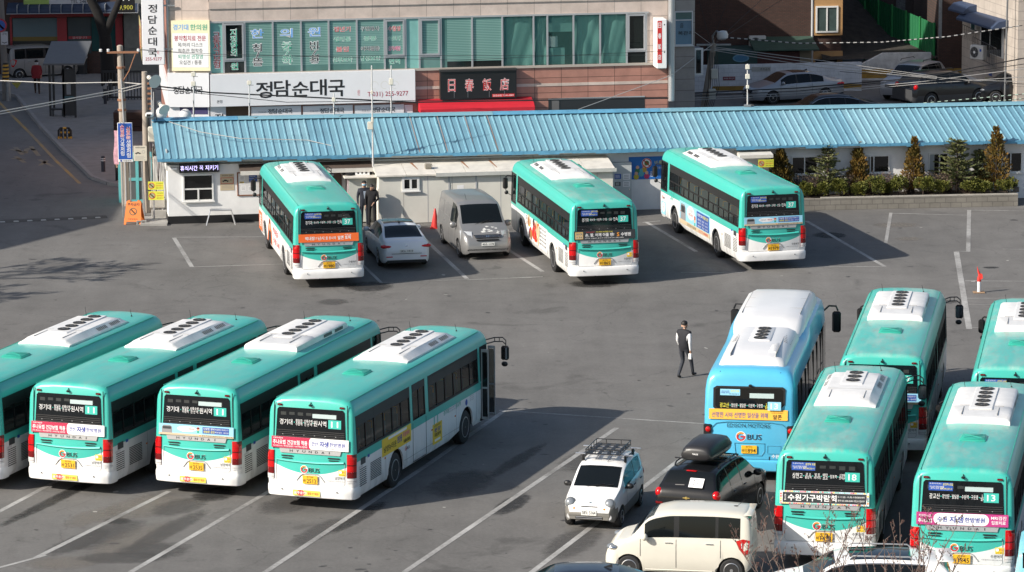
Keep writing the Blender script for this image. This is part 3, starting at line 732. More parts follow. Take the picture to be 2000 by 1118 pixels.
def make_bus(label, x, y, deg, route, stops, plate, pre, company, phone, paint, ac, fans, banner, bumper_sticker, sticker, seats=False, side=None, open_door=False, notice=False):
 key = f'{ac}{fans}'
 root = thing('city_bus', label, 'bus', (x, y, 0), -R(deg), 'city buses parked in the depot')
 first = ('body', paint) not in SH
 bm_ = shared(('body', paint), 'body', lambda b: bus_body(b, PAINT[paint]), 38)
 if first: weld(bm_)
 link('body', bm_, root)
 link('bumper', shared('bumper', 'bumper', bus_bumper, 40), root)
 def chassis(b):
  b.box(-1.12, 1.12, .25, YR - AR, .40, .95, FLOOR); b.box(-1.12, 1.12, YR + AR, YF - AR, .40, .95, FLOOR); b.box(-.75, .75, .25, BL - .3, .32, 1.0, FLOOR)
  b.box(-1.16, 1.16, .2, 9.7, 1.02, 1.06, FLOOR); b.box(-1.16, .5, 9.7, BL - .25, .55, .60, FLOOR)
  b.box(.2, 1.1, 9.7, BL - .3, .36, .40, FLOOR); b.box(-1.1, 1.1, .16, .22, 1.06, 1.60, FLOOR)
 link('chassis', shared('chassis', 'chassis', chassis), root)
 for sx in (-1, 1):
  for yc in (YR, YF): wheel(root, sx * 1.07, yc, .48, sx, 'bus', lambda b: tyre(b), bus_rim)
 for sgn, wins in ((-1, LEFTW), (1, RIGHTW)):
  for k, w in enumerate(wins):
   if sgn > 0 and k in (1, 3): continue
   o = link('side_window', shared(('g', sgn, k), 'side_window', lambda b: band_glass(b, sgn, *w)), root)
   link('window_frame', shared(('f', sgn, k), 'window_frame', lambda b: bus_frames(b, sgn, *w)), o)
 def fdoor(b):
  b.add([side_pt(1, yy, zz, -.01) for yy in (9.98, 10.68) for zz in (1.56, 2.56)], [(0, 2, 3, 1)], TGL)
  for yy in (9.98, 10.33, 10.68): frame_bar(b, 1, yy, .45 + .97, yy, 2.56, .05)
 def mdoor(b):
  b.add([side_pt(1, yy, zz, -.01) for yy in (4.42, 5.42) for zz in (1.56, 2.56)], [(0, 2, 3, 1)], TGL)
  for yy in (4.45, 4.93, 5.39): frame_bar(b, 1, yy, 1.56, yy, 2.56, .05)
  frame_bar(b, 1, 4.42, 2.46, 5.42, 2.46, .2)
  for yy in (4.40, 5.44): b.box(1.2475, 1.2505, yy - .012, yy + .012, .42, 1.5, RUB)
  b.box(1.2475, 1.2505, 4.4, 5.44, .41, .43, RUB)
 def odoor(b):
  b.box(1.18, 1.2525, 10.0, 10.66, .40, 1.50, mat('dark doorway', (.006, .006, .007), .9))
  b.add([side_pt(1, yy, zz, -.01) for yy in (9.98, 10.68) for zz in (1.5, 2.56)], [(0, 2, 3, 1)], mat('dark doorway'))
  AL_ = mat('door frame aluminium', (.42, .43, .44), .4, .5)
  for y0, y1 in ((10.60, 10.63), (10.02, 10.05)):
   for z0, z1 in ((.45, .52), (1.35, 1.40), (2.42, 2.50)): b.box(1.254, 1.47, y0, y1, z0, z1, AL_)
   for x0 in (1.254, 1.44): b.box(x0, x0 + .03, y0 + .001, y1 - .001, .45, 2.5, AL_)
   b.box(1.285, 1.439, y0 + .01, y0 + .02, .53, 2.41, TGL)
 d1 = link('exit_door', shared('mdoor', 'exit_door', mdoor), root)
 d2 = link('front_door', shared('odoor' if open_door else 'fdoor', 'front_door', odoor if open_door else fdoor), root)
 def windscreen(b):
  q = [bus_ring(BL)[4], bus_ring(BL)[5], bus_ring(BL)[6]]
  vs = [(s * p[0], p[1] + .004, p[2]) for p in q for s in (-1, 1)]
  b.add(vs, [(1, 0, 2, 3), (3, 2, 4, 5)], DGLASS)
 link('windscreen', shared('windscreen', 'windscreen', windscreen), root)
 def headlamp(b): b.rbox(-.16, .16, -.04, .06, -.12, .12, TLW, .04)
 for sx in (-1, 1): link('headlamp', shared('headlamp', 'headlamp', headlamp, 40), root).location = (sx * .85, BL - .02, .85)
 rw = 0
 def rear_window(b):
  F = rear_frame(.004)
  b.polyplate(F, [(-.99, .93), (.99, .93), (.95, 1.66), (.90, 1.72), (-.90, 1.72), (-.95, 1.66)], DGLASS, .008)
  F2 = rear_frame(.012)
  for k in range(4): b.plate(F2, -.96, .96, .955 + k * .05, .975 + k * .05, mat('grille black', (.03, .03, .032), .35), .015)
  for i in range(6):
   b.plate(F2, -.80 + i * .30, -.77 + i * .30, 1.00, 1.012, SILV, .017)
  rr = random.Random(3)
  for i in range(7): b.plate(F2, -.85 + i * .24, -.70 + i * .24, 1.50 + rr.random() * .05, 1.60, mat('dim seat shapes', (.018, .022, .022), .6), .001)
 o = link('rear_window', shared('rear_window', 'rear_window', rear_window), root)
 def dest(b):
  F = rear_frame(.014); bus_dest(b, F, route, stops, 11 if route == '11' else 's')
  if sticker:
   b.plate(F, -.82, -.24, 1.47, 1.67, LBLUE, .002, .001); b.text(F, '수원여객(주)', -.66, 1.635, .28, .04, WINK, .005); b.text(F, '운전직 모집', -.36, 1.625, .24, .055, YINK, .005, .02)
   b.text(F, '버스와 함께 미래를\n꿈꾸는 운전 가족', -.62, 1.545, .34, .08, WINK, .005); b.text(F, '031.244.2361~5', -.40, 1.52, .28, .04, YINK, .005, .01)
  if notice: b.plate(F, .05, .72, 1.475, 1.585, mat('paper notice', (.42, .52, .52), .6), .002, .001)
 link('route_display', shared(('dest', route, bool(sticker), notice), 'route_display', dest), root)
 def trimline(b):
  F = rear_frame(.0); F0 = rear_frame_low(.0)
  for sx in (-1, 1):
   b.tube([(sx * 1.03, .11 * 1 - .012, 2.86), (sx * 1.05, .055, 2.0), (sx * 1.055, .03, 1.6)], .013, 6, mat('seam dark', (.02, .05, .05), .6))
   b.box(sx * .66 - .16, sx * .66 + .16, -.006, .004, 1.42, 1.452, BLACK); b.box(sx * .66 - .14, sx * .66 + .14, -.006, .004, 1.36, 1.385, BLACK)
  b.tube([(-.40, -.008, .78), (-.28, -.012, .93), (-.2, -.014, .975), (.2, -.014, .975), (.28, -.012, .93), (.40, -.008, .78)], .014, 6, ARCH)
  b.tube([(-.97, -.004, 1.30), (-.97, -.004, .76), (-.92, -.004, .70), (.92, -.004, .70), (.97, -.004, .76), (.97, -.004, 1.30)], .006, 5, ARCH)
 link('tail_seams', shared('trimline', 'tail_seams', trimline, 40), root)
 def ledge(b):
  rings = []
  for k in range(13):
   xx = lerp(-.95, .95, k / 12); zc = 1.275 + .05 * (xx / .95) ** 2
   rings.append([(xx, .002, zc + .045), (xx, -.03, zc + .02), (xx, -.035, zc), (xx, .002, zc - .03)])
  b.loft(rings, TEALW, True)
 link('tail_ledge', shared('ledge', 'tail_ledge', ledge, 50), root)
 def trim(b):
  F = rear_frame(.002); b.polyplate(F, [(-.84, .51), (.84, .51), (.88, .64), (-.88, .64)], SILV, .03)
  F = rear_frame(.034)
  for k, c in enumerate('HYUNDAI'): b.text(F, c, -.54 + k * .18, .575, .085 if c != 'I' else .02, .06, mat('chrome letters', (.06, .06, .065), .3, .3), .004, .03)
 link('name_trim', shared('trim', 'name_trim', trim), root)
 if banner:
  bk, bn, fn = banner
  link('advert_banner', shared(('banner', bk), 'advert_banner', lambda b: fn(b, rear_frame(.045))), root).data.name = 'advert_banner'
 for sx in (-1, 1):
  link('taillight', shared(('tl', sx), 'taillight', lambda b: tail_lamp(b, sx), 40), root)
  mk = link('marker_light', shared('mk', 'marker_light', lambda b: b.rbox(-.07, .07, -.02, .02, -.028, .028, TLD if paint != 'bleached' else TEALW, .02), 40), root); mk.location = (sx * .88, .095, 2.785)
 def camfn(b):
  b.rbox(-.045, .045, -.05, .03, -.03, .03, BLACK, .02); b.cyl((0, -.02, .02), (0, .04, .07), .012, None, 6, BLACK)
 link('rear_camera', shared('rcam', 'rear_camera', camfn, 40), root).location = (0, .08, 2.81)
 link('licence_plate', shared(('pl', plate), 'licence_plate', plate_fn(plate, pre)), root)
 link('emblem', shared('emblem', 'emblem', lambda b: gbus(b, rear_frame_low(.006), .02, .095, .21)), root)
 def co(b):
  F = rear_frame_low(.004)
  b.text(F, company, .83, -.085, .28, .085, INK, .003, .005); b.text(F, '이용불편신고 ' + phone, .72, -.175, .50, .04, GREYI, .003)
  if paint != 'fresh' or route == '11':
   b.plate(F, .80, 1.0, -.02, .14, YEL, .002); b.disc(F, .85, .08, .04, WINK, .002, .002, 10); b.text(F, '주의', .93, .08, .09, .05, REDI, .006, .02); b.text(F, 'CCTV 녹화중', .90, .01, .16, .03, INK, .006)
  if bumper_sticker:
   F = fr((0, -.112, 0), (1, 0, 0), (0, 0, 1)); b.plate(F, -.46, .30, .405, .555, mat('bumper sticker yellow', (.78, .68, .10), .5), .006)
   pts = []
   for k in range(28):
    t = 2 * math.pi * k / 28; q = 1.0 if k % 2 else .78; pts.append((-.24 + .14 * q * math.cos(t), .48 + .085 * q * math.sin(t)))
   b.polyplate(F, pts, REDI, .002, .006)
   b.text(F, '음주운전!', -.25, .48, .36, .075, WINK, .011, .04); b.text(F, '절대 안 돼요!', .11, .475, .32, .075, REDI, .011, .02)
 link('company_lettering', shared(('co', company, bumper_sticker, paint), 'company_lettering', co), root)
 ac_o = link('air_conditioner', shared(('ac', ac, fans), 'air_conditioner', lambda b: ac_type(b, ac, fans), 35), root)
 zt = 2.99 + (.195 if ac == 0 else .205) + .035
 for k in range(fans):
  f = link('fan', shared('fan', 'fan', ac_fan, 40), ac_o); f.location = (0, 9.15 - .62 - .5 * k, zt)
 def hatch(b):
  b.rbox(-.33, .33, 3.15, 3.80, 3.0, 3.055, TEALM, .03); b.rbox(-.30, .30, 3.20, 3.77, 3.05, 3.075, TEALM, .02)
  b.tube([(-.22, 3.3, 3.078), (.22, 3.7, 3.078)], .008, 4, TEALM); b.tube([(.22, 3.3, 3.078), (-.22, 3.7, 3.078)], .008, 4, TEALM)
 link('roof_hatch', shared('hatch', 'roof_hatch', hatch, 40), root)
 def gutters(b):
  for sx in (-1, 1): b.tube([(sx * 1.03, .25, 2.938), (sx * 1.03, 5, 2.938), (sx * 1.03, BL - .5, 2.938)], .012, 5, TEALM)
 link('roof_gutter', shared('gut', 'roof_gutter', gutters), root)
 for sx, yy, h in ((-.62, 9.3, .34), (.55, 9.9, .22)):
  an = link('antenna', shared(('an', h), 'antenna', lambda b: (b.cyl((0, 0, 0), (0, 0, .04), .03, .02, 8, BLACK), b.cyl((0, 0, .03), (-.05, .02, h), .008, .005, 5, BLACK))), root); an.location = (sx, yy, 3.0)
 def mirror(b, sx):
  if sx < 0:
   b.tube([(-1.15, 10.7, 2.35), (-1.34, 10.85, 2.36), (-1.42, 10.85, 2.30)], .025, 6, BLACK); b.rbox(-1.52, -1.32, 10.80, 10.92, 1.86, 2.28, BLACK, .05)
   b.ball((-1.38, 10.84, 1.72), .08, .06, .08, BLACK, 10, 6); b.tube([(-1.42, 10.86, 1.9), (-1.38, 10.84, 1.72), (-1.18, 10.7, 1.6)], .014, 5, BLACK); return
  for z in (2.50, 2.62): b.tube([(sx * 1.1, 10.75, z), (sx * 1.3, 11.08, z + .03), (sx * 1.5, 11.2, z + .02), (sx * 1.60, 11.2, z - .06)], .018, 6, BLACK)
  for q in (1.3, 1.42): b.cyl((sx * q, 11.08 + (q - 1.3) * .6, 2.52), (sx * q, 11.08 + (q - 1.3) * .6, 2.66), .012, None, 5, BLACK)
  b.tube([(sx * 1.60, 11.2, 2.56), (sx * 1.60, 11.2, 2.10)], .016, 6, BLACK)
  b.rbox(sx * 1.58 - .12, sx * 1.58 + .12, 11.13, 11.25, 1.98, 2.40, BLACK, .05)
  b.ball((sx * 1.56, 11.2, 1.86), .10, .06, .08, BLACK, 10, 6)
  b.box(sx * 1.58 - .10, sx * 1.58 + .10, 11.124, 11.1285, 2.02, 2.36, mat('mirror face', (.5, .55, .6), .03, 1.0))
 for sx in (-1, 1): link('mirror', shared(('mir', sx), 'mirror', lambda b: mirror(b, sx), 40), root)
 def sides(b):
  for sx in (-1, 1):
   louvre(b, sx, .35, .85, .62, 1.12, 9); louvre(b, sx, 1.15, 1.95, .62, 1.12, 11)
   b.box(sx * 1.2475 - (.004 if sx < 0 else 0), sx * 1.2475 + (.004 if sx > 0 else 0), .45, .80, 1.20, 1.38, mat('air intake', (.05, .05, .055), .5))
   F = fr((sx * 1.2495, 0, 0), (0, sx, 0), (0, 0, 1)); s = sx
   b.text(F, company, s * .45, 1.155, .30, .07, GREYI, .002)
   b.plate(F, min(s * .95, s * 1.10), max(s * .95, s * 1.10), 1.30, 1.38, LBLUE, .002); b.plate(F, min(s * .95, s * 1.10), max(s * .95, s * 1.10), 1.23, 1.29, WFILM, .002)
   for yy in (2.3, 3.9, 7.9, 9.6):
    b.box(sx * 1.2478 - .001, sx * 1.2478 + .001, yy - .008, yy + .008, .5, 1.38, ARCH)
   for yy in (2.25, 5.9, 7.8): b.rbox(sx * 1.25 - .008, sx * 1.25 + .008, yy - .04, yy + .04, .98, 1.02, TLO, .006)
   b.box(sx * 1.2478 - .001, sx * 1.2478 + .001, YR + AR, YF - AR, .605, .618, ARCH)
 link('side_lettering', shared(('sides', company), 'side_lettering', sides), root)
 if side:
  b = MB(); prev = None
  for nm in list_parts(side, b):
   if nm[1].v: nm[1].build(nm[0], root)
 if seats:
  def seat(b):
   b.rbox(-.21, .21, -.20, .22, .38, .47, SEAT, .03); b.loft([[(-.20, -.18, .42), (.20, -.18, .42), (.20, -.25, .42), (-.20, -.25, .42)], [(-.21, -.23, .85), (.21, -.23, .85), (.21, -.30, .85), (-.21, -.30, .85)], [(-.15, -.26, 1.05), (.15, -.26, 1.05), (.15, -.31, 1.05), (-.15, -.31, 1.05)]], SEATB)
   b.tube([(.20, -.28, .9), (.20, -.28, 1.08), (-.20, -.28, 1.08), (-.20, -.28, .9)], .015, 5, mat('seat rail yellow', (.75, .5, .03), .4))
   b.cyl((0, 0, 0), (0, 0, .38), .05, None, 6, BLACK)
  for k in range(9):
   for sx in (-1, 1):
    if sx > 0 and 4.0 < .9 + k * .95 < 5.8: continue
    s_ = link('seat', shared('seat', 'seat', seat, 40), root); s_.location = (sx * .92, .95 + k * .95, 1.06)
 def rail(b):
  for sx in (-1, 1):
   b.tube([(sx * .55, .6, 2.75), (sx * .55, 9.4, 2.75)], .018, 5, mat('seat rail yellow', (.75, .5, .03), .4))
  for yy in (2.2, 4.2, 6.2, 8.2): b.cyl((-.55, yy, 1.06), (-.55, yy, 2.9), .018, None, 5, mat('seat rail yellow')); b.cyl((.55, yy, 1.06), (.55, yy, 2.9), .018, None, 5, mat('seat rail yellow'))
 if seats: link('grab_rail', shared('rail', 'grab_rail', rail), root)
 return root
TEALM = mat('teal roof fitting', (.035, .37, .28), .45, noise=.15, nscale=2)
def list_parts(gen, b):
 """run a painter that announces each piece; one mesh per piece"""
 res = []; nm = None
 for k in gen(b):
  if nm: res.append((nm, clone(b)))
  nm = k; b.v, b.f, b.m, b.mats = [], [], [], []
 res.append((nm, clone(b))); return res
def clone(b):
 c = MB(); c.v, c.f, c.m, c.mats = b.v, b.f, b.m, b.mats; return c
def side_F(sx, off=.0):
 return fr((sx * (1.2500 + off), 0, 0), (0, sx, 0), (0, 0, 1))
def sp(F, sx, y0, y1, z0, z1): return (min(sx * y0, sx * y1), max(sx * y0, sx * y1), z0, z1)
def side_A(b):
 F = side_F(1)
 yield 'side_advert'
 b.plate(F, 2.02, 4.24, 1.06, 1.54, YEL, .004); b.text(F, '남양뉴타운', 2.62, 1.24, .95, .17, INK, .008, .03); b.text(F, '분양중', 3.35, 1.30, .36, .2, BLUEI, .008, .06); b.text(F, '특별혜택', 3.85, 1.34, .5, .14, PINKI, .008, .04); b.text(F, '1688-0000', 3.9, 1.16, .5, .1, INK, .008, .02); b.plate(F, 2.5, 3.9, 1.45, 1.52, WFILM, .002, .004)
 yield 'door_advert'
 b.plate(F, 5.95, 6.70, .55, 1.12, YEL, .004); b.text(F, '남양뉴타운', 6.32, 1.06, .5, .07, INK, .008, .01); b.text(F, '분양', 6.32, .94, .5, .13, BLUEI, .008, .05); b.text(F, '특별혜택', 6.32, .80, .5, .11, INK, .008, .03); b.plate(F, 6.1, 6.55, .62, .68, WFILM, .002, .004)
 yield 'route_number'
 b.text(F, '11', 6.22, 1.24, .34, .30, TEALW, .004, .02)
 yield 'route_lettering'
 b.text(F, '경기대', 7.05, 1.27, .42, .14, GREENI, .004, .01); b.text(F, '팔달문·수원역·상록수역', 7.55, 1.30, .5, .05, GREYI, .004); b.text(F, '화서역·고잔역·안산역', 7.55, 1.22, .5, .05, GREYI, .004); b.text(F, '원시역', 8.05, 1.27, .42, .14, GREENI, .004, .01); b.disc(F, 8.75, 1.2, .09, LBLUE, .003)
 for k in range(3): b.text(F, '첫차 05:00', 9.2, 1.31 - k * .06, .3, .045, GREYI, .004)
 yield 'side_emblem'
 gbus(b, F, 3.95, .93, .14)
def side_G(b):
 F = side_F(-1); P_ = lambda y0, y1, z0, z1, m, t=.003, n=0: b.plate(F, -y1, -y0, z0, z1, m, t, n)
 yield 'side_advert'
 P_(3.85, 7.95, .55, 1.40, SKYF); P_(3.85, 7.95, .55, .72, BEI, .002, .003)
 b.polyplate(F, [(-7.8, .72), (-7.1, .72), (-7.1, 1.2), (-7.25, 1.32), (-7.7, 1.32), (-7.8, 1.2)], GREYI, .003, .003); P_(7.2, 7.7, 1.0, 1.25, DGREY, .002, .006)
 b.disc(F, -6.4, 1.12, .50, WFILM, .003, .003, 18, .26); b.text(F, '건강검진', -6.4, 1.2, .6, .12, GREYI, .009, .02); b.text(F, '어디서?', -6.4, 1.05, .6, .14, REDI, .009, .04)
 b.disc(F, -5.85, .95, .12, mat('skin tone ink'), .003, .004, 12); b.disc(F, -5.85, 1.02, .12, REDI, .002, .005, 12, .07); P_(5.78, 5.92, .72, .85, GREENI, .003, .003)
 P_(3.95, 5.6, .74, 1.34, NAVY, .003, .003); b.text(F, '다양한 장비', -5.15, 1.22, .7, .12, WINK, .009, .02); b.text(F, '정밀한 검진', -4.4, 1.22, .7, .12, YINK, .009, .02)
 for k in range(3): b.text(F, '종합검진 · 암검진 · 내시경', -4.78, 1.05 - .12 * k, 1.3, .075, WINK, .009)
 b.text(F, '건강관리협회', -6.3, .63, 1.2, .09, INK, .009, .02); b.text(F, '1577-0000', -4.7, .63, 1.2, .10, REDI, .009, .02)
 yield 'route_number'
 b.text(F, '37', -9.0, 1.38, .50, .34, TEALW, .006, .03)
 yield 'side_emblem'
 gbus(b, F, -10.2, 1.15, .14)
 yield 'door_advert'
 P_(9.95, 10.5, .5, 1.0, SKYF); b.disc(F, -10.22, .78, .2, WFILM, .002, .003); b.text(F, '건강', -10.22, .78, .25, .1, REDI, .007, .03)
def side_F_(b):
 F = side_F(-1); P_ = lambda y0, y1, z0, z1, m, t=.003, n=0: b.plate(F, -y1, -y0, z0, z1, m, t, n)
 rnd = random.Random(4); cols = [ORANGE, REDI, BEI, mat('food brown film', (.35, .16, .06), .5), YEL, DGREY]
 yield 'side_advert'
 P_(3.9, 7.9, .55, 1.38, WFILM)
 for k in range(26):
  y = 5.3 + rnd.random() * 2.2; z = .7 + rnd.random() * .55; b.disc(F, -y, z, .10 + rnd.random() * .14, rnd.choice(cols), .002, .003 + k * .0006, 9)
 b.text(F, '국내산', -6.1, 1.15, .5, .3, REDI, .022, .05); b.text(F, '족발', -6.1, .8, .5, .3, REDI, .022, .05)
 for k in range(5): b.text(F, '보쌈 막국수 파전', -4.7, 1.25 - .14 * k, 1.2, .1, INK, .006, .04)
 b.text(F, '맛집', -7.6, 1.2, .2, .35, INK, .006)
def side_E(b):
 F = side_F(-1); P_ = lambda y0, y1, z0, z1, m, t=.003, n=0: b.plate(F, -y1, -y0, z0, z1, m, t, n)
 yield 'side_advert'
 P_(3.9, 8.0, .5, 1.40, WFILM)
 b.polyplate(F, [(-7.9, .5), (-6.3, .5), (-6.5, 1.0), (-6.9, 1.38), (-7.3, 1.38), (-7.6, 1.0)], ORANGE, .002, .003)
 b.polyplate(F, [(-7.6, .5), (-6.6, .5), (-6.75, .95), (-7.4, .95)], DGREY, .002, .005); b.disc(F, -7.05, 1.14, .18, mat('skin tone ink'), .002, .0052, 14, .2); b.disc(F, -7.05, 1.28, .19, INK, .002, .0056, 12, .09)
 b.text(F, '백내장과', -5.2, 1.15, 1.6, .26, REDI, .007, .04); b.text(F, '난시를 동시에', -5.1, .80, 1.9, .24, REDI, .007, .04)
 yield 'door_advert'
 P_(9.6, 10.6, .5, 1.2, ORANGE); b.text(F, '알콘\n토릭', -10.1, .85, .6, .5, WINK, .006, .05)
 yield 'side_emblem'
 gbus(b, F, -9.1, .95, .12)
C1, PH1 = '남양여객', '031)356-9011'; C2, PH2 = '수원여객', '031)246-0241'
BJ = ('jas', 0, lambda b, F: banner_jaseng(b, F, '안산')); BB = ('blue', 0, banner_blue)
make_bus('teal bus with open front door and yellow side adverts, rightmost of the four front-left buses', -5.347, 95.45, 18.98, '11', None, '2512', '바', C1, PH1, 'fresh', 0, 5, BJ, True, None, True, side_A, True, notice=True)
make_bus('teal route 11 bus with light blue rear banner, flat-lidded roof unit and plate ending 2535', -8.485, 97.13, 19.10, '11', None, '2535', '바', C1, PH1, 'fresh', 1, 5, BB, True, None, notice=True)
make_bus('teal route 11 bus with crimson rear banner half in shadow and plate ending 2531', -11.965, 97.50, 19.95, '11', None, '2531', '바', C1, PH1, 'fresh', 0, 5, BJ, True, None, notice=True)
make_bus('teal bus cut off by the left picture edge, beside the bus with plate 2531', -14.97, 98.1, 19.2, '11', None, '2530', '바', C1, PH1, 'fresh', 0, 5, BB, True, None)
make_bus('teal route 37 bus with orange rear banner parked beside the white saloon car', -6.413, 128.31, -10.3, '37', STOPS37, '1980', '바', C2, PH2, 'fresh', 0, 5, ('alc', 0, banner_alcon), False, True, True, side_E)
make_bus('teal bus with black hospital banner, parked right of the silver van', 3.266, 128.51, -11.15, '37', STOPS37, '1865', '바', C2, PH2, 'bleached', 0, 5, ('hos', 0, banner_hospital), False, True, True, side_F_)
make_bus('teal route 37 bus with light blue rear and side adverts beside the planted bed', 9.388, 131.37, -13.1, '37', STOPS37, '1979', '바', C2, PH2, 'fresh', 0, 5, BB, False, True, True, side_G)
make_bus('teal route 18 bus with bleached roof and charcoal furniture fair banner', 7.65, 88.93, 10.47, '18', STOPS18, '1498', '바', C2, PH2, 'bleached', 0, 3, ('expo', 0, banner_expo), False, True)
make_bus('teal route 13 bus with magenta and white hospital banner at the lower right', 10.771, 86.68, 11.1, '13', STOPS13, '1545', '바', C2, PH2, 'bleached', 1, 5, ('jas2', 0, lambda b, F: banner_jaseng(b, F, '수원', False)), False, True, notice=True)
make_bus('bleached teal bus standing between the light blue bus and the right edge bus', 10.227, 100.71, 9.69, '37', STOPS37, '1874', '바', C2, PH2, 'bleached', 1, 5, ('blue2', 0, banner_blue), False, True)
make_bus('teal bus cut by the right picture edge, behind the route 13 teal bus', 13.654, 98.77, 9.94, '13', STOPS13, '1533', '바', C2, PH2, 'bleached', 1, 5, ('hos2', 0, banner_hospital), False, True)
# ================================================================== the light blue electric bus
def make_blue_bus():
 LB = (.088, .43, .67)
 P = mat('light blue bus paint', LB, .3, noise=.05, nscale=1.5, coat=.3)
 W_ = mat('white roof fairing', (.70, .70, .70), .35, noise=.05, nscale=1.2, coat=.2)
 o = G(1463, 918.5, .33); deg = 9.3
 root = thing('electric_bus', 'light blue city bus with white roof fairing and yellow rear banner', 'bus', (o.x, o.y, 0), -R(deg), 'city buses parked in the depot')
 rows = [(1.20, .33), (1.24, .5), (1.25, .9), (1.25, 1.18), (1.245, 1.9), (1.225, 2.52), (1.19, 2.78), (1.12, 2.96), (.98, 3.06), (.7, 3.10), (0, 3.115)]
 def ring(y):
  e0, e1 = y, BL - y
  s = lin([(0, .90), (.04, .955), (.1, .985), (.22, .998), (.4, 1)], e0) * lin([(0, .90), (.1, .96), (.3, .99), (.6, 1)], e1)
  dr = lin([(0, .30), (.04, .20), (.1, .12), (.22, .05), (.5, 0)], e0) + lin([(0, .3), (.1, .14), (.4, .02), (.6, 0)], e1)
  up = interp([(0, 0), (4.6, 0), (6.2, .20), (BL, .20)], y)
  res = []
  for x, z in rows:
   zz = z - dr * max(0, min(1, (z - 2.3) / .7)) + up * max(0, min(1, (z - 2.6) / .3))
   a = 0
   for yc in (3.1, 8.6):
    if abs(y - yc) < AR: a = max(a, .47 + math.sqrt(AR * AR - (y - yc) ** 2))
   if a: zz = max(zz, a)
   yy = y + .10 * max(0, z - 1.6) * max(0, 1 - e0 / .6)
   res.append((x * s, yy, zz))
  return res
 ys = {0, .04, .1, .22, .4, .6, BL, BL - .1, BL - .3, BL - .6, .9, 10.6, 2.2, 4, 5.3, 7, 4.6, 5.0, 5.8, 6.2}
 for yc in (3.1, 8.6):
  for k in range(-6, 7): ys.add(round(yc + AR * math.sin(k / 6 * math.pi / 2), 4))
 ys = sorted(ys); n = len(rows); b = MB(); vs = []; fs = []; gf = []
 for y in ys:
  r = ring(y); vs += r + [(-x, yy, z) for x, yy, z in r]
 for k in range(len(ys) - 1):
  ym = (ys[k] + ys[k + 1]) / 2
  for i in range(n - 1):
   for sd in (0, n):
    q = (k * 2 * n + sd + i, (k + 1) * 2 * n + sd + i, (k + 1) * 2 * n + sd + i + 1, k * 2 * n + sd + i + 1)
    if sd: q = q[::-1]
    (gf if (.9 < ym < 10.6 and 3 <= i < 5) else fs).append(q)
 for k, fl in ((0, 0), (len(ys) - 1, 1)):
  for i in range(n - 1):
   q = (k * 2 * n + i, k * 2 * n + i + 1, k * 2 * n + n + i + 1, k * 2 * n + n + i); fs.append(q[::-1] if fl else q)
 b.add(vs, fs, P); me = b.mesh('body', 40); weld(me); link('body', me, root)
 b = MB(); b.add(vs, gf, DGLASS); me = b.mesh('side_window', 40); weld(me); so_ = link('side_window', me, root)
 b = MB()
 for sx in (-1, 1):
  for y in (2.1, 3.4, 4.7, 6.0, 7.3, 8.6, 9.6):
   b.box(sx * 1.243 - .012, sx * 1.243 + .012, y - .04, y + .04, 1.2, 2.5, RUB)
   b.box(sx * 1.243 - .010, sx * 1.243 + .010, y + .1, y + .85, 1.5, 1.54, RUB)
 b.build('window_frame', so_)
 b = MB(); b.box(-1.1, 1.1, .3, 2.45, .38, 1.0, FLOOR); b.box(-1.1, 1.1, 3.75, 7.95, .38, 1.0, FLOOR); b.box(-.75, .75, .3, 10.5, .3, 1.0, FLOOR); b.build('chassis', root)
 for sx in (-1, 1):
  for yc in (3.1, 8.6): wheel(root, sx * 1.07, yc, .48, sx, 'bus', lambda q: tyre(q), bus_rim)
 def sect(y, w, z0, zt, sh):
  r = [(w, y, z0), (w - .02, y, z0 + (zt - z0) * .35), (w - sh * .35, y, z0 + (zt - z0) * .75), (w - sh, y, zt), (.4, y, zt + .015), (0, y, zt + .02)]
  return r + [(-p[0], p[1], p[2]) for p in reversed(r[:-1])]
 b = MB()
 b.loft([sect(4.75, .93, 3.05, 3.12, .15), sect(5.1, .98, 3.05, 3.24, .2), sect(5.5, 1.02, 3.1, 3.40, .22), sect(5.9, 1.05, 3.15, 3.49, .22), sect(7.3, 1.05, 3.2, 3.52, .22), sect(9.6, 1.04, 3.2, 3.52, .22), sect(10.2, 1.0, 3.15, 3.46, .22), sect(10.55, .95, 3.0, 3.28, .25), sect(10.7, .92, 2.95, 3.05, .25)], W_, True, False)
 GRJ = mat('joint grey')
 for y in (7.0, 8.5): b.box(-.84, .84, y, y + .015, 3.4, 3.526, GRJ)
 for sx in (-1, 1): b.box(sx * .835 - .006, sx * .835 + .006, 6.2, 9.5, 3.4, 3.521, GRJ)
 b.build('roof_fairing', root, 40)
 b = MB()
 b.loft([sect(.62, .92, 3.0, 3.08, .3), sect(.78, .93, 3.0, 3.22, .30), sect(1.0, .93, 3.0, 3.30, .30), sect(2.6, .94, 3.0, 3.35, .32), sect(4.3, .95, 3.0, 3.37, .32), sect(4.72, .95, 3.0, 3.38, .32)], W_, True, False)
 b.rbox(-.30, .30, 2.75, 4.65, 3.36, 3.405, W_, .03)
 for sx in (-1, 1):
  for k in range(9):
   y = 2.9 + k * .2
   b.add([(sx * .66, y, 3.352), (sx * .66, y + .07, 3.352), (sx * .86, y + .07, 3.245), (sx * .86, y, 3.245)], [(0, 1, 2, 3) if sx < 0 else (3, 2, 1, 0)], mat('vent grey', (.28, .28, .28), .6))
 b.rbox(.38, .60, 1.4, 2.6, 3.30, 3.356, ACW, .02); b.box(-.3, .3, .70, .74, 3.10, 3.13, BLACK)
 for sx in (-1, 1): b.box(sx * .62 - .006, sx * .62 + .006, .95, 4.6, 3.2, 3.362, GRJ)
 ac = b.build('air_conditioner', root, 40)
 for k in range(4): f = link('fan', shared('fan', 'fan', ac_fan, 40), ac); f.location = (0, 3.02 + .46 * k, 3.405)
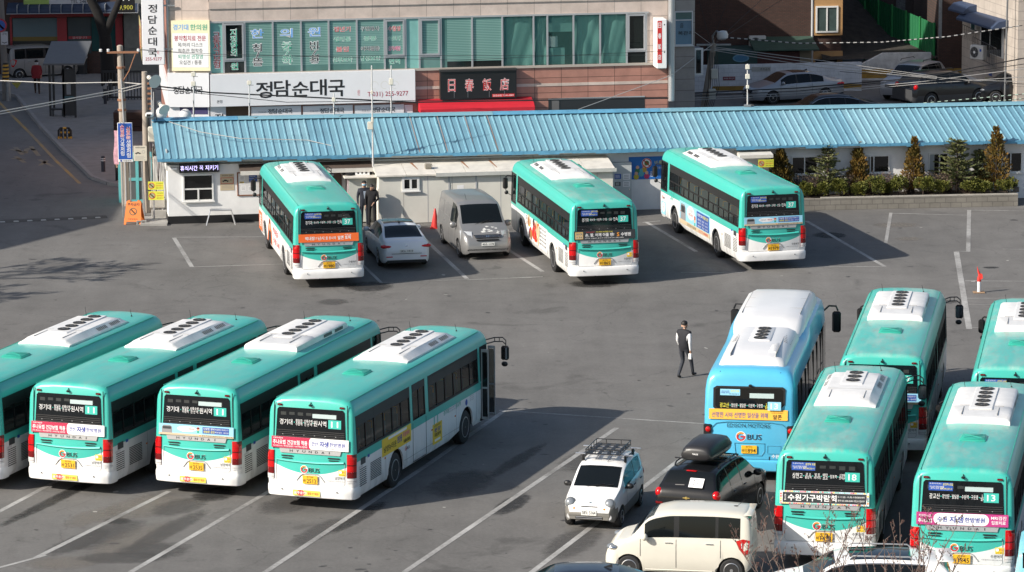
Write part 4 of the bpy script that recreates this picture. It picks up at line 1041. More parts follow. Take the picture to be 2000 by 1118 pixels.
 def rf(off): return fr((0, -off + .0, 1.6), (1, 0, 0), (0, .10, 1))
 def rl(off): return fr((0, -off, 1.0), (1, 0, 0), (0, 0, 1))
 b = MB()
 oc = [(-.99, .45), (-.92, .39), (.78, .39), (.96, .55), (.97, .97), (.90, 1.03), (-.90, 1.03), (-.99, .97)]
 b.polyplate(rf(.004), oc, BLACK, .012); b.polyplate(rf(.016), [(x * .94, .71 + (y - .71) * .86) for x, y in oc], DGLASS, .006)
 F = rf(.026)
 b.plate(F, -.80, -.26, .78, .95, SKYF, .002); b.text(F, '운전직 모집', -.40, .90, .22, .05, YINK, .005, .02); b.text(F, '버스와 함께\n미래를 꿈꾸는', -.66, .87, .24, .08, BLUEI, .005); b.text(F, '031.244.2361~5', -.42, .82, .26, .03, INK, .005)
 b.plate(F, 0, .66, .72, .85, mat('paper notice', (.42, .52, .52), .6), .002)
 F2 = fr((0, -.028, 1.22), (1, 0, 0), (0, .10, 1)); bus_dest(b, fr((0, -.16, .79), (1, 0, 0), (0, .10, 1)), '13', STOPS13, 'L')
 b.build('rear_window', root)
 b = MB(); F = rf(.02); b.plate(F, -1.10, 1.04, .13, .41, mat('amber banner', (.85, .46, .06), .45), .008)
 b.text(F, '선명한 시야 선명한 일상을 위해', -.26, .25, 1.52, .15, BLUEI, .013, .02); b.text(F, '알콘', .76, .22, .24, .13, INK, .013, .04); b.text(F, '난시용 콘택트렌즈', .76, .33, .32, .03, INK, .013); b.build('advert_banner', root)
 b = MB(); F = rl(.004)
 b.text(F, 'EDISON MOTORS', -.02, .565, 1.16, .11, mat('dark blue letters', (.015, .03, .045), .5), .012, .0); b.build('name_lettering', root)
 b = MB(); gbus(b, rl(.006), .03, .26, .27); b.build('emblem', root)
 b = MB()
 for c in ([(-1.02, .50), (-.90, .62), (-.6, .66), (.6, .56 + .1), (.90, .62), (1.02, .50), (1.02, -.30), (.98, -.36), (-.98, -.36), (-1.02, -.30), (-1.02, .50)],):
  b.tube([(x, -.004, 1 + z) for x, z in c], .009, 5, mat('blue seam', (.05, .25, .38), .5))
 b.tube([(-.40, -.006, 1.08), (-.36, -.006, .74), (.34, -.006, .74), (.42, -.006, .86), (.42, -.006, 1.08), (-.40, -.006, 1.08)], .012, 5, mat('blue seam'))
 b.tube([(.50, -.006, 1.02), (.86, -.006, 1.02), (.86, -.006, .80), (.50, -.006, .80), (.50, -.006, 1.02)], .008, 5, mat('blue seam'))
 b.text(rl(.004), '수원여객', .82, -.27, .42, .10, WINK, .003, .02)
 for x in (-.62, .55): b.box(x - .012, x + .012, -.012, 0, .62, .72, BLACK)
 b.build('tail_seams', root)
 b = MB(); F = rl(.02); b.plate(F, -.21, .21, -.20, .02, PLY, .02); b.text(F, '경기70', 0, -.015, .18, .045, INK, .024, .01); b.text(F, '바', -.155, -.12, .075, .09, INK, .024, .01); b.text(F, '1894', .045, -.12, .27, .115, INK, .024, .015); b.build('licence_plate', root)
 for sx in (-1, 1):
  b = MB(); b.rbox(sx * 1.13 - .115, sx * 1.13 + .115, -.03, .12, 1.13, 1.58, BLACK, .03); h = b.build('lamp_housing', root, 40)
  for z, m in ((1.45, TLR), (1.22, TLO)):
   b = MB(); b.lathe([(0, .075), (.03, .07), (.05, .03), (.052, 0.001)], (sx * 1.12, -.028, z), (0, -1, 0), 14, m); b.build('taillight', h, 40)
 b = MB()
 plan = [(1.255, .5), (1.25, .12), (1.18, -.03), (.9, -.07), (0, -.085)]; plan = plan + [(-x, y) for x, y in reversed(plan[:-1])]
 b.loft([[(x * (1 - e * .3), y + e, z) for x, y in plan] for z, e in ((.30, .06), (.34, .01), (.5, 0), (.58, .01), (.62, .06))], P, False, False); b.add([(x * .982, y + .06, .62) for x, y in plan], [tuple(range(len(plan)))], P); b.build('bumper', root, 40)
 for sx in (-1, 1):
  b = MB(); b.rbox(-.03, .03, -.05, .03, -.025, .025, CHROME, .02); m_ = b.build('marker_light', root, 40); m_.location = (sx * .82, .30, 2.98)
 b = MB(); b.rbox(-.05, .05, -.06, .03, -.03, .03, BLACK, .02); c_ = b.build('rear_camera', root); c_.location = (.02, .08, 2.66)
 for sx in (-1, 1):
  b = MB()
  b.tube([(sx * 1.1, 10.75, 2.7), (sx * 1.3, 11.02, 2.86), (sx * 1.5, 11.1, 2.84), (sx * 1.56, 11.1, 2.7)], .03, 6, BLACK); b.rbox(sx * 1.52 - .13, sx * 1.52 + .13, 11.02, 11.17, 2.05, 2.68, BLACK, .05)
  b.build('mirror', root, 40)
 for y0, y1 in ((9.3, 10.3), (4.3, 5.4)): b = MB(); b.box(1.2505, 1.254, y0, y1, .42, 2.5, DGLASS); b.build('door', root)
make_blue_bus()
# ================================================================== cars
def carpaint(name, col, metal=0.0, rough=.3, noise=.04):
 return mat(name, col, rough, metal, noise=noise, nscale=1.2, coat=.5 if name[:4] != 'char' else .15, spec=.5 if name[:4] != 'char' else .3)
CGLASS = mat('dark car glass', (.006, .008, .009), .06, spec=.32)
CGL2 = glass_mat('car side glass', (.01, .014, .016), .22)
class Car:
 def __init__(s, **k):
  s.__dict__.update(k)
  s.hL = s.L / 2; s.yf = s.hL - s.foh; s.yr = s.yf - s.wb
  t = s.top; s.wr = s.__dict__.get('wr', .31)
 def z_top(s, y): return interp(s.top, y)
 def hw(s, y): return s.W / 2 * interp(s.plan, y / s.hL)
 def ring(s, y):
  hw = s.hw(y); zt = s.z_top(y); zb = interp([(-s.hL, .36), (-s.hL + .12, .25), (-s.hL + .6, .20), (s.hL - .6, .20), (s.hL - .12, .22), (s.hL, .30)], y)
  bz = min(interp(s.belt, y), zt - .035)
  r = s.wr * 1.16; a = 0
  for yc in (s.yf, s.yr):
   if abs(y - yc) < r: a = max(a, s.wr + math.sqrt(r * r - (y - yc) ** 2))
  up = max(0, min(1, (zt - bz - .03) / (s.H - bz)))
  tw = hw * lerp(.90, s.tumble, up); ze = zt - lerp(.012, .07, up)
  m = lerp(zb, bz, .5)
  pts = [(hw * .93, zb), (hw * .985, zb + .10), (hw, lerp(zb, bz, .45)), (hw * .995, lerp(zb, bz, .72)), (hw * .975, lerp(zb, bz, .9)), (hw * .955, bz),
      (lerp(hw * .955, tw, .07), lerp(bz, ze, .08)), (lerp(hw * .955, tw, .42), lerp(bz, ze, .5)), (lerp(hw * .955, tw, .90), lerp(bz, ze, .93)),
      (tw, ze), (tw * .90, lerp(ze, zt, .6)), (tw * .5, lerp(ze, zt, .94)), (0, zt)]
  return [(x, y, max(z, a) if a and i < 5 else z) for i, (x, z) in enumerate(pts)]
 def stations(s):
  ys = {-s.hL, s.hL, -s.hL + .04, s.hL - .04}
  y = -s.hL + .12
  while y < s.hL - .08: ys.add(round(y, 3)); y += .11
  for yc in (s.yf, s.yr):
   for k in range(-7, 8): ys.add(round(yc + s.wr * 1.16 * math.sin(k / 7 * math.pi / 2), 4))
  for w in s.windows: ys |= {w[0], w[1]}
  ys |= set(s.wscreen) | set(s.rscreen)
  ys |= {p[0] for p in s.top}
  ys = sorted(ys); o = [ys[0]]
  for y in ys[1:]:
   if y - o[-1] > .013: o.append(y)
  return o
 def side_x(s, y, z):
  r = s.ring(y); return lin([(p[2], p[0]) for p in r[:10]], z)
 def build(s, root, paint, glass_side=None, trim=None, two=None, roofm=None):
  ys = s.stations(); n = 13; vs = []
  for y in ys:
   r = s.ring(y); vs += r + [(-x, yy, z) for x, yy, z in r]
  grp = {}
  gs = glass_side or CGLASS
  for k in range(len(ys) - 1):
   ym = (ys[k] + ys[k + 1]) / 2
   for i in range(n - 1):
    for sd in (0, n):
     q = (k * 2 * n + sd + i, (k + 1) * 2 * n + sd + i, (k + 1) * 2 * n + sd + i + 1, k * 2 * n + sd + i + 1)
     if sd: q = q[::-1]
     key = ('body', 0)
     if 6 <= i < 8 and s.windows[0][0] < ym < s.windows[-1][1]:
      key = ('pillar', 0)
      for w, (a, c) in enumerate(s.windows):
       if a < ym < c: key = ('side_window', (w, sd))
     elif i >= 10 and s.wscreen[0] < ym < s.wscreen[1]: key = ('windscreen', 0)
     elif i >= 10 and s.rscreen[0] < ym < s.rscreen[1]: key = ('rear_window', 0)
     elif i >= 10 and s.__dict__.get('sunroof') and s.sunroof[0] < ym < s.sunroof[1]: key = ('sunroof', 0)
     elif two and i < (2 if ym < s.hL - .32 else 3 if ym < s.hL - .12 else 5): key = ('body', 1)
     grp.setdefault(key, []).append(q)
  for k, fl in ((0, 0), (len(ys) - 1, 1)):
   for i in range(n - 1):
    q = (k * 2 * n + i, k * 2 * n + i + 1, k * 2 * n + n + i + 1, k * 2 * n + n + i)
    grp[('body', 0)].append(q[::-1] if fl else q) if not (two and i < 6) else grp[('body', 1)].append(q[::-1] if fl else q)
  def mk(name, items):
   b = MB()
   for fs, m in items:
    used = sorted({i for f in fs for i in f}); mp = {u: i for i, u in enumerate(used)}
    b.add([vs[u] for u in used], [tuple(mp[i] for i in f) for f in fs], m)
   me = b.mesh(name, 40); weld(me); link(name, me, root)
  mk('body', [(grp[('body', 0)], paint)] + ([(grp[('body', 1)], two)] if two else []))
  for (nm, kk), fs in grp.items():
   if nm == 'body': continue
   mk(nm if nm != 'pillar' else 'door_pillar', [(fs, CGLASS if nm != 'pillar' and nm != 'side_window' else (gs if nm == 'side_window' else (trim or BLACK)))])
  b = MB(); hw = s.W / 2
  b.box(-hw * .85, hw * .85, s.yr + s.wr * 1.2, s.yf - s.wr * 1.2, .19, .6, DARK); b.box(-hw * .60, hw * .60, -s.hL + .3, s.hL - .3, .21, .7, DARK)
  b.box(-hw * .88, hw * .88, s.yr - s.wr * 1.2, s.yf + s.wr * 1.2, .66, .70, DARK)
  b.build('chassis', root)
 def wheels(s, root, key, rim):
  for sx in (-1, 1):
   for yc in (s.yf, s.yr): wheel(root, sx * (s.W / 2 - .115), yc, s.wr, sx, key, lambda b: tyre(b, s.wr, .20), rim)
 def seams(s, root, ys, handles, hz, zlo=.32, strip=None):
  b = MB()
  for sx in (-1, 1):
   for y in ys:
    zs = [lerp(zlo, interp(s.belt, y), i / 5) for i in range(6)]
    for z0, z1 in zip(zs, zs[1:]):
     q = [(sx * (s.side_x(y, z) + .006), y + d, z) for z, d in ((z0, -.006), (z0, .006), (z1, .006), (z1, -.006))]
     b.add(q, [(0, 1, 2, 3) if sx > 0 else (3, 2, 1, 0)], mat('panel gap', (.03, .03, .03), .7))
  b.build('panel_gap', root)
  for sx in (-1, 1):
   for y in handles:
    b = MB(); x = s.side_x(y, hz); b.rbox(sx * x - .025, sx * x + .025, y - .10, y + .10, hz - .016, hz + .016, strip or CHROME, .012); b.build('door_handle', root, 40)
 def mirrors(s, root, y, z, m, low=None, r=(.075, .11, .085)):
  for sx in (-1, 1):
   b = MB(); x = s.side_x(y, z - .02)
   b.ball((sx * (x + .13), y, z + .02), r[1], r[0], r[2], m, 12, 8); b.box(min(sx * (x - .03), sx * (x + .08)), max(sx * (x - .03), sx * (x + .08)), y - .03, y + .03, z - .05, z - .01, low or BLACK)
   b.build('wing_mirror', root, 40)
def plate_white(b, num, y, z, sgn, w=.25, h=.065):
 """sgn +1 on the nose"""
 F = fr((0, y, z), (-sgn, 0, 0), (0, 0, 1))
 b.plate(F, -w, w, -h, h, mat('white plate', (.75, .75, .72), .5), .015); b.text(F, num, 0, 0, w * 1.75, h * 1.25, INK, .019, .01)
def lens(root, name, c, r, m, n=14):
 b = MB(); b.ball(c, r[0], r[1], r[2], m, n, 10); return b.build(name, root, 50)
def rim5(b, R_=.19, k=5, m=None, hub=None):
 m = m or mat('alloy wheel', (.55, .56, .57), .3, .8)
 b.lathe([(.06, R_), (.105, R_), (.11, R_ * .93), (.075, R_ * .90)], (0, 0, 0), (1, 0, 0), 24, m)
 b.lathe([(.03, R_ * .92), (.032, .01)], (0, 0, 0), (1, 0, 0), 20, BLACK)
 for i in range(k):
  t = 2 * math.pi * i / k; c, s_ = math.cos(t), math.sin(t); w0, w1 = .028, .045
  vs = []
  for rr, w in ((R_ * .15, w0), (R_ * .95, w1)):
   for d in (-w, w): vs += [(.07, rr * c - d * s_, rr * s_ + d * c), (.098, rr * c - d * s_, rr * s_ + d * c)]
  b.add(vs, [(1, 3, 7, 5), (0, 4, 6, 2), (0, 1, 5, 4), (2, 6, 7, 3)], m)
 b.cyl((.06, 0, 0), (.105, 0, 0), .05, .04, 10, m)
def pose(root, deg, px, model, z=0):
 """put the thing so that a model point touches the ground seen at pixel px"""
 g_ = G(px[0], px[1], z); a = R(deg); c, s_ = math.cos(a), math.sin(a)
 root.location = (g_.x - (c * model[0] + s_ * model[1]), g_.y - (-s_ * model[0] + c * model[1]), 0); root.rotation_euler = (0, 0, -a)
def pose2(root, px0, m0, px1, m1):
 g0 = G(*px0); g1 = G(*px1); w = g1 - g0; m = Vector((m1[0] - m0[0], m1[1] - m0[1], 0))
 a = math.degrees(math.atan2(w.x, w.y) - math.atan2(m.x, m.y)); pose(root, a, px0, m0); return a
PLAN = [(-1, .80), (-.96, .90), (-.85, .965), (-.5, 1), (.5, 1), (.78, .97), (.92, .90), (1, .74)]
PLANB = [(-1, .90), (-.97, .95), (-.9, .985), (-.5, 1), (.6, 1), (.85, .97), (.95, .90), (1, .76)]
def top_profile(hL, **k):
 return sorted(k['pts'])
# ---- white saloon seen from behind
SED = dict(L=4.75, W=1.82, H=1.47, wb=2.77, foh=.92, tumble=.66, plan=PLAN, wr=.32,
 top=[(-2.375, .70), (-2.33, .95), (-2.2, 1.04), (-1.85, 1.08), (-.85, 1.40), (-.35, 1.465), (.25, 1.46), (.55, 1.42), (1.35, 1.0), (1.7, .92), (2.15, .78), (2.3, .68), (2.375, .55)],
 belt=[(-2.4, .92), (-1.5, .95), (0, .92), (1.2, .88), (2.4, .70)], wscreen=(.60, 1.28), rscreen=(-1.78, -.90), windows=[(-1.25, -.62), (-.56, .12), (.2, 1.0)], sunroof=(-.62, .30))
def saloon(name_label, paint, group=None, plate=None, front=True, sunroof=True, key='s', rimk=10):
 k = dict(SED)
 if not sunroof: k.pop('sunroof')
 c = Car(**k); root = thing('saloon_car', name_label, 'car', group=group)
 c.build(root, paint); c.wheels(root, 'sed', lambda b: rim5(b, .20, rimk))
 c.seams(root, (-.62, .22, 1.05), (-.50, .42), .84, strip=paint); c.mirrors(root, .95, .98, paint)
 for sx in (-1, 1):
  b = MB(); b.ball((sx * .70, -2.235, .845), .235, .15, .075, TLR, 14, 8); b.ball((sx * .80, -2.13, .83), .115, .22, .07, TLR, 12, 8); b.build('taillight', root, 60)
  b = MB(); b.rbox(sx * .62 - .12, sx * .62 + .12, -2.385, -2.35, .46, .50, TLR, .01); b.build('reflector', root)
  lens(root, 'headlight', (sx * .66, 2.08, .68), (.20, .20, .075), TLW)
 b = MB(); b.box(-.70, .70, -2.38, -2.3, .26, .36, BLACK); b.build('rear_skirt', root)
 b = MB(); b.rbox(-.38, .38, 2.30, 2.40, .52, .66, BLACK, .02); b.rbox(-.55, .55, 2.28, 2.39, .30, .42, BLACK, .02); b.build('grille', root)
 if plate:
  b = MB(); plate_white(b, plate, -2.388, .69, -1, .26, .06); b.build('licence_plate', root); b = MB(); b.ball((0, -2.34, .86), .055, .02, .03, CHROME, 10, 6); b.build('badge', root)
  b = MB(); b.plate(fr((0, -2.40, 0), (1, 0, 0), (0, 0, 1)), -.55, .55, .585, .60, mat('panel gap'), .01); b.build('boot_gap', root)
 b = MB(); b.loft([[(-.03, -.55, 1.455), (.03, -.55, 1.455), (.03, -.75, 1.44), (-.03, -.75, 1.44)], [(-.004, -.72, 1.52), (.004, -.72, 1.52), (.004, -.75, 1.52), (-.004, -.75, 1.52)]], BLACK); b.build('antenna', root)
 return root, c
CWH = carpaint('pearl white car paint', (.74, .76, .79)); CBK = carpaint('black car paint', (.008, .008, .010)); CSI = carpaint('silver car paint', (.36, .37, .39), .4, .35); CCR = carpaint('cream car paint', (.66, .635, .55), 0, .35); CGY = carpaint('grey beige car paint', (.26, .25, .24), .2, .4); CSL = carpaint('warm silver van paint', (.285, .28, .275), .45, .4, .10); CMW = carpaint('solid white car paint', (.78, .78, .77)); CDK = carpaint('dark blue car paint', (.015, .02, .032)); CSBL = carpaint('sky blue car paint', (.25, .60, .72)); CCH = carpaint('charcoal suv paint', (.009, .010, .012), 0, .18)
r_, c_ = saloon('white saloon with dark glass roof, parked between the orange banner bus and the silver van', CWH, plate='28노 1818')
pose2(r_, (743, 519), (-.80, c_.yr), (716, 489), (-.80, c_.yf))
# ---- silver van
def make_van():
 c = Car(L=5.15, W=1.92, H=1.94, wb=3.2, foh=.86, tumble=.80, plan=PLANB, wr=.34,
  top=[(-2.575, 1.2), (-2.54, 1.70), (-2.46, 1.88), (-2.1, 1.93), (-.5, 1.945), (.55, 1.90), (.85, 1.82), (1.62, 1.22), (2.1, 1.04), (2.38, .90), (2.50, .76), (2.575, .58)],
  belt=[(-2.6, 1.08), (0, 1.06), (1.2, 1.02), (1.8, .98), (2.6, .72)], wscreen=(.84, 1.60), rscreen=(-2.57, -2.50), windows=[(.05, 1.18)])
 root = thing('silver_van', 'dusty silver van facing the camera with peeling bonnet, beside a red cone', 'van')
 c.build(root, CSL, glass_side=CGL2); c.wheels(root, 'van', lambda b: rim5(b, .21, 5, mat('dull alloy', (.4, .4, .4), .4, .7))); c.seams(root, (-1.15, .0, 1.15), (-.95, .2), 1.0, strip=CSL); c.mirrors(root, 1.22, 1.12, CSL, r=(.07, .13, .12))
 for sx in (-1, 1):
  b = MB()
  vs = []
  for z, sh in ((.66, 0), (.78, .04), (.93, .16), (1.03, .30)):
   for x, y in ((.56, 2.50), (.72, 2.46), (.85, 2.34), (.93, 2.10)): vs.append((sx * (x + .006 - sh * .08), y - sh * .95 + .015, z))
  fs = [(r * 4 + i, r * 4 + i + 1, (r + 1) * 4 + i + 1, (r + 1) * 4 + i) for r in range(3) for i in range(3)]
  b.add(vs, [f[::-1] if sx > 0 else f for f in fs], mat('headlamp glass', (.50, .52, .54), .15, .2, coat=.5)); b.build('headlight', root, 50)
  b = MB()
  for y0, y1 in ((-2.2, -1.35), (-1.0, -.15)):
   b.tube([(sx * (c.side_x(y, z) + .002), y, z) for y, z in ((y0, 1.2), (y1, 1.2), (y1, 1.66), (y0, 1.66), (y0, 1.2))], .012, 5, mat('pressed edge grey', (.25, .25, .25), .4, .4))
  b.build('side_panel', root)
 b = MB(); b.loft([[(-.44, 2.505, .83), (.44, 2.505, .83), (.44, 2.40, .83), (-.44, 2.40, .83)], [(-.50, 2.46, .92), (.50, 2.46, .92), (.50, 2.36, .92), (-.50, 2.36, .92)]], BLACK)
 for z in (.845, .88, .905): b.rbox(-.48, .48, 2.47, 2.515 - (z - .84) * .4, z - .008, z + .008, CHROME, .006)
 b.build('grille', root)
 b = MB(); b.text(fr((0, 2.49, .88), (-1, 0, 0), (0, -.3, 1)), 'H', 0, 0, .10, .07, CHROME, .03, .02); b.build('badge', root)
 b = MB(); b.rbox(-.42, .42, 2.48, 2.57, .72, .77, BLACK, .02); b.build('air_slot', root)
 b = MB(); b.rbox(-.76, .76, 2.46, 2.575, .34, .46, BLACK, .03); b.build('lower_grille', root)
 b = MB(); plate_white(b, '90소 1178', 2.585, .60, 1, .24, .06); b.build('licence_plate', root)
 b = MB(); rnd = random.Random(8); PE = mat('bare primer patches', (.62, .62, .60), .8, noise=.3, nscale=20)
 for k in range(14):
  x = rnd.uniform(-.6, .2); y = rnd.uniform(1.85, 2.3); q = []
  for i in range(9):
   t = 2 * math.pi * i / 9; q.append((x + rnd.uniform(.03, .10) * math.cos(t), y + rnd.uniform(.02, .06) * math.sin(t)))
  b.add([(px_, py_, c.z_top(py_) - .012 * (abs(px_) / .8) ** 2 * 2 + .006) for px_, py_ in q], [tuple(range(9))], PE)
 b.build('peeling_lacquer', root)
 b = MB(); b.cyl((.35, .35, 1.9), (.38, .2, 2.12), .006, None, 5, BLACK); b.build('antenna', root)
 for sx in (-1, 1):
  b = MB(); b.tube([(sx * .1 + .2, 1.66, 1.20), (sx * .1 - .3, 1.52, 1.31)], .01, 4, BLACK); b.build('wiper', root)
 pose2(root, (899.5, 503), (.86, c.yf), (864.5, 473.5), (.86, c.yr))
make_van()
# ---- small white hatchback with roof rack
def make_mini():
 c = Car(L=3.50, W=1.50, H=1.50, wb=2.34, foh=.62, tumble=.80, plan=[(-1, .84), (-.95, .93), (-.8, .98), (-.4, 1), (.4, 1), (.72, .97), (.9, .89), (1, .72)], wr=.275,
  top=[(-1.75, .85), (-1.72, 1.05), (-1.62, 1.30), (-1.38, 1.45), (-.7, 1.50), (-.1, 1.48), (.25, 1.41), (1.02, .99), (1.32, .90), (1.58, .78), (1.70, .66), (1.75, .52)],
  belt=[(-1.8, .98), (-1, .96), (0, .90), (.9, .86), (1.8, .66)], wscreen=(.28, .99), rscreen=(-1.70, -1.45), windows=[(-1.30, -.52), (-.44, .62)])
 root = thing('small_hatchback', 'small white hatchback with round headlights, grey bumper and black roof rack', 'car')
 GREYB = carpaint('taupe grey bumper paint', (.24, .23, .21), .3, .4)
 c.build(root, CMW, glass_side=glass_mat('green tinted side glass', (.01, .02, .022), .5), two=GREYB); c.wheels(root, 'mini', lambda b: rim5(b, .17, 6))
 c.seams(root, (-.48, .58), (-.36, -1.15), .80, strip=BLACK); c.mirrors(root, .62, .95, BLACK, r=(.07, .10, .075))
 for sx in (-1, 1):
  b = MB(); b.lathe([(0, .125), (.04, .125), (.07, .10), (.085, .05), (.088, .001)], (sx * .52, 1.60, .70), (0, .88, .35), 20, mat('round headlamp glass', (.22, .24, .26), .12, .3, coat=.5)); b.lathe([(-.02, .142), (.035, .142), (.04, .122)], (sx * .52, 1.60, .70), (0, .88, .35), 20, mat('lamp rim grey', (.10, .105, .11), .4)); b.build('headlight', root, 40)
  lens(root, 'indicator', (sx * .40, 1.71, .575), (.04, .03, .035), TLO)
  b = MB(); b.lathe([(0, .06), (.03, .055), (.032, .001)], (sx * .52, 1.705, .37), (0, 1, .1), 14, TLW); b.lathe([(-.02, .075), (.025, .075), (.026, .06)], (sx * .52, 1.705, .37), (0, 1, .1), 14, SILV); b.build('fog_lamp', root, 40)
  lens(root, 'taillight', (sx * .62, -1.66, .85), (.09, .08, .14), TLR)
 b = MB(); b.rbox(-.38, .38, 1.66, 1.765, .29, .40, BLACK, .03)
 for z in (.33, .37): b.rbox(-.35, .35, 1.75, 1.772, z - .006, z + .006, SILV, .004)
 b.build('lower_grille', root)
 b = MB(); b.rbox(-.22, .22, 1.66, 1.725, .62, .645, BLACK, .008); b.build('nose_slot', root); b = MB(); b.ball((0, 1.64, .725), .055, .02, .028, CHROME, 10, 6); b.build('badge', root)
 b = MB(); plate_white(b, '58도 5164', 1.755, .49, 1, .20, .075); b.build('licence_plate', root)
 b = MB(); b.cyl((-.12, .10, 1.46), (-.22, -.05, 1.62), .008, .005, 5, BLACK); b.build('antenna', root)
 for sx in (-1, 1):
  b = MB(); b.tube([(sx * .12 + .1, 1.02, 1.01), (sx * .12 - .35, .90, 1.06)], .01, 4, BLACK); b.build('wiper', root)
 b = MB(); RK = mat('black rack steel', (.02, .02, .022), .4, .3); ALU = mat('bright alloy bar', (.65, .66, .67), .3, .8)
 for y in (-.05, -.95): b.rbox(-.78, .78, y - .03, y + .03, 1.60, 1.635, ALU, .012)
 for y in (-.05, -.95):
  for sx in (-1, 1): b.rbox(sx * .56 - .03, sx * .56 + .03, y - .05, y + .05, 1.42, 1.61, BLACK, .015)
 for sx in (-1, 1):
  b.tube([(sx * .56, .1, 1.50), (sx * .56, -.5, 1.54), (sx * .55, -1.2, 1.49)], .018, 6, BLACK)
  for z in (1.66, 1.78): b.tube([(sx * .46, .15, z), (sx * .46, -1.15, z)], .013, 6, RK)
  for k in range(5): b.cyl((sx * .46, .12 - k * .31, 1.65), (sx * .46, .12 - k * .31, 1.79), .011, None, 5, RK)
 for y in (.15, -1.15):
  for z in (1.66, 1.78): b.tube([(-.46, y, z), (.46, y, z)], .013, 6, RK)
  for x in (-.2, .2): b.cyl((x, y, 1.65), (x, y, 1.79), .011, None, 5, RK)
 for k in range(4): b.box(-.36 + k * .24 - .05, -.36 + k * .24 + .05, -1.15, .15, 1.655, 1.665, RK)
 for k in range(5): b.box(-.46, .46, .05 - k * .27 - .035, .05 - k * .27 + .035, 1.648, 1.656, RK)
 b.build('roof_rack', root)
 pose2(root, (1209.5, 1029), (-.66, c.yf), (1251, 984.5), (-.66, c.yr))
make_mini()
# ---- black SUV with roof box
def suv(label, paint, name='black_suv', **kw):
 k = dict(L=4.25, W=1.78, H=1.67, wb=2.56, foh=.85, tumble=.70, plan=PLANB, wr=.345,
  top=[(-2.125, .95), (-2.09, 1.10), (-1.98, 1.24), (-1.66, 1.60), (-1.3, 1.655), (-.5, 1.68), (.1, 1.66), (.45, 1.60), (1.18, 1.13), (1.6, 1.03), (1.95, .90), (2.08, .76), (2.125, .6)],
  belt=[(-2.2, 1.14), (-1, 1.08), (0, 1.02), (1.1, .99), (2.2, .8)], wscreen=(.47, 1.14), rscreen=(-1.93, -1.68), windows=[(-1.55, -1.05), (-.98, -.18), (-.1, .88)])
 k.update(kw); c = Car(**k); root = thing(name, label, 'car')
 c.build(root, paint, two=kw.get('clad')); c.wheels(root, 'suv%.3f' % c.wr, lambda b: rim5(b, .22, 6)); c.seams(root, (-1.0, -.14, .85), (-.8, .05), .95, strip=paint); c.mirrors(root, .80, 1.08, paint, r=(.08, .12, .09))
 for sx in (-1, 1):
  b = MB(); b.tube([(sx * .60, .2, c.H - .02), (sx * .60, .1, c.H + .05), (sx * .59, -1.2, c.H + .03), (sx * .59, -1.3, c.H - .05)], .02, 6, BLACK); b.build('roof_rail', root, 40)
 return root, c
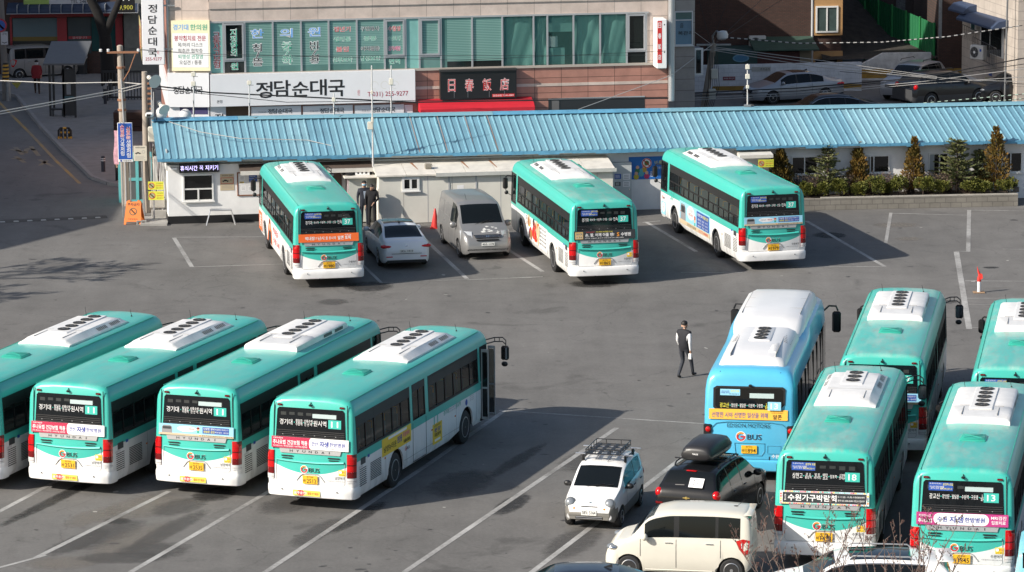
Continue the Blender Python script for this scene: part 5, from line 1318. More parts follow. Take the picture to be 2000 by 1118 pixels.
def make_boxcar():
 root, c = suv('black SUV with a black roof box and a white notice on its rear window', CCH)
 for sx in (-1, 1):
  b = MB(); b.ball((sx * .765, -1.985, 1.05), .115, .135, .14, TLR, 14, 9); b.rbox(sx * .72 - .12, sx * .72 + .12, -2.135, -2.0, .74, .86, TLD, .04); b.build('taillight', root, 40)
  lens(root, 'headlight', (sx * .66, 1.86, .86), (.18, .16, .08), TLW)
 b = MB(); b.rbox(-.5, .5, 1.98, 2.13, .70, .82, BLACK, .02); b.build('grille', root)
 b = MB(); b.rbox(-.34, .34, -2.14, -2.09, .86, .885, SILV, .01); b.build('chrome_bar', root)
 b = MB(); b.rbox(-.10, .10, -2.13, -2.05, .955, .985, mat('gold badge', (.55, .40, .12), .3, .6), .01); b.rbox(-.035, .035, -2.132, -2.05, .935, 1.005, mat('gold badge'), .01); b.build('badge', root)
 b = MB(); plate_white(b, ' ', -2.135, .78, -1, .25, .06); b.build('licence_plate', root)
 F = fr((.22, -1.93, 1.33), Vector((1, 0, 0)), Vector((0, .70, .72)).normalized())
 b = MB(); b.plate(F, -.19, .19, -.14, .14, WINK, .003, .03); b.text(F, '초보\n운전', 0, 0, .24, .20, INK, .036, .0); b.build('novice_notice', root)
 b = MB(); b.tube([(-.35, -1.955, 1.265), (-.1, -1.955, 1.275)], .016, 5, BLACK); b.build('rear_wiper', root)
 b = MB(); b.rbox(-.14, .14, -1.72, -1.64, 1.585, 1.61, TLR, .01); b.build('brake_lamp', root)
 b = MB()
 for y in (-.95, -.05): b.rbox(-.72, .72, y - .03, y + .03, 1.72, 1.75, BLACK, .012)
 b.build('cross_bar', root)
 bx = thing('roof_box', 'glossy black luggage box strapped on the roof of the black SUV', 'roof box')
 b = MB(); BXM = mat('black textured plastic', (.022, .022, .024), .38, bump=.05, bscale=200)
 def sec(y, w, z0, z1):
  r = [(0, z0), (w * .6, z0), (w * .92, z0 + .03), (w, z0 + .10), (w, z0 + .15), (w * .97, z0 + .18), (w * .88, lerp(z0, z1, .75)), (w * .70, lerp(z0, z1, .94)), (w * .35, z1 - .004), (0, z1)]
  return [(x, y, z) for x, z in r] + [(-x, y, z) for x, z in reversed(r[1:-1])]
 b.loft([sec(-1.40, .34, 1.83, 2.05), sec(-1.36, .40, 1.79, 2.13), sec(-1.25, .43, 1.775, 2.18), sec(-.7, .45, 1.765, 2.24), sec(-.1, .45, 1.765, 2.23), sec(.25, .42, 1.77, 2.16), sec(.45, .35, 1.78, 2.05), sec(.55, .22, 1.81, 1.95)], BXM, True)
 b.build('shell', bx, 45)
 b = MB(); pts = []
 for y, w in ((-1.38, .38), (-1.25, .435), (-.7, .455), (-.1, .455), (.25, .425), (.45, .355)): pts.append((w, y, 1.935))
 for sx in (-1, 1): b.tube([(sx * x, y, z) for x, y, z in pts], .009, 5, mat('box seam', (.06, .06, .062), .4))
 b.build('lid_seam', bx)
 b = MB(); b.text(fr((0, -1.41, 1.97), (1, 0, 0), (0, .15, 1)), 'THULE', 0, 0, .16, .04, WINK, .02, .03); b.build('lettering', bx)
 pose(root, 22, (1479, 993), (.80, c.yf)); bx.location = root.location; bx.rotation_euler = root.rotation_euler
make_boxcar()
# ---- cream tall hatchback side on
def make_tall(label, paint, name='tall_hatchback', group=None):
 c = Car(L=3.60, W=1.60, H=1.70, wb=2.52, foh=.60, tumble=.84, plan=PLANB, wr=.29,
  top=[(-1.80, 1.0), (-1.78, 1.35), (-1.72, 1.60), (-1.58, 1.68), (-.8, 1.715), (.1, 1.70), (.52, 1.62), (.72, 1.53), (1.20, 1.02), (1.45, .95), (1.62, .85), (1.74, .72), (1.80, .55)],
  belt=[(-1.8, 1.04), (0, 1.02), (.9, 1.0), (1.2, .97), (1.8, .72)], wscreen=(.60, 1.18), rscreen=(-1.79, -1.69), windows=[(-1.52, -.98), (-.92, -.02), (.10, .82)])
 root = thing(name, label, 'car', group=group)
 c.build(root, paint, trim=mat('gloss black pillar', (.02, .02, .021), .25)); c.wheels(root, 'tall', lambda b: rim5(b, .19, 5)); c.seams(root, (-1.05, .04, .92), (.22, -.78), .93); c.mirrors(root, .80, 1.06, paint, r=(.08, .11, .09))
 for sx in (-1, 1):
  q = MB(); vs = []
  for y, z in ((-1.42, 1.03), (-1.50, .84), (-1.63, .68), (-1.72, .72), (-1.765, 1.04), (-1.6, 1.08)): vs.append((sx * (c.side_x(y, z) + .012), y, z))
  q.add(vs, [tuple(range(6)) if sx < 0 else tuple(reversed(range(6)))], TLR); q.add([(sx * (c.side_x(-1.6, .9) + .011), y, z) for y, z in ((-1.56, .86), (-1.585, .85), (-1.575, .98), (-1.55, .98))], [(0, 1, 2, 3) if sx < 0 else (3, 2, 1, 0)], TLW); q.build('taillight', root)
  q = MB(); q.ball((sx * .665, 1.58, .775), .125, .19, .075, mat('round headlamp glass', (.22, .24, .26), .12, .3, coat=.5), 14, 8); q.ball((sx * .70, 1.60, .76), .11, .14, .05, CHROME, 12, 7); q.build('headlight', root, 60)
  q = MB(); q.tube([(sx * (c.side_x(y, .22) + .0), y, .25) for y in (-.85, 0, .80)], .03, 5, paint); q.build('sill', root, 40)
 b = MB(); b.rbox(-.45, .45, 1.68, 1.80, .42, .60, BLACK, .03); b.build('grille', root)
 b = MB(); b.cyl((.1, -1.35, 1.69), (.15, -1.55, 1.86), .007, .005, 5, BLACK); b.ball((.1, -1.33, 1.695), .04, .06, .02, BLACK, 8, 5); b.build('antenna', root)
 b = MB(); b.rbox(-.62, .62, -1.80, -1.60, 1.625, 1.655, paint, .012); b.build('spoiler', root, 40)
 return root, c
r_, c_ = make_tall('cream tall hatchback seen side on, in front of the black SUV with the roof box', CCR)
pose2(r_, (1229, 1129), (-.72, c_.yf), (1431.5, 1136.5), (-.72, c_.yr))
# ---- white SUV in the foreground
def make_white_suv():
 root, c = suv('white SUV with a black glass roof and silver roof rails behind the budding twigs', CMW, 'white_suv', L=4.5, W=1.86, H=1.66, wb=2.67, foh=.9, tumble=.72, plan=PLANB,
  top=[(-2.25, .98), (-2.20, 1.20), (-2.05, 1.45), (-1.86, 1.58), (-1.3, 1.635), (-.5, 1.665), (.1, 1.65), (.5, 1.57), (1.28, 1.12), (1.75, 1.02), (2.05, .90), (2.2, .76), (2.25, .6)],
  belt=[(-2.3, 1.12), (-1, 1.06), (0, 1.0), (1.2, .98), (2.3, .8)], wscreen=(.52, 1.24), rscreen=(-2.16, -1.90), windows=[(-1.55, -1.0), (-.92, -.10), (0, 1.0)], sunroof=(-1.25, .15))
 for o in list(root.children):
  if o.name.startswith('roof_rail'): o.data.materials[0] = SILV
 for sx in (-1, 1):
  lens(root, 'taillight', (sx * .80, -2.12, 1.0), (.12, .10, .10), TLR); lens(root, 'headlight', (sx * .70, 1.98, .84), (.18, .18, .07), TLW)
 b = MB(); b.rbox(-.5, .5, 2.1, 2.25, .66, .80, BLACK, .02); b.build('grille', root)
 b = MB(); b.rbox(-.62, .62, -2.22, -1.85, 1.575, 1.61, CMW, .015); b.build('spoiler', root, 40)
 b = MB(); b.loft([[(-.03, -1.45, 1.63), (.03, -1.45, 1.63), (.03, -1.65, 1.61), (-.03, -1.65, 1.61)], [(-.004, -1.58, 1.70), (.004, -1.58, 1.70), (.004, -1.65, 1.70), (-.004, -1.65, 1.70)]], CMW); b.build('antenna', root)
 b = MB()
 for sx in (-1, 1): b.tube([(sx * (c.ring(y)[8][0] + .012), y, c.ring(y)[8][2]) for y in (1.0, .6, .2, -.3, -.8, -1.3, -1.55)], .016, 5, CHROME)
 b.build('window_chrome', root, 40)
 pose(root, -87, (1690, 1078), (0, -.2), 1.66)
make_white_suv()
r_, c_ = saloon('dark blue saloon roof at the bottom picture edge, left of the cream hatchback', CDK, sunroof=False)
pose(r_, -88, (1150, 1107), (0, -.2), 1.46)
r_, c_ = make_tall('sky blue tall car half out of the picture at the lower right corner', CSBL)
for o in list(r_.children):
 if o.name.startswith('wing_mirror'): bpy.data.objects.remove(o)
r_.location = (12.62, 84.15, .0); r_.rotation_euler = (0, 0, R(-10)); r_.scale = (1.15, 1, 1.25)
# ---- cars of the back lane
r_, c_ = saloon('silver saloon seen from its left side along the white lane wall', CSI, rimk=10)
pose(r_, -111, (1508.5, 204), (-.80, c_.yf))
r_, c_ = saloon('black saloon in front of the silver saloon, mostly hidden by the blue roof', CBK, sunroof=False)
pose(r_, -104, (1625, 183), (0, -.2), 1.46)
b = MB()
for sx in (-1, 1): b.tube([(sx * (c_.ring(y)[8][0] + .012), y, c_.ring(y)[8][2]) for y in (1.0, .7, .4, .1, -.3, -.7, -1.0, -1.25)], .018, 5, CHROME)
b.build('window_chrome', r_, 40)
r_, c_ = suv('silver SUV facing the lane, half hidden by the black SUV', CSI, 'silver_suv', H=1.78)
pose(r_, 212, (1722, 188), (.75, c_.hL - .2), .2)
for sx in (-1, 1): lens(r_, 'headlight', (sx * .66, 1.90, .86), (.18, .16, .09), TLW)
b = MB(); b.rbox(-.5, .5, 1.98, 2.13, .66, .82, BLACK, .02); b.build('grille', r_)
r_, c_ = suv('black SUV with red tail lamps seen from behind in the lane', CBK, 'lane_suv', L=4.7, W=1.88, H=1.75, wb=2.75, foh=.9, wr=.37, clad=mat('grey lower cladding', (.05, .052, .056), .6))
for sx in (-1, 1): lens(r_, 'taillight', (sx * .80, -2.10, 1.02), (.12, .12, .13), TLR)
pose(r_, 62, (1816, 211), (.80, c_.yr))
r_, c_ = saloon('black car at the right end of the back lane by the beige house', CBK, sunroof=False)
pose(r_, 262, (1944, 203), (-.8, c_.yf))
# ---- cars of the shaded street
r_, c_ = make_tall('grey beige tall hatchback parked in shade before the red shopfront', CGY)
pose2(r_, (38, 157), (.72, c_.yr), (130, 152), (.72, c_.yf))
r_, c_ = saloon('black saloon with a red tail lamp in shade beside the street tree', CBK, sunroof=False)
pose(r_, 75, (196, 140), (.8, c_.yr))
# ================================================================== the depot building with the blue roof
FB = Frame(-13.33, 142.51, 8.5)
def RP(F, d, u0, v0, u1, v1):
 """photo rectangle -> (s0, s1, z0, z1) on the plane d of a frame"""
 a = F.px(u0, (v0 + v1) / 2, d); b = F.px(u1, (v0 + v1) / 2, d); um = (u0 + u1) / 2
 return a[0], b[0], F.px(um, v1, d)[1], F.px(um, v0, d)[1]
def fthing(F, name, label, cat, group=None):
 return thing(name, label, cat, F.o, F.ang, group)
def LF(d=0.0): return fr((0, d, 0), (1, 0, 0), (0, 0, 1))
def brick_mat(name, c1, c2, mo, bw=.23, bh=.075, rough=.9, dark=.0, plane='xz', msz=.012, bump=.4, off=.5):
 if name in MC: return MC[name]
 m = bpy.data.materials.new(name); m.use_nodes = True
 n = m.node_tree.nodes; l = m.node_tree.links; b = n['Principled BSDF']; b.inputs['Roughness'].default_value = rough
 tc = n.new('ShaderNodeTexCoord'); sx = n.new('ShaderNodeSeparateXYZ'); l.new(tc.outputs['Object'], sx.inputs[0])
 cx = n.new('ShaderNodeCombineXYZ'); l.new(sx.outputs['X' if plane == 'xz' else 'Y'], cx.inputs[0]); l.new(sx.outputs['Z'], cx.inputs[1])
 t = n.new('ShaderNodeTexBrick'); t.inputs['Scale'].default_value = 1; t.inputs['Brick Width'].default_value = bw; t.inputs['Row Height'].default_value = bh; t.inputs['Mortar Size'].default_value = msz
 t.offset = off
 t.inputs['Color1'].default_value = (*srgb(c1), 1); t.inputs['Color2'].default_value = (*srgb(c2), 1); t.inputs['Mortar'].default_value = (*srgb(mo), 1); l.new(cx.outputs[0], t.inputs['Vector'])
 no = n.new('ShaderNodeTexNoise'); no.inputs['Scale'].default_value = 1.3; no.inputs['Detail'].default_value = 7; no.inputs['Roughness'].default_value = .7; l.new(tc.outputs['Object'], no.inputs['Vector'])
 r = n.new('ShaderNodeMapRange'); r.inputs['From Min'].default_value = .3; r.inputs['From Max'].default_value = .7; r.inputs['To Min'].default_value = .78; r.inputs['To Max'].default_value = 1.12; l.new(no.outputs['Fac'], r.inputs['Value'])
 x = n.new('ShaderNodeMix'); x.data_type = 'RGBA'; x.blend_type = 'MULTIPLY'; x.inputs['Factor'].default_value = 1; l.new(t.outputs['Color'], x.inputs['A']); l.new(r.outputs[0], x.inputs['B']); l.new(x.outputs['Result'], b.inputs['Base Color'])
 if bump:
  bp = n.new('ShaderNodeBump'); bp.inputs['Strength'].default_value = bump; bp.inputs['Distance'].default_value = .01; bp.invert = True; l.new(t.outputs['Fac'], bp.inputs['Height']); l.new(bp.outputs[0], b.inputs['Normal'])
 MC[name] = m; return m
PLW = mat('old white render', (.80, .80, .79), .85, noise=.10, nscale=1.4, bump=.15, bscale=14)
PLG = mat('grey white render', (.55, .55, .54), .85, noise=.16, nscale=1.4)
def roof_mat():
 m = mat('sky blue roof sheet', (.170, .345, .425), .45, noise=.10, nscale=.9, spec=.4); return m
ROOF = roof_mat(); ROOFD = mat('faded blue trim', (.10, .30, .46), .5, noise=.25, nscale=3)
RUSTR = mat('rusty lap joint', (.35, .22, .16), .8)
WFR = mat('white window frame', (.72, .72, .70), .5); GLS = mat('dim room glass', (.008, .009, .010), .05, spec=.6)
depot = fthing(FB, 'depot_building', 'long low white building with sky blue ribbed metal roof', 'building')
S0, S1, DB = 0.0, 40.0, 5.6
def zroof(px_u0, v0, px_u1, v1, d):
 a = FB.px(px_u0, v0, d); b = FB.px(px_u1, v1, d); return lambda s: a[1] + (b[1] - a[1]) * (s - a[0]) / (b[0] - a[0])
ZE = zroof(310, 312, 2000, 275, -.55); ZR = zroof(305, 235, 2000, 203, 3.0)
b = MB(); b.box(S0, S1, 0, DB, 0, 2.30, PLW); b.box(S0 - .0, S1, .3, DB - .3, 2.30, 2.42, PLW); b.build('wall', depot)
b = MB(); b.box(S0 - .03, 17.2, -.03, .05, 0, .30, BLACK); b.box(S0 - .035, S0 + .05, .05, 2.5, 0, .28, BLACK); b.build('plinth', depot)
b = MB(); rib = .29; s = S0 - .42; prof = []
while s < S1 + .3:
 prof += [(s, 0), (s + .17, 0), (s + .195, .035), (s + .24, .035), (s + .265, 0)]; s += rib
vs = []; m_ = len(prof)
for k, (d, zf) in enumerate(((-.55, ZE), (3.0, ZR), (6.3, lambda q: ZE(q) + .1))):
 vs += [(s, d, zf(s) + h) for s, h in prof]
fs = [(k * m_ + i, k * m_ + i + 1, (k + 1) * m_ + i + 1, (k + 1) * m_ + i) for k in range(2) for i in range(m_ - 1)]
ROOFS = [ROOF, mat('sky blue roof sheet paler', (.20, .375, .45), .5, noise=.14, nscale=1.1), mat('sky blue roof sheet deeper', (.150, .32, .41), .45, noise=.14, nscale=.8)]
rq = random.Random(9); pick = [rq.choice((0, 0, 1, 2)) for _ in range(200)]
for mm_ in range(3): b.add(vs, [f for f in fs if pick[(f[0] % m_) // 15] == mm_], ROOFS[mm_])
b.add([(x, y, z - .03) for x, y, z in vs], [f[::-1] for f in fs], ROOFD)
rnd = random.Random(2)
for k in range(150):
 s = S0 + rnd.random() * 36; t = rnd.choice((.28, .52, .75)); s = S0 - .42 + round((s - S0) / rib) * rib + .218
 b.box(s - .02, s + .02, -.55 + 3.55 * t - .02, -.55 + 3.55 * t + .02, lerp(ZE(s), ZR(s), t) + .03, lerp(ZE(s), ZR(s), t) + .055, ROOF)
for sj in (9.8, 10.9, 12.0, 12.9):
 q = [(sj, -.4, ZE(sj) + .05), (sj + .025, -.4, ZE(sj) + .05), (sj + .025, 2.9, ZR(sj) + .03), (sj, 2.9, ZR(sj) + .03)]; b.add(q, [(0, 1, 2, 3)], RUSTR)
roof_o = b.build('roof', depot)
b = MB()
for k in range(12):
 a, c = S0 - .42 + k * 3.4, S0 - .42 + (k + 1) * 3.4 - .01
 m = ROOFD if k in (0, 4, 5) else ROOF
 b.loft([[(s, 2.72, ZR(s) - .01), (s, 2.80, ZR(s) + .06), (s, 3.0, ZR(s) + .105), (s, 3.2, ZR(s) + .06), (s, 3.28, ZR(s) - .01)] for s in (a, c)], m, True)
b.build('ridge_cap', roof_o)
b = MB()
s = S0 - .42
while s < 35.5:
 w = .5 + rnd.random() * .5; h = .05 + rnd.random() * .09
 b.box(s, s + w - .004, -.60 - rnd.random() * .02, -.56, ZE(s) - h, ZE(s) + .015, ROOFD); s += w
b.build('eave_trim', depot)
b = MB(); b.loft([[(s, -.50, ZE(s) - .14), (s, -.50, ZE(s) - .03), (s, 0.02, ZE(s) + .05), (s, .02, ZE(s) - .14)] for s in (S0 - .3, 40)], mat('eave board', (.52, .53, .50), .7, noise=.15)); b.build('eave_board', depot)
b = MB(); b.box(S0 - .05, S0, 0, 5.6, 2.1, 2.9, PLG); pass
b.loft([[(s, 0, 2.3), (s, 3.0, 3.62), (s, 5.6, 2.5)] for s in (S0, S0 + .12)], PLG); b.build('gable', depot)
def window(parent, d, rect, mull=(.5,), trans=(), frame=WFR, glass=GLS, w=.05, depth=.06, sill=True, curtain=None):
 s0, s1, z0, z1 = rect
 b = MB()
 for a, c in ((s0, s0 + w), (s1 - w, s1)): b.box(a, c, d - depth, d + .01, z0 + w, z1 - w, frame)
 b.box(s0, s1, d - depth, d + .01, z0, z0 + w, frame); b.box(s0, s1, d - depth, d + .01, z1 - w, z1, frame)
 for t in mull:
  sm = lerp(s0, s1, t); b.box(sm - w * .45, sm + w * .45, d - depth + .01, d, z0 + w, z1 - w, frame)
 for t, t0, t1 in trans:
  zm = lerp(z0, z1, t); b.box(lerp(s0, s1, t0) + .01, lerp(s0, s1, t1) - .01, d - depth + .012, d, zm - w * .45, zm + w * .45, frame)
 if sill: b.box(s0 - .04, s1 + .04, d - depth - .05, d - depth, z0 - .04, z0, frame)
 o = b.build('window', parent)
 b = MB(); b.box(s0 + w * .5, s1 - w * .5, d - .012, d - .006, z0 + w * .5, z1 - w * .5, glass)
 if curtain: b.box(s0 + w, lerp(s0, s1, curtain), d - .016, d - .0125, z0 + w, lerp(z0, z1, .93), mat('pale sheet', (.35, .38, .40), .8))
 b.build('pane', o)
 return o
window(depot, 0, RP(FB, 0, 357, 340, 417, 393), mull=(), trans=((.45, 0, 1),), w=.06)
b = MB(); r_ = RP(FB, 0, 357, 340, 417, 393); b.box((r_[0] + r_[1]) / 2 - .03, (r_[0] + r_[1]) / 2 + .03, -.07, -.005, r_[2], lerp(r_[2], r_[3], .45), WFR); b.build('window_mullion', depot)
for rc, ml in (((1545, 305, 1597, 341), (.5,)), ((1693, 303, 1737, 338), (.14, .30)), ((1813, 299, 1852, 342), (.55,)), ((1955, 297, 1996, 337), (.45,))):
 window(depot, 0, RP(FB, 0, *rc), mull=ml, curtain=.3 if rc[0] in (1813, 1955) else None)
b = MB(); q = RP(FB, 0, 648, 345, 668, 430); b.box(q[0], q[1], -.02, .0, .02, 1.95, mat('brown door', (.16, .11, .085), .6)); b.build('door', depot)
CAN = mat('pale canopy sheet', (.62, .60, .55), .6, noise=.15, nscale=3); BRN = mat('dark brown canopy', (.10, .075, .06), .6)
b = MB(); s0 = FB.px(468, 330, -.5)[0]; s1 = FB.px(727, 322, -.5)[0]
b.loft([[(s, -.95, 2.03), (s, -.95, 2.10), (s, 0, 2.28), (s, 0, 2.20)] for s in (s0, s1)], BRN); b.box(s0, s1 + .05, -1.02, -.955, 1.98, 2.13, CAN); b.build('canopy', depot)
b = MB(); s0 = FB.px(1440, 296, -.5)[0]; s1 = FB.px(1505, 294, -.5)[0]
b.loft([[(s, -1.0, 2.07), (s, -1.0, 2.20), (s, 0, 2.32), (s, 0, 2.16)] for s in (s0, s1)], CAN); b.build('canopy', depot)
b = MB(); b.box(S0 + .1, S0 + .35, -.30, -.02, 2.16, 2.24, WHITE); b.build('camera_box', depot)
t = fthing(FB, 'led_sign', 'dark LED text board over the white building window', 'sign'); q = RP(FB, -.1, 350, 319, 428, 337)
b = MB(); b.rbox(q[0], q[1], -.16, -.02, q[2], q[3], mat('led board black', (.015, .015, .02), .4), .01); b.build('board', t)
LED = mat('violet led', (.62, .55, .95), .5, emit=1.6); b = MB()
W_ = q[1] - q[0]; zc = (q[2] + q[3]) / 2
b.text(LF(-.161), '휴식시간', lerp(q[0], q[1], .24), zc, W_ * .43, .20, LED, .004, .02); b.text(LF(-.161), '꼭', lerp(q[0], q[1], .55), zc, W_ * .10, .18, LED, .004); b.text(LF(-.161), '지키기', lerp(q[0], q[1], .81), zc, W_ * .32, .20, LED, .004, .02); b.build('led_text', t)
t = fthing(FB, 'notice_poster', 'small beige notice with car drawing on the white wall right of the window', 'notice'); q = RP(FB, 0, 430, 340, 457, 372)
b = MB(); F = LF(-.004); b.plate(F, q[0], q[1], q[2], q[3], BEI, .01); b.plate(F, q[0] + .02, q[1] - .02, lerp(q[2], q[3], .4), lerp(q[2], q[3], .78), REDI, .003, .01); b.plate(F, q[0] + .04, q[1] - .04, lerp(q[2], q[3], .43), lerp(q[2], q[3], .75), BEI, .003, .013)
b.text(F, '무단주차 금지', (q[0] + q[1]) / 2, lerp(q[2], q[3], .90), .40, .06, INK, .014, .02)
def car_icon(b, F, cx, cz, w, m, n0):
 h = w * .32; b.polyplate(F, [(cx - w / 2, cz - h * .2), (cx - w / 2, cz + h * .1), (cx - w * .28, cz + h * .15), (cx - w * .16, cz + h * .5), (cx + w * .12, cz + h * .5), (cx + w * .28, cz + h * .15), (cx + w / 2, cz + h * .05), (cx + w / 2, cz - h * .2)], m, .001, n0)
 for x in (-.28, .28): b.disc(F, cx + w * x, cz - h * .25, w * .085, m, .001, n0 + .0004, 10)
car_icon(b, F, (q[0] + q[1]) / 2 - .06, lerp(q[2], q[3], .58), .28, INK, .017); b.text(F, 'X', q[1] - .12, lerp(q[2], q[3], .62), .07, .08, INK, .018)
for k in range(4): b.plate(F, q[0] + .06, q[1] - .06, lerp(q[2], q[3], .08 + .08 * k), lerp(q[2], q[3], .10 + .08 * k), GREYI, .001, .0105)
b.build('sheet', t)
t = fthing(FB, 'bulletin_board', 'brown framed white notice board beside the first bus front', 'board'); q = RP(FB, 0, 463, 336, 528, 382)
b = MB(); BRF = mat('brown wood frame', (.22, .085, .04), .6); b.box(q[0] + .03, q[1] - .03, -.03, -.005, q[2] + .03, q[3] - .03, mat('board white', (.68, .68, .68), .5))
for a in ((q[0], q[0] + .04, q[2], q[3]), (q[1] - .04, q[1], q[2], q[3]), (q[0] + .04, q[1] - .04, q[2], q[2] + .04), (q[0] + .04, q[1] - .04, q[3] - .04, q[3])): b.box(a[0], a[1], -.045, -.004, a[2], a[3], BRF)
b.build('frame', t)
for (x, z, w, h, m) in ((.10, .62, .20, .14, WFILM), (.10, .50, .16, .06, YEL), (.46, .55, .32, .28, LBLUE), (.42, .20, .14, .16, WFILM), (.60, .20, .12, .16, WFILM), (.85, .3, .3, .3, BEI), (.15, .2, .2, .2, WFILM)):
 b = MB(); b.plate(LF(-.031), q[0] + x, q[0] + x + w, q[2] + z, q[2] + z + h, m, .003)
 for k in range(3): b.plate(LF(-.031), q[0] + x + .02, q[0] + x + w * .8, q[2] + z + h * (.2 + .25 * k), q[2] + z + h * (.2 + .25 * k) + .012, GREYI if m is not LBLUE else WINK, .001, .0035)
 b.build('notice', t)
t = thing('step_bench', 'folding aluminium work bench against the white wall', 'bench'); p0 = G(403, 441); p1 = G(458, 440); d_ = (p1 - p0); L_ = d_.length; t.location = (p0 + p1) / 2 + Vector((0, .25, 0)); t.rotation_euler = (0, 0, math.atan2(d_.y, d_.x))
b = MB(); ALU = mat('bright alloy bar', (.65, .66, .67), .3, .8); b.rbox(-.42, .42, -.16, .16, .55, .60, ALU, .015); b.build('top', t)
for sx in (-1, 1):
 for sy in (-1, 1): b = MB(); b.tube([(sx * .40, sy * .13, .56), (sx * .56, sy * .24, .0)], .022, 6, ALU); b.build('leg', t)
t = fthing(FB, 'blue_banner', 'blue picture banner with a no smoking sign on the wall between two buses', 'banner'); q = RP(FB, 0, 1228, 306, 1306, 350)
b = MB(); F = LF(-.006); BLB = mat('banner blue', (.02, .16, .52), .55); b.plate(F, q[0], q[1], q[2], q[3], BLB, .006); ca = q[0] + .72; cz = q[3] - .26
b.disc(F, ca, cz, .20, WINK, .002, .006, 18); b.ring(F, ca, cz, .19, .035, REDI, .011, 22); b.disc(F, ca, cz, .10, mat('leaf ink', (.10, .2, .05), .6), .002, .0085, 8)
b.add([Vector((ca + x, -.006 - .0125, cz + z)) for x, z in ((-.14, .11), (-.11, .14), (.14, -.11), (.11, -.14))], [(0, 1, 2, 3), (3, 2, 1, 0)], REDI)
b.text(F, '너 문화', q[0] + 1.25, cz + .02, .42, .14, YINK, .009, .03); b.text(F, '모두를 위한', q[0] + 1.35, cz - .2, .5, .10, WINK, .009, .01)
b.text(F, '금연', q[0] + 1.0, q[2] + .2, .3, .2, WINK, .009, .02)
for k, (x, z, c_) in enumerate(((.35, .42, (.05, .2, .1)), (.62, .46, (.5, .3, .05)), (.5, .30, (.1, .4, .45)), (.30, .18, (.55, .45, .05)), (.72, .2, (.5, .05, .15)))):
 m = mat('figure ink %d' % k, c_, .6); b.disc(F, q[0] + x, q[2] + z - .08, .11, m, .001, .0065 + .0012 * k, 12); b.disc(F, q[0] + x, q[2] + z + .06, .07, mat('skin tone ink', (.7, .42, .28), .6) if k != 2 else m, .001, .0068 + .0012 * k, 12)
b.build('sheet', t)
t = fthing(FB, 'grey_door_panel', 'pale grey metal door panel with pinned notices by the blue banner', 'door'); q = RP(FB, -.25, 1196, 318, 1233, 395)
b = MB(); PG = mat('pale grey enamel', (.50, .53, .53), .5, noise=.06); b.box(q[0], q[1], -.30, -.005, .02, q[3], PG); b.box(q[1] - .10, q[1] - .06, -.335, -.30, .85, .9, CHROME); b.build('leaf', t)
for (x, z, w, h, m) in ((.08, 1.30, .26, .20, LBLUE), (.42, 1.26, .28, .24, WFILM), (.10, 1.02, .22, .16, DGREY), (.42, .98, .28, .22, WFILM)):
 b = MB(); b.plate(LF(-.301), q[0] + x, q[0] + x + w, z, z + h, m, .003)
 for k in range(3): b.plate(LF(-.301), q[0] + x + .03, q[0] + x + w - .05, z + h * (.2 + .25 * k), z + h * (.2 + .25 * k) + .018, GREYI if m is WFILM else WINK, .001, .0035)
 b.build('notice', t)
# ------------------------------------------------------------------ prefab hut in front
hut = fthing(FB, 'prefab_hut', 'long cream prefab hut with sloping tin roof in front of the blue roofed building', 'building')
HUT = mat('cream sandwich panel', (.68, .665, .60), .6, noise=.07, nscale=1.2); HUTR = mat('cream tin roof', (.66, .63, .56), .6, noise=.18, nscale=2.2)
h0 = FB.px(741, 430, -2)[0]; h1 = FB.px(1197, 330, -2)[0]
b = MB(); b.box(h0, h1, -2.0, -.06, .08, 1.92, HUT); b.box(h0 + .02, h1 - .02, -1.98, -.06, 0, .08, mat('concrete', (.33, .32, .30), .9, noise=.2)); b.build('wall', hut)
b = MB(); GRJ = mat('joint grey'); s = h0 + .95; k = 0
while s < h1: b.box(s - .012, s + .012, -2.004, -2.001, .1, 1.92, mat('panel joint', (.42, .41, .38), .7) if k % 3 != 1 else mat('steel post', (.40, .41, .42), .5)); s += .95; k += 1
for u in (877, 930):
 s = FB.px(u, 360, -2)[0]; b.box(s - .03, s + .03, -2.02, -2.001, .1, 1.92, mat('steel post', (.40, .41, .42), .5))
b.build('panel_joint', hut)
b = MB(); zb0 = FB.px(760, 315, -.06)[1]
n_ = 8
for k in range(n_):
 a, c = lerp(h0 - .1, h1 + .1, k / n_), lerp(h0 - .1, h1 + .1, (k + 1) / n_) - .015
 b.loft([[(s, -2.12, 1.92), (s, -2.12, 1.98), (s, -.03, zb0), (s, -.03, zb0 - .1)] for s in (a, c)], HUTR)
b.box(h0 + 2.2, h1 + .12, -2.17, -2.125, 1.88, 2.02, mat('tin gutter', (.50, .51, .48), .5, noise=.1)); rf = b.build('roof', hut)
b = MB(); RS = mat('rust streak', (.30, .15, .08), .85)
for u in (806, 905, 960, 1090):
 s = FB.px(u, 325, -1)[0]; q = [(-.14, -.4), (.03, -.35), (.05, -1.3), (.02, -1.5), (-.03, -1.2)]
 b.add([(s + x * .6 - y * .1, y, lerp(zb0, 1.98, (y + .03) / -2.09) + .006) for x, y in q], [tuple(range(5))], RS)
b.build('rust', hut)
q = RP(FB, -2, 785, 346, 819, 373); window(hut, -2.0, q, w=.09, depth=.05)
b = MB(); q = RP(FB, -2, 893, 362, 906, 368); b.plate(LF(-2.002), q[0], q[1], q[2] - .2, q[3], WFILM, .003); b.build('notice', hut)
t = fthing(FB, 'roof_brick', 'concrete block weighing down the tin roof of the cream hut', 'block'); s, z = FB.px(836, 322, -1.3)
b = MB(); zz = lerp(zb0, 1.98, 1.27 / 2.09); b.rbox(s - .13, s + .13, -1.42, -1.22, zz, zz + .20, mat('mossy block', (.24, .22, .18), .95, noise=.35, nscale=12), .02); b.build('block', t)
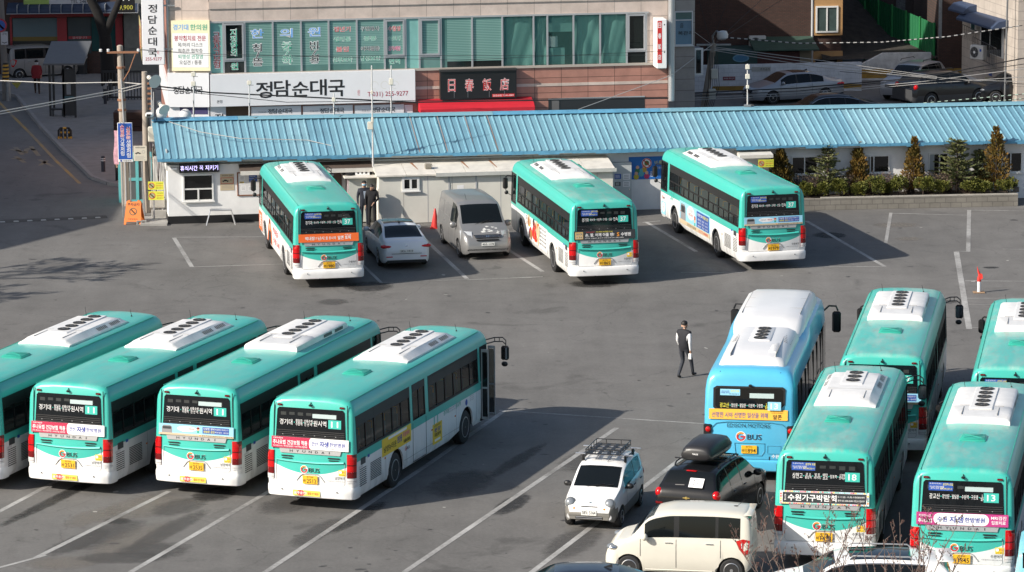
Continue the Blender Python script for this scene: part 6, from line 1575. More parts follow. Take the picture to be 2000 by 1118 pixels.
bt = fthing(FB, 'small_booth', 'narrow grey green cabinet with breeze block on top, left of the cream hut', 'cabinet'); q = RP(FB, -1.0, 681, 345, 716, 430)
b = MB(); BG = mat('grey green panel', (.50, .52, .48), .6, noise=.06); b.box(q[0], q[1], -1.2, -.06, .05, 1.78, BG); b.box(q[1] + .001, q[1] + .55, -.9, -.06, 0, 1.72, mat('shaded grey panel', (.30, .31, .30), .7)); b.build('cabinet', bt)  # side box in a darker grey than the cabinet
b = MB(); b.rbox(q[0] - .2, q[1] + .5, -1.4, -.06, 1.78, 1.85, HUTR, .015); b.build('lid', bt)
b = MB(); b.box(q[0] - .02, q[0] - .001, -1.15, -.1, .1, 1.7, mat('pinned poster', (.35, .30, .32), .7, noise=.5, nscale=5)); b.build('poster', bt)
t = fthing(FB, 'breeze_block', 'white ventilated breeze block lying on the narrow cabinet', 'block'); b = MB()
s = (q[0] + q[1]) / 2 + .2; b.box(s - .28, s + .28, -1.0, -.98, 1.855, 1.90, PLW)
for x in (-.28, -.12, .03, .20): b.box(s + x, s + x + .08, -1.0, -.8, 1.90, 2.02, PLW)
b.box(s - .28, s + .28, -1.0, -.8, 2.02, 2.06, PLW); b.box(s - .28, s + .28, -.97, -.82, 1.856, 1.90, PLW); b.build('block', t)
t = fthing(FB, 'folded_tarpaulin', 'black folded tarpaulin on the narrow cabinet roof', 'tarpaulin'); b = MB(); b.ball((q[0] + .05, -.8, 1.90), .26, .3, .09, BLACK, 12, 7); b.build('sheet', t, 50)
# ------------------------------------------------------------------ main two storey building
DM = 8.0
MBF = FB
tow = fthing(FB, 'corner_building', 'two storey building clad in pink granite with a band of green windows', 'building')
mL = FB.px(410, 100, DM)[0]; mR = FB.px(1305, 100, DM)[0]
GRP = brick_mat('pink granite cladding', (.54, .445, .39), (.57, .475, .42), (.30, .25, .22), 1.12, .62, .5, msz=.012, bump=.15, off=0)
GRR = brick_mat('red brown granite', (.36, .175, .135), (.39, .195, .15), (.10, .05, .04), 1.12, .62, .45, msz=.012, bump=.15, off=0)
DT = 26.0
rw = RP(FB, DM, 410, 43, 1265, 133)
zw1 = FB.px(840, 36, DM)[1]; zw0 = FB.px(840, 133, DM)[1]; wL = mL + .02; wR = FB.px(1262, 80, DM)[0]
b = MB(); b.box(mL, mR, DM, DM + 14, 0, zw0 - .10, GRR); b.build('lower_wall', tow)
b = MB(); b.box(mL, mR, DM, DM + 14, zw1 + .02, 9.0, GRP); b.box(mR - .9 + .0, mR, DM, DM + 14, zw0 - .10, zw1 + .02, GRP); b.box(mL, mR - .9, DM + .6, DM + 14, zw0 - .1, zw1 + .02, mat('dim room wall', (.05, .06, .06), .9)); b.build('upper_wall', tow)
b = MB(); b.box(mL - .01, mR, DM - .07, DM, zw0 - .10, zw0, mat('sill stone', (.38, .34, .30), .7)); b.box(mL - .01, wR + .1, DM - .05, DM, zw1 - .0, zw1 + .07, SILV); q = FB.px(1180, 163, DM); b.box(FB.px(812, 163, DM)[0], mR, DM - .02, DM, q[1] - .06, q[1] + .06, GRP)
zc = FB.px(700, 10, DM)[1]; b.box(mL - .02, mR, DM - .05, DM, zc - .03, zc + .25, GRP); b.build('stone_band', tow)
GRN = mat('green tinted glass', (.09, .20, .185), .06, noise=.25, nscale=.8, spec=.6); GRD = mat('dark tinted glass', (.008, .012, .012), .05, spec=.6); GRL = mat('pale green sheet behind glass', (.20, .42, .39), .08, noise=.12, nscale=2, spec=.6)
def blind_mat():
 m = mat('green glass over slatted blind', (.07, .20, .19), .08, spec=.6); n = m.node_tree.nodes; l = m.node_tree.links; b = n['Principled BSDF']
 tc = n.new('ShaderNodeTexCoord'); w = n.new('ShaderNodeTexWave'); w.wave_type = 'BANDS'; w.bands_direction = 'Z'; w.inputs['Scale'].default_value = 4.6; w.inputs['Distortion'].default_value = .15; l.new(tc.outputs['Object'], w.inputs['Vector'])
 x = n.new('ShaderNodeMix'); x.data_type = 'RGBA'; x.inputs['A'].default_value = (.085, .19, .175, 1); x.inputs['B'].default_value = (.21, .36, .325, 1); l.new(w.outputs['Fac'], x.inputs['Factor']); l.new(x.outputs['Result'], b.inputs['Base Color']); return m
BLIND = blind_mat()
MUL = mat('window alloy grey', (.42, .43, .45), .4, .4)
edges = [410, 436, 478, 533, 588, 642, 697, 751, 792, 819, 861, 922, 981, 1042, 1069, 1120, 1172, 1224, 1262]
types = ['L', 'D', 'B', 'B', 'B', 'B', 'B', 'C', 'L', 'C', 'B', 'B', 'S', 'S', 'R', 'S', 'S', 'C2']
def wtxt(b, F, s, ca, cb, w, h, m, bold=.02, rim=WINK, e=.085):
 b.text(F, s, ca, cb, w, h, rim, .003, bold + e); b.text(F, s, ca, cb, w * .95, h * .95, m, .006, bold)
TXT = {0: [('교\n통\n사\n고\n보\n험', .5, .46, .60, .74, REDI)], 1: [('지\n정\n한\n의', .5, .60, .36, .56, GREENI), ('원', .5, .13, .36, .15, GREENI)],
    2: [('한', .45, .77, .48, .19, mat('light blue ink', (.16, .38, .75), .6)), ('침\n/\n뜸', .45, .35, .38, .46, INK)], 3: [('의', .48, .77, .48, .19, mat('light blue ink')), ('부\n항\n/\n보\n약', .5, .37, .38, .46, GREENI)], 4: [('원', .48, .78, .48, .19, mat('light blue ink')), ('비\n만\n/\n성\n장', .48, .37, .38, .46, INK)],
    5: [('갱년기', .48, .82, .62, .11, REDI), ('생리통', .48, .62, .62, .11, GREENI), ('불임', .48, .42, .46, .11, REDI), ('산후보약', .48, .21, .70, .11, GREENI)], 6: [('구안와사', .48, .82, .68, .10, INK), ('중풍', .48, .62, .46, .10, GREENI), ('어지럼증', .48, .42, .68, .10, INK), ('남성보양', .48, .22, .72, .10, GREENI)],
    7: [('수험생', .47, .81, .60, .11, REDI), ('아토피', .47, .61, .60, .10, GREENI), ('감기/예방', .47, .41, .60, .10, PINKI), ('면역', .47, .15, .52, .11, GREENI)]}
def drape(b, s0, s1, z0, z1, m, seed):
 """a crumpled sheet hung behind the glass"""
 r = random.Random(seed); n, k = 14, 10; ph = [r.random() * 6 for _ in range(6)]; vs = []
 for j in range(k + 1):
  for i in range(n + 1):
   u, v = i / n, j / k; d = .035 * math.sin(9 * u + 5 * v * (1 if seed % 2 else -1) + ph[0]) + .025 * math.sin(15 * u - 8 * v + ph[1]) + .02 * math.sin(5 * v + ph[2])
   vs.append((lerp(s0, s1, u), DM + .12 + d, lerp(z0, z1, v)))
 b.add(vs, [(j * (n + 1) + i, j * (n + 1) + i + 1, (j + 1) * (n + 1) + i + 1, (j + 1) * (n + 1) + i) for j in range(k) for i in range(n)], m)
GTR = glass_mat('see through green glass', (.09, .22, .20), .82, .04); SHEET = mat('hung plastic sheet', (.34, .60, .54), .6)
for k, ty in enumerate(types):
 s0 = FB.px(edges[k], 85, DM)[0]; s1 = FB.px(edges[k + 1], 85, DM)[0]
 zz0, zz1 = zw0, zw1
 b = MB()
 for a, c in ((s0 - .035, s0 + .035), (s1 - .035, s1 + .035)) if k == len(types) - 1 else ((s0 - .035, s0 + .035),): b.box(a, c, DM - .05, DM + .05, zz0, zz1, MUL)
 if ty in ('D', 'C', 'C2'):
  zt = lerp(zz0, zz1, .24)
  b.box(s0 + .04, s1 - .04, DM - .045, DM + .04, zt - .03, zt + .03, MUL)
  for a, c in ((s0 + .04, s0 + .11), (s1 - .11, s1 - .04)): b.box(a, c, DM - .07, DM + .02, zt + .03, zz1 - .02, MUL)
  b.box(s0 + .11, s1 - .11, DM - .07, DM + .02, zt + .03, zt + .10, MUL); b.box(s0 + .11, s1 - .11, DM - .07, DM + .02, zz1 - .09, zz1 - .02, MUL)
 o = b.build('window', tow)
 b = MB(); F = LF(DM + .008); g0, g1 = s0 + .035, s1 - .035
 if ty == 'B':
  b.plate(F, g0, g1, zz0, zz1, BLIND if k != 10 else BLIND, .004)
  b.plate(F, g0, g1, zz0, lerp(zz0, zz1, .12), GRD if k > 8 else GRN, .001, .0045)
  if k == 10: b.plate(F, g0, lerp(g0, g1, .18), zz0, zz1, GRN, .001, .005)
 elif ty == 'L': b.plate(F, g0, g1, zz0, zz1, GRL, .004)
 elif ty == 'D': b.plate(F, g0, g1, zz0, zz1, GRD, .004)
 elif ty == 'C': b.plate(F, g0, g1, zz0, zz1, BLIND, .004); b.plate(F, g0, g1, zz0, lerp(zz0, zz1, .22), GRN, .001, .0045)
 elif ty == 'C2': b.plate(F, g0, g1, zz0, zz1, GRD, .004)
 else: b.plate(F, g0, g1, zz0, zz1, GTR, .004)
 b.build('pane', o)
 if ty == 'S' :
  b = MB(); drape(b, g0, g1, zz0, zz1, SHEET, k); b.build('hung_sheet', o, 60)
 if ty == 'R':
  b = MB(); b.box(g0, g1, DM + .15, DM + .2, lerp(zz0, zz1, .66), zz1, SHEET); b.box(g0, lerp(g0, g1, .42), DM + .2, DM + .5, lerp(zz0, zz1, .35), lerp(zz0, zz1, .56), WHITE); b.box(g0, lerp(g0, g1, .7), DM + .16, DM + .5, zz0, lerp(zz0, zz1, .33), SHEET); b.build('stored_boxes', o)
 if k in TXT:
  b = MB(); F2 = LF(DM + .002 - (.0 if ty not in ('D', 'C') else .0))
  for s, ca, cb, w, h, m in TXT[k]: wtxt(b, F2, s, lerp(s0, s1, ca), lerp(zz0, zz1, cb), (s1 - s0) * w, (zz1 - zz0) * h, m)
  b.build('vinyl_lettering', o)
CW = 1.72
MC = MC
cm = Frame(*(FB.P(mL, DM, 0).xy), -4.0)
def RC(u0, v0, u1, v1, d=0): return RP(cm, d, u0, v0, u1, v1)
cL = cm.px(330, 100, 0)[0]
ch = thing('corner_wing', 'narrow angled corner face of the granite building carrying yellow and white signs', 'building', cm.o, cm.ang)
b = MB(); b.box(cL, -.02, 0, 3.0, 0, 9, GRP); b.build('wall', ch)
b = MB(); b.cyl((cL - .02, -.06, 3.8), (cL - .02, -.06, 9), .05, None, 8, SILV); b.build('drain_pipe', ch)
t = thing('clinic_sign', 'pale yellow clinic sign with green and red lettering on the angled corner', 'sign', cm.o, cm.ang); q = RC(336, 40, 411, 138)
b = MB(); PY = mat('pale yellow panel', (.78, .74, .50), .5); b.box(q[0], q[1], -.16, -.0, q[2], q[3], PY); F = LF(-.16); w = q[1] - q[0]; h = q[3] - q[2]
X = lambda t_: lerp(q[0], q[1], t_); Z = lambda t_: lerp(q[2], q[3], t_)
b.plate(F, X(.03), X(.96), Z(.07), Z(.75), WFILM, .004); b.text(F, '경기대', X(.25), Z(.87), w * .40, h * .12, mat('light blue ink'), .005, .04); b.text(F, '한의원', X(.72), Z(.87), w * .44, h * .12, GREENI, .005, .03)
b.text(F, '봉약침치료 전문', X(.49), Z(.65), w * .82, h * .11, mat('dark red ink', (.38, .02, .05), .6), .007, .03)
for k, s in enumerate(('목/허리 디스크', '척추관 협착증', '퇴행성 관절염', '오십견 / 통풍')): b.text(F, s, X(.49), Z(.52 - .117 * k), w * (.64 if k < 3 else .58), h * .085, INK if k != 2 else GREENI, .007, .005)
b.build('board', t)
SGW = mat('white sign face', (.74, .74, .76), .45, noise=.04, nscale=1)
def calligraphy(b, F, cx, cz, w, h, m=INK, n0=.006):
 for k, c in enumerate('정담순대국'): b.text(F, c, cx - w / 2 + w * (k + .5) / 5, cz + (.05 if k % 2 else -.02) * h, w * .185, h * (1.0 if k != 2 else .9), m, n0, .035)
t = fthing(FB, 'restaurant_sign', 'wide white sign with black brush lettering and a red phone number', 'sign'); q = RP(FB, DM - .3, 411, 142, 811, 204)
b = MB(); b.box(q[0], q[1], DM - .30, DM, q[2], q[3], SGW); F = LF(DM - .30); w = q[1] - q[0]; h = q[3] - q[2]
calligraphy(b, F, X(.437), Z(.50), w * .44, h * .52); b.text(F, '성은', X(.722), Z(.33), w * .012, h * .18, REDI, .005); b.text(F, 'T.031) 255-9277', X(.865), Z(.25), w * .20, h * .19, mat('dark red ink'), .006, .0); b.text(F, '본점', X(.043), Z(.16), w * .026, h * .10, INK, .006)
for k in range(3): b.ring(F, X(.80 + .05 * k), Z(.55), .16, .012, mat('pale gold ink', (.62, .60, .52), .6), .003, 16, 0, 290)
b.build('board', t)
t = thing('restaurant_sign', 'smaller white brush lettered sign under the yellow clinic sign', 'sign', cm.o, cm.ang); q = RC(329, 142, 410, 208)
b = MB(); b.box(q[0], q[1], -.25, -.0, q[2], q[3], SGW); calligraphy(b, LF(-.25), X(.49), Z(.50), (q[1] - q[0]) * .72, (q[3] - q[2]) * .23); b.build('board', t)
b = MB(); q = RC(331, 206, 409, 232); b.box(q[0], q[1], -.10, -.0, q[2] - .6, q[3], SGW); b.box(q[0] + .45, q[1] - .05, -.115, -.10, q[2] + .2, q[3] - .04, mat('dark violet panel', (.06, .05, .14), .5)); b.build('shop_window', ch)
for k, (u0, u1) in enumerate(((491, 588), (592, 689), (693, 789))):
 t = fthing(FB, 'window_sign', ('small white brush lettered panel, leftmost of three under the wide sign', 'small white brush lettered panel, middle one of three under the wide sign', 'small white brush lettered panel, rightmost of three under the wide sign')[k], 'sign'); q = RP(FB, DM - .1, u0, 208 - k * 1.4, u1, 228 - k * 1.4)
 b = MB(); b.box(q[0], q[1], DM - .1, DM, q[2], q[3], SGW); b.box(q[0] - .02, q[1] + .02, DM - .09, DM, q[2] - .04, q[2] - .001, DGREY); F = LF(DM - .1); calligraphy(b, F, X(.58), Z(.52), (q[1] - q[0]) * .50, (q[3] - q[2]) * .48); b.text(F, '정성을 담은', X(.22), Z(.48), (q[1] - q[0]) * .16, (q[3] - q[2]) * .18, GREYI, .005); b.build('board', t)
b = MB(); q = RP(FB, DM, 411, 208, 441, 236); b.box(q[0], q[1], DM - .06, DM, q[2] - .4, q[3], SGW); b.text(LF(DM - .06), '정', X(.55), Z(.2), .35, .35, INK, .005, .03); q = RP(FB, DM, 442, 208, 489, 236); b.box(q[0], q[1], DM - .03, DM, q[2] - .4, q[3], mat('brown shop inside', (.10, .06, .035), .8)); q = RP(FB, DM, 790, 205, 806, 226); b.box(q[0], q[1], DM - .05, DM, q[2] - .4, q[3], SGW); b.build('shop_window', tow)
t = fthing(FB, 'chinese_restaurant_sign', 'black sign with four red Chinese characters edged in white', 'sign'); q = RP(FB, DM - .35, 860, 139, 1009, 193)
b = MB(); b.box(q[0], q[1], DM - .35, DM - .02, q[2], q[3], mat('black sign face', (.012, .012, .013), .35)); b.box(q[0] - .02, q[1] + .02, DM - .42, DM, q[3], q[3] + .07, DARK); F = LF(DM - .35)
for k, c in enumerate('日春飯店'): wtxt(b, F, c, X(.15 + .23 * k), Z(.50), (q[1] - q[0]) * (.12 if k else .10), (q[3] - q[2]) * .46, REDI, .0, WINK, .06)
b.plate(F, X(.68), X(.97), Z(.045), Z(.15), REDI, .004); b.text(F, '일춘반점 T.241-0889', X(.825), Z(.097), (q[1] - q[0]) * .27, (q[3] - q[2]) * .065, WINK, .007, .01)
for xx in (.18, .36, .64, .84): b.cyl((X(xx), DM - .36, Z(.05)), (X(xx), DM - .36, Z(.26)), .008, None, 4, STEEL)
b.build('board', t)
t = fthing(FB, 'red_awning', 'red fabric awning over the Chinese restaurant front', 'awning'); q = RP(FB, DM - .9, 821, 199, 1044, 221)
b = MB(); RA = mat('red awning cloth', (.50, .015, .03), .6, noise=.08, nscale=2); z1 = q[3]
b.loft([[(s, DM - 1.0, z1 - .42), (s, DM - 1.0, z1 - .26), (s, DM - .75, z1 - .13), (s, DM - .02, z1 + .05), (s, DM - .02, z1 - .42)] for s in (q[0], q[1])], RA); b.build('cloth', t)
b = MB(); q = RP(FB, DM, 1071, 190, 1259, 225); b.box(q[0], q[1], DM - .01, DM, q[2] - .5, q[3], mat('dark shopfront', (.025, .025, .027), .3)); b.box(q[0] + .15, q[0] + .45, DM - .03, DM - .011, q[2] - .5, q[3], mat('lattice grey', (.12, .12, .12), .6)); b.box(q[0], q[1], DM - .04, DM - .011, q[3] - .06, q[3], SILV); b.build('shopfront', tow)
t = fthing(FB, 'projecting_sign', 'tall red and white projecting sign at the right end of the granite building', 'sign'); q = RP(FB, DM - .9, 1283, 38, 1302, 134)
b = MB(); b.rbox(q[0], q[1] , DM - .95, DM - .05, q[2], q[3], mat('white enamel'), .02); F = LF(DM - .95); b.plate(F, q[0] - .001 + .01, X(.50), Z(.11), Z(.97), REDI, .004)
for k, c in enumerate('日春飯店'): b.text(F, c, X(.26), Z(.88 - .215 * k), (q[1] - q[0]) * .32, (q[3] - q[2]) * .11, WINK, .006, .03)
for z in (.88, .32): b.box(X(.70), X(.80), DM - .957, DM - .951, Z(z), Z(z) + .05, BLACK)
b.build('box', t)
t = fthing(FB, 'vent_duct', 'bright ribbed metal duct running up the right corner of the granite building', 'duct'); q = RP(FB, DM - .2, 1305, 0, 1318, 198)
b = MB(); sm = (q[0] + q[1]) / 2; prof = [(0, .12)]; z = q[2]; pts = []
while z < 9: pts += [(z, .135), (z + .04, .15)]; z += .08
b.lathe(pts, (sm, DM - .18, 0), (0, 0, 1), 12, mat('bright duct tin', (.50, .51, .52), .35, .7)); b.build('pipe', t, 40)
BF = Frame(*(FB.P(mR + .25, DM + 9.0, 0).xy), 8.5)
fl = thing('rear_wing', 'beige tiled wing with a bluish lettered window behind the granite building', 'building', BF.o, BF.ang)
b = MB(); q = RP(BF, 0, 1318, 0, 1358, 50); WT = brick_mat('beige tile', (.40, .36, .32), (.42, .38, .34), (.2, .18, .16), .9, .5, .6, bump=.1, off=0); x1 = BF.px(1357, 100, 0)[0]; b.box(-6, x1, 0, 6.0, 0, 8.4, WT); b.box(-6, x1 - .05, 6.001, 16.0, 0, 15.0, WT)  # taller unseen rear box added to put the back lane in shade
b.build('wall', fl)
q = RP(BF, 0, 1317, 22, 1353, 89); o = window(fl, 0, q, mull=(), trans=((.74, 0, 1),), glass=mat('blue film glass', (.16, .27, .36), .15, noise=.08)); b = MB(); F = LF(-.02); b.plate(F, q[0] + .06, q[1] - .06, Z(.77), Z(.96), GRN, .002, -.001); b.text(F, '음', X(.40), Z(.58), .16, .2, INK, .004); b.text(F, '복관리', X(.60), Z(.36), .66, .18, INK, .004, .02); b.build('lettering', o)
q = RP(BF, 0, 1356, 95, 1374, 148); b = MB(); b.box(x1 + .002, x1 + .35, .2, .9, q[2], q[3], BLACK); b.box(x1 + .002, x1 + .40, .1, .2, q[2], q[3], WFR); b.box(x1 + .08, x1 + .30, .08, .0999, q[2] + .1, q[3] - .08, GLS); b.build('side_window', fl)
b = MB()
blk = thing('back_block', 'plain rendered back block standing behind the granite building', 'building'); b.box(-9, 5.5, 179.6, 186.6, 0, 8.1, PLG); b.build('wall', blk)  # unseen block sized so its roof edge shadows the brick house
# ------------------------------------------------------------------ hanging vertical sign on the left corner
SF = Frame(*(AT(300, 60, 150.6).xy), 0)
t = thing('hanging_sign', 'tall white hanging sign with vertical black brush lettering', 'sign', SF.o, SF.ang); q = RP(SF, 0, 277, -25, 320, 127)
b = MB(); b.rbox(q[0], q[1], 0, .25, q[2], q[3], SGW, .02); F = LF(0)
for k, c in enumerate('정담순대국'): s_, z_ = SF.px(298, 17 + 21.5 * k, 0); b.text(F, c, s_, z_, .36, .34, INK, .006, .035)
s_, z_ = SF.px(309, 103, 0); b.text(F, '성은', s_, z_, .08, .14, REDI, .005); s_, z_ = SF.px(300, 115.5, 0); b.text(F, '255-9277', s_, z_, .66, .13, mat('dark red ink'), .006, .0); b.build('box', t)
b = MB(); b.box(q[1], q[1] + .45, .10, .16, q[3] - .8, q[3] - .74, STEEL); b.box(q[1], q[1] + .45, .10, .16, q[2] + .6, q[2] + .66, STEEL); b.build('bracket', t)
t = thing('side_signs', 'stack of yellowed and red lettered side signs left of the hanging sign', 'sign', SF.o, SF.ang); q = RP(SF, 3.5, 263, 38, 277, 120)
b = MB(); b.add([(q[0], 5.5, q[3]), (q[1], 3.3, q[3] - .2), (q[1], 3.3, q[2]), (q[0], 5.5, q[2] + .6)], [(3, 2, 1, 0)], mat('yellowed sign', (.5, .42, .2), .6, noise=.5, nscale=3)); b.loft([[(q[0] + .0, 5.52, z), (q[1], 3.32, z), (q[1] + .2, 3.5, z), (q[0] + .2, 5.7, z)] for z in (q[2] + .6, q[3] - .25)], SGW)
b.text(fr((q[0], 5.5, 0), Vector((q[1] - q[0], -2.2, 0)).normalized(), (0, 0, 1)), '갈비\n한식', 1.1, (q[2] + q[3]) / 2, 1.2, 1.0, REDI, .02, .03); b.build('board', t)
b = MB(); cs = Frame(*(cm.P(cL, 0, 0).xy), 97)
sd_ = thing('street_side_wall', 'left flank of the corner building running up the shaded street', 'building', cs.o, cs.ang); b.box(.02, 13.5, -3, -.02, 0, 8.6, GRR); b.box(.1, 13, -.02, .06, 3.0, 4.2, SGW); b.build('wall', sd_)
# ------------------------------------------------------------------ shaded street on the left
LS = Frame(-24.6, 190.2, 2.0)
sh = thing('red_shop', 'shop with red door frames, frosted windows and dark blue awning in the shaded street', 'shop', LS.o, LS.ang)
SB = brick_mat('dark red brick', (.075, .042, .035), (.09, .05, .04), (.05, .04, .035))
b = MB(); x0 = LS.px(-60, 100, 0)[0]; x1 = LS.px(290, 100, 0)[0]; b.box(x0, x1, 0, 9, 0, 9, SB); b.build('wall', sh)
REDF = mat('red shop paint', (.30, .025, .03), .5, noise=.1); FRG = mat('frosted shop glass', (.10, .15, .17), .3);
b = MB()
for u0, u1, v0, v1 in ((21, 132, 22, 34), (21, 25, 34, 150), (113, 132, 34, 150), (132, 240, 22, 32), (226, 240, 32, 90)): q = RP(LS, 0, u0, v0, u1, v1); b.box(q[0], q[1] - .003, -.12, -.0, q[2], q[3] - .003, REDF)
b.build('red_frame', sh)
b = MB(); q = RP(LS, 0, 25, 36, 113, 72); b.box(q[0], q[1], -.05, 0, q[2], q[3], FRG); q2 = RP(LS, 0, 25, 72, 113, 80); b.box(q2[0], q2[1], -.055, 0, q2[2], q2[3], mat('dull gold strip', (.16, .11, .02), .5)); q2 = RP(LS, 0, 25, 80, 113, 112); b.box(q2[0], q2[1], -.05, 0, q2[2], q2[3], mat('dark shop inside', (.02, .018, .015), .5)); b.build('window', sh)
b = MB(); q = RP(LS, 0, 133, 35, 178, 105); b.box(q[0], q[1], -.05, 0, q[2], q[3], mat('slate glass door', (.05, .065, .07), .2)); q2 = RP(LS, 0, 134, 71, 178, 76); b.box(q2[0], q2[1], -.06, -.05, q2[2], q2[3], REDF); b.text(LF(-.06), '감사합니다', (q2[0] + q2[1]) / 2, (q2[2] + q2[3]) / 2, .75, .12, mat('pink white ink', (.6, .45, .45), .6), .004); b.build('door', sh)
b = MB(); q = RP(LS, 0, 179, 34, 226, 100); b.box(q[0], q[1], -.05, 0, q[2], q[3], mat('deep green glass', (.012, .06, .06), .15)); b.build('window', sh)
b = MB(); q = RP(LS, -.8, 13, 13, 270, 25); AW = mat('navy awning cloth', (.02, .035, .07), .7)
k = 0; s = q[0]
while s < q[1]:
 b.loft([[(s2, -1.0, q[2]), (s2, -1.0, q[2] + .1), (s2, -.8, q[3] - .05), (s2, -.02, q[3] + .15), (s2, -.02, q[2])] for s2 in (s, s + .53)], AW); b.box(s + .53, s + .555, -1.02, -.02, q[2], q[3] + .1, mat('dull white piping', (.35, .37, .4), .6)); s += .56
b.box(q[0], q[1], -1.03, -1.0, q[2] - .03, q[2] - .001, mat('dull white piping')); b.build('awning', sh)
t = thing('shop_sign', 'long white and green shop sign above the navy awning', 'sign', LS.o, LS.ang); q = RP(LS, -.3, 46, -20, 188, 8); b = MB(); b.box(q[0], q[1], -.35, 0, q[2], q[3], mat('dull white sign', (.5, .5, .52), .5)); b.box(q[0], q[0] + 1.3, -.36, -.35, q[2], q[3], mat('lime sign part', (.30, .42, .10), .5)); b.text(LF(-.35), 'TEL 246-5', lerp(q[0], q[1], .78), q[2] + .12, 1.0, .16, INK, .005); b.build('board', t)
t = thing('price_sign', 'black hanging sign with yellow figures 9,900', 'sign', LS.o, LS.ang); q = RP(LS, -2.0, 230, -25, 263, 25); b = MB(); b.rbox(q[0], q[1], -2.0, -1.85, q[2], q[3], BLACK, .02); s_, z_ = LS.px(246, 15.5, -2.0); b.text(LF(-2.0), '9,900', s_, z_, .70, .27, mat('dull yellow ink', (.45, .42, .06), .6), .006, .03); s_, z_ = LS.px(243, 0, -2.0); b.text(LF(-2.0), '갈비', s_, z_ + .1, .5, .3, WINK, .006, .05); b.build('box', t)
def ac_unit(root, x, y, z, sx=.42, rz=0, name='casing'):
 b = MB(); b.rbox(x - sx, x + sx, y, y + .32, z, z + .68, mat('pale ac casing', (.55, .55, .53), .5, noise=.06), .02); o = b.build(name, root)
 b = MB(); F = fr((x - .12, y - .002, z + .34), (1, 0, 0), (0, 0, 1)); b.disc(F, 0, 0, .27, mat('fan dark', (.05, .05, .05), .6), .004, 0, 20); b.ring(F, 0, 0, .28, .02, mat('fan ring', (.4, .4, .4), .6), .008, 20); b.disc(F, 0, 0, .07, WHITE, .006, .004, 12)
 for k in range(6): t = R(60 * k); b.plate(fr((x - .12 + .14 * math.cos(t), y - .002, z + .34 + .14 * math.sin(t)), (math.cos(t), 0, math.sin(t)), (-math.sin(t), 0, math.cos(t))), -.1, .1, -.02, .02, mat('fan blade', (.12, .12, .12), .5), .003, .004)
 b.plate(fr((x, y - .002, z), (1, 0, 0), (0, 0, 1)), .22, .34, .40, .52, LBLUE, .003); b.build('fan', root)
t = thing('air_conditioner', 'white outdoor air conditioner beside the slate glass door in the shaded street', 'air conditioner', LS.o, LS.ang); s_, z_ = LS.px(154, 115, -.5); ac_unit(t, s_, -.5, z_); b = MB(); b.box(s_ - .4, s_ + .4, -.5, -.2, 0, z_, DARK); b.build('stand', t)
t = thing('grey_house', 'grey rendered house front right of the red shop', 'building', LS.o, LS.ang); b = MB(); q = RP(LS, -.3, 242, 0, 275, 100); b.box(q[0], q[1] + 6, -.3, 5, 0, 8, mat('dull grey render', (.16, .17, .16), .9, noise=.2)); b.build('wall', t)
# ------------------------------------------------------------------ back lane on the right
AL = Frame(8.4, 181.2, 4.0)
wl = thing('lane_wall', 'long white painted block wall with ochre stripe along the back lane', 'wall', AL.o, AL.ang)
BLK = brick_mat('painted block wall', (.66, .67, .69), (.69, .70, .72), (.52, .53, .54), .42, .2, .85, bump=.2, msz=.008)
x0 = AL.px(1340, 150, 0)[0]; x1 = AL.px(1683, 150, 0)[0]; zt0 = AL.px(1390, 128, 0)[1]; zt1 = AL.px(1670, 122, 0)[1]
b = MB(); b.loft([[(x0, 0, 0), (x0, 0, zt0), (x0, .2, zt0), (x0, .2, 0)], [(x1, 0, 0), (x1, 0, zt1), (x1, .2, zt1), (x1, .2, 0)]], BLK); b.build('wall', wl)
b = MB(); q = RP(AL, 0, 1392, 171, 1460, 178); b.box(q[0], x1, -.004, -.001, .12, .34, mat('ochre stripe', (.34, .20, .04), .8, noise=.2)); b.build('stripe', wl)
for (u0, v0, u1, v1, m, s, im, lb) in ((1412, 150, 1436, 157, mat('maroon sign', (.20, .03, .035), .6), '외부차 주차금지', WINK, 'small maroon sign with white letters on the white lane wall'), (1468, 131, 1505, 140, mat('grey paper sign', (.42, .41, .38), .8), '주차금지', INK, 'faded pale sign with worn lettering on the white lane wall')):
 t = thing('wall_sign', lb, 'sign', AL.o, AL.ang); q = RP(AL, 0, u0, v0, u1, v1); b = MB(); b.box(q[0], q[1], -.02, -.001, q[2], q[3], m); b.text(LF(-.02), s, lerp(q[0], q[1], .5 if im is WINK else .7), (q[2] + q[3]) / 2, (q[1] - q[0]) * (.85 if im is WINK else .5), (q[3] - q[2]) * .5, im, .004); b.build('board', t)
UW = Frame(*(AT(1684, 150, 186.0).xy), 3)
t = thing('block_wall', 'higher weathered white block wall right of the lane wall', 'wall', UW.o, UW.ang); q = RP(UW, 0, 1682, 110, 1822, 185); b = MB(); BW2 = mat('flaking white paint', (.56, .56, .55), .9, noise=.35, nscale=2.2)
z1 = q[3] + .15; b.loft([[(q[0], 0, 0), (q[0], 0, z1 - .55), (q[0], .3, z1 - .55), (q[0], .3, 0)], [(lerp(q[0], q[1], .30), 0, 0), (lerp(q[0], q[1], .30), 0, z1), (lerp(q[0], q[1], .30), .3, z1), (lerp(q[0], q[1], .30), .3, 0)], [(q[1] - .1, 0, 0), (q[1] - .1, 0, z1), (q[1] - .1, .3, z1), (q[1] - .1, .3, 0)]], BW2)
b.box(q[0] - 1, q[1] + 4, -.004, -.001, .1, .55, mat('ochre stripe')); b.build('wall', t)
BH = Frame(*(AT(1355, 60, 187.5).xy), 4)
BRK = brick_mat('brown facing brick', (.070, .034, .026), (.095, .045, .034), (.045, .035, .03), .21, .07, .9)
bh = thing('brick_house', 'dark brown brick house with an orange framed window above the lane wall', 'building', BH.o, BH.ang)
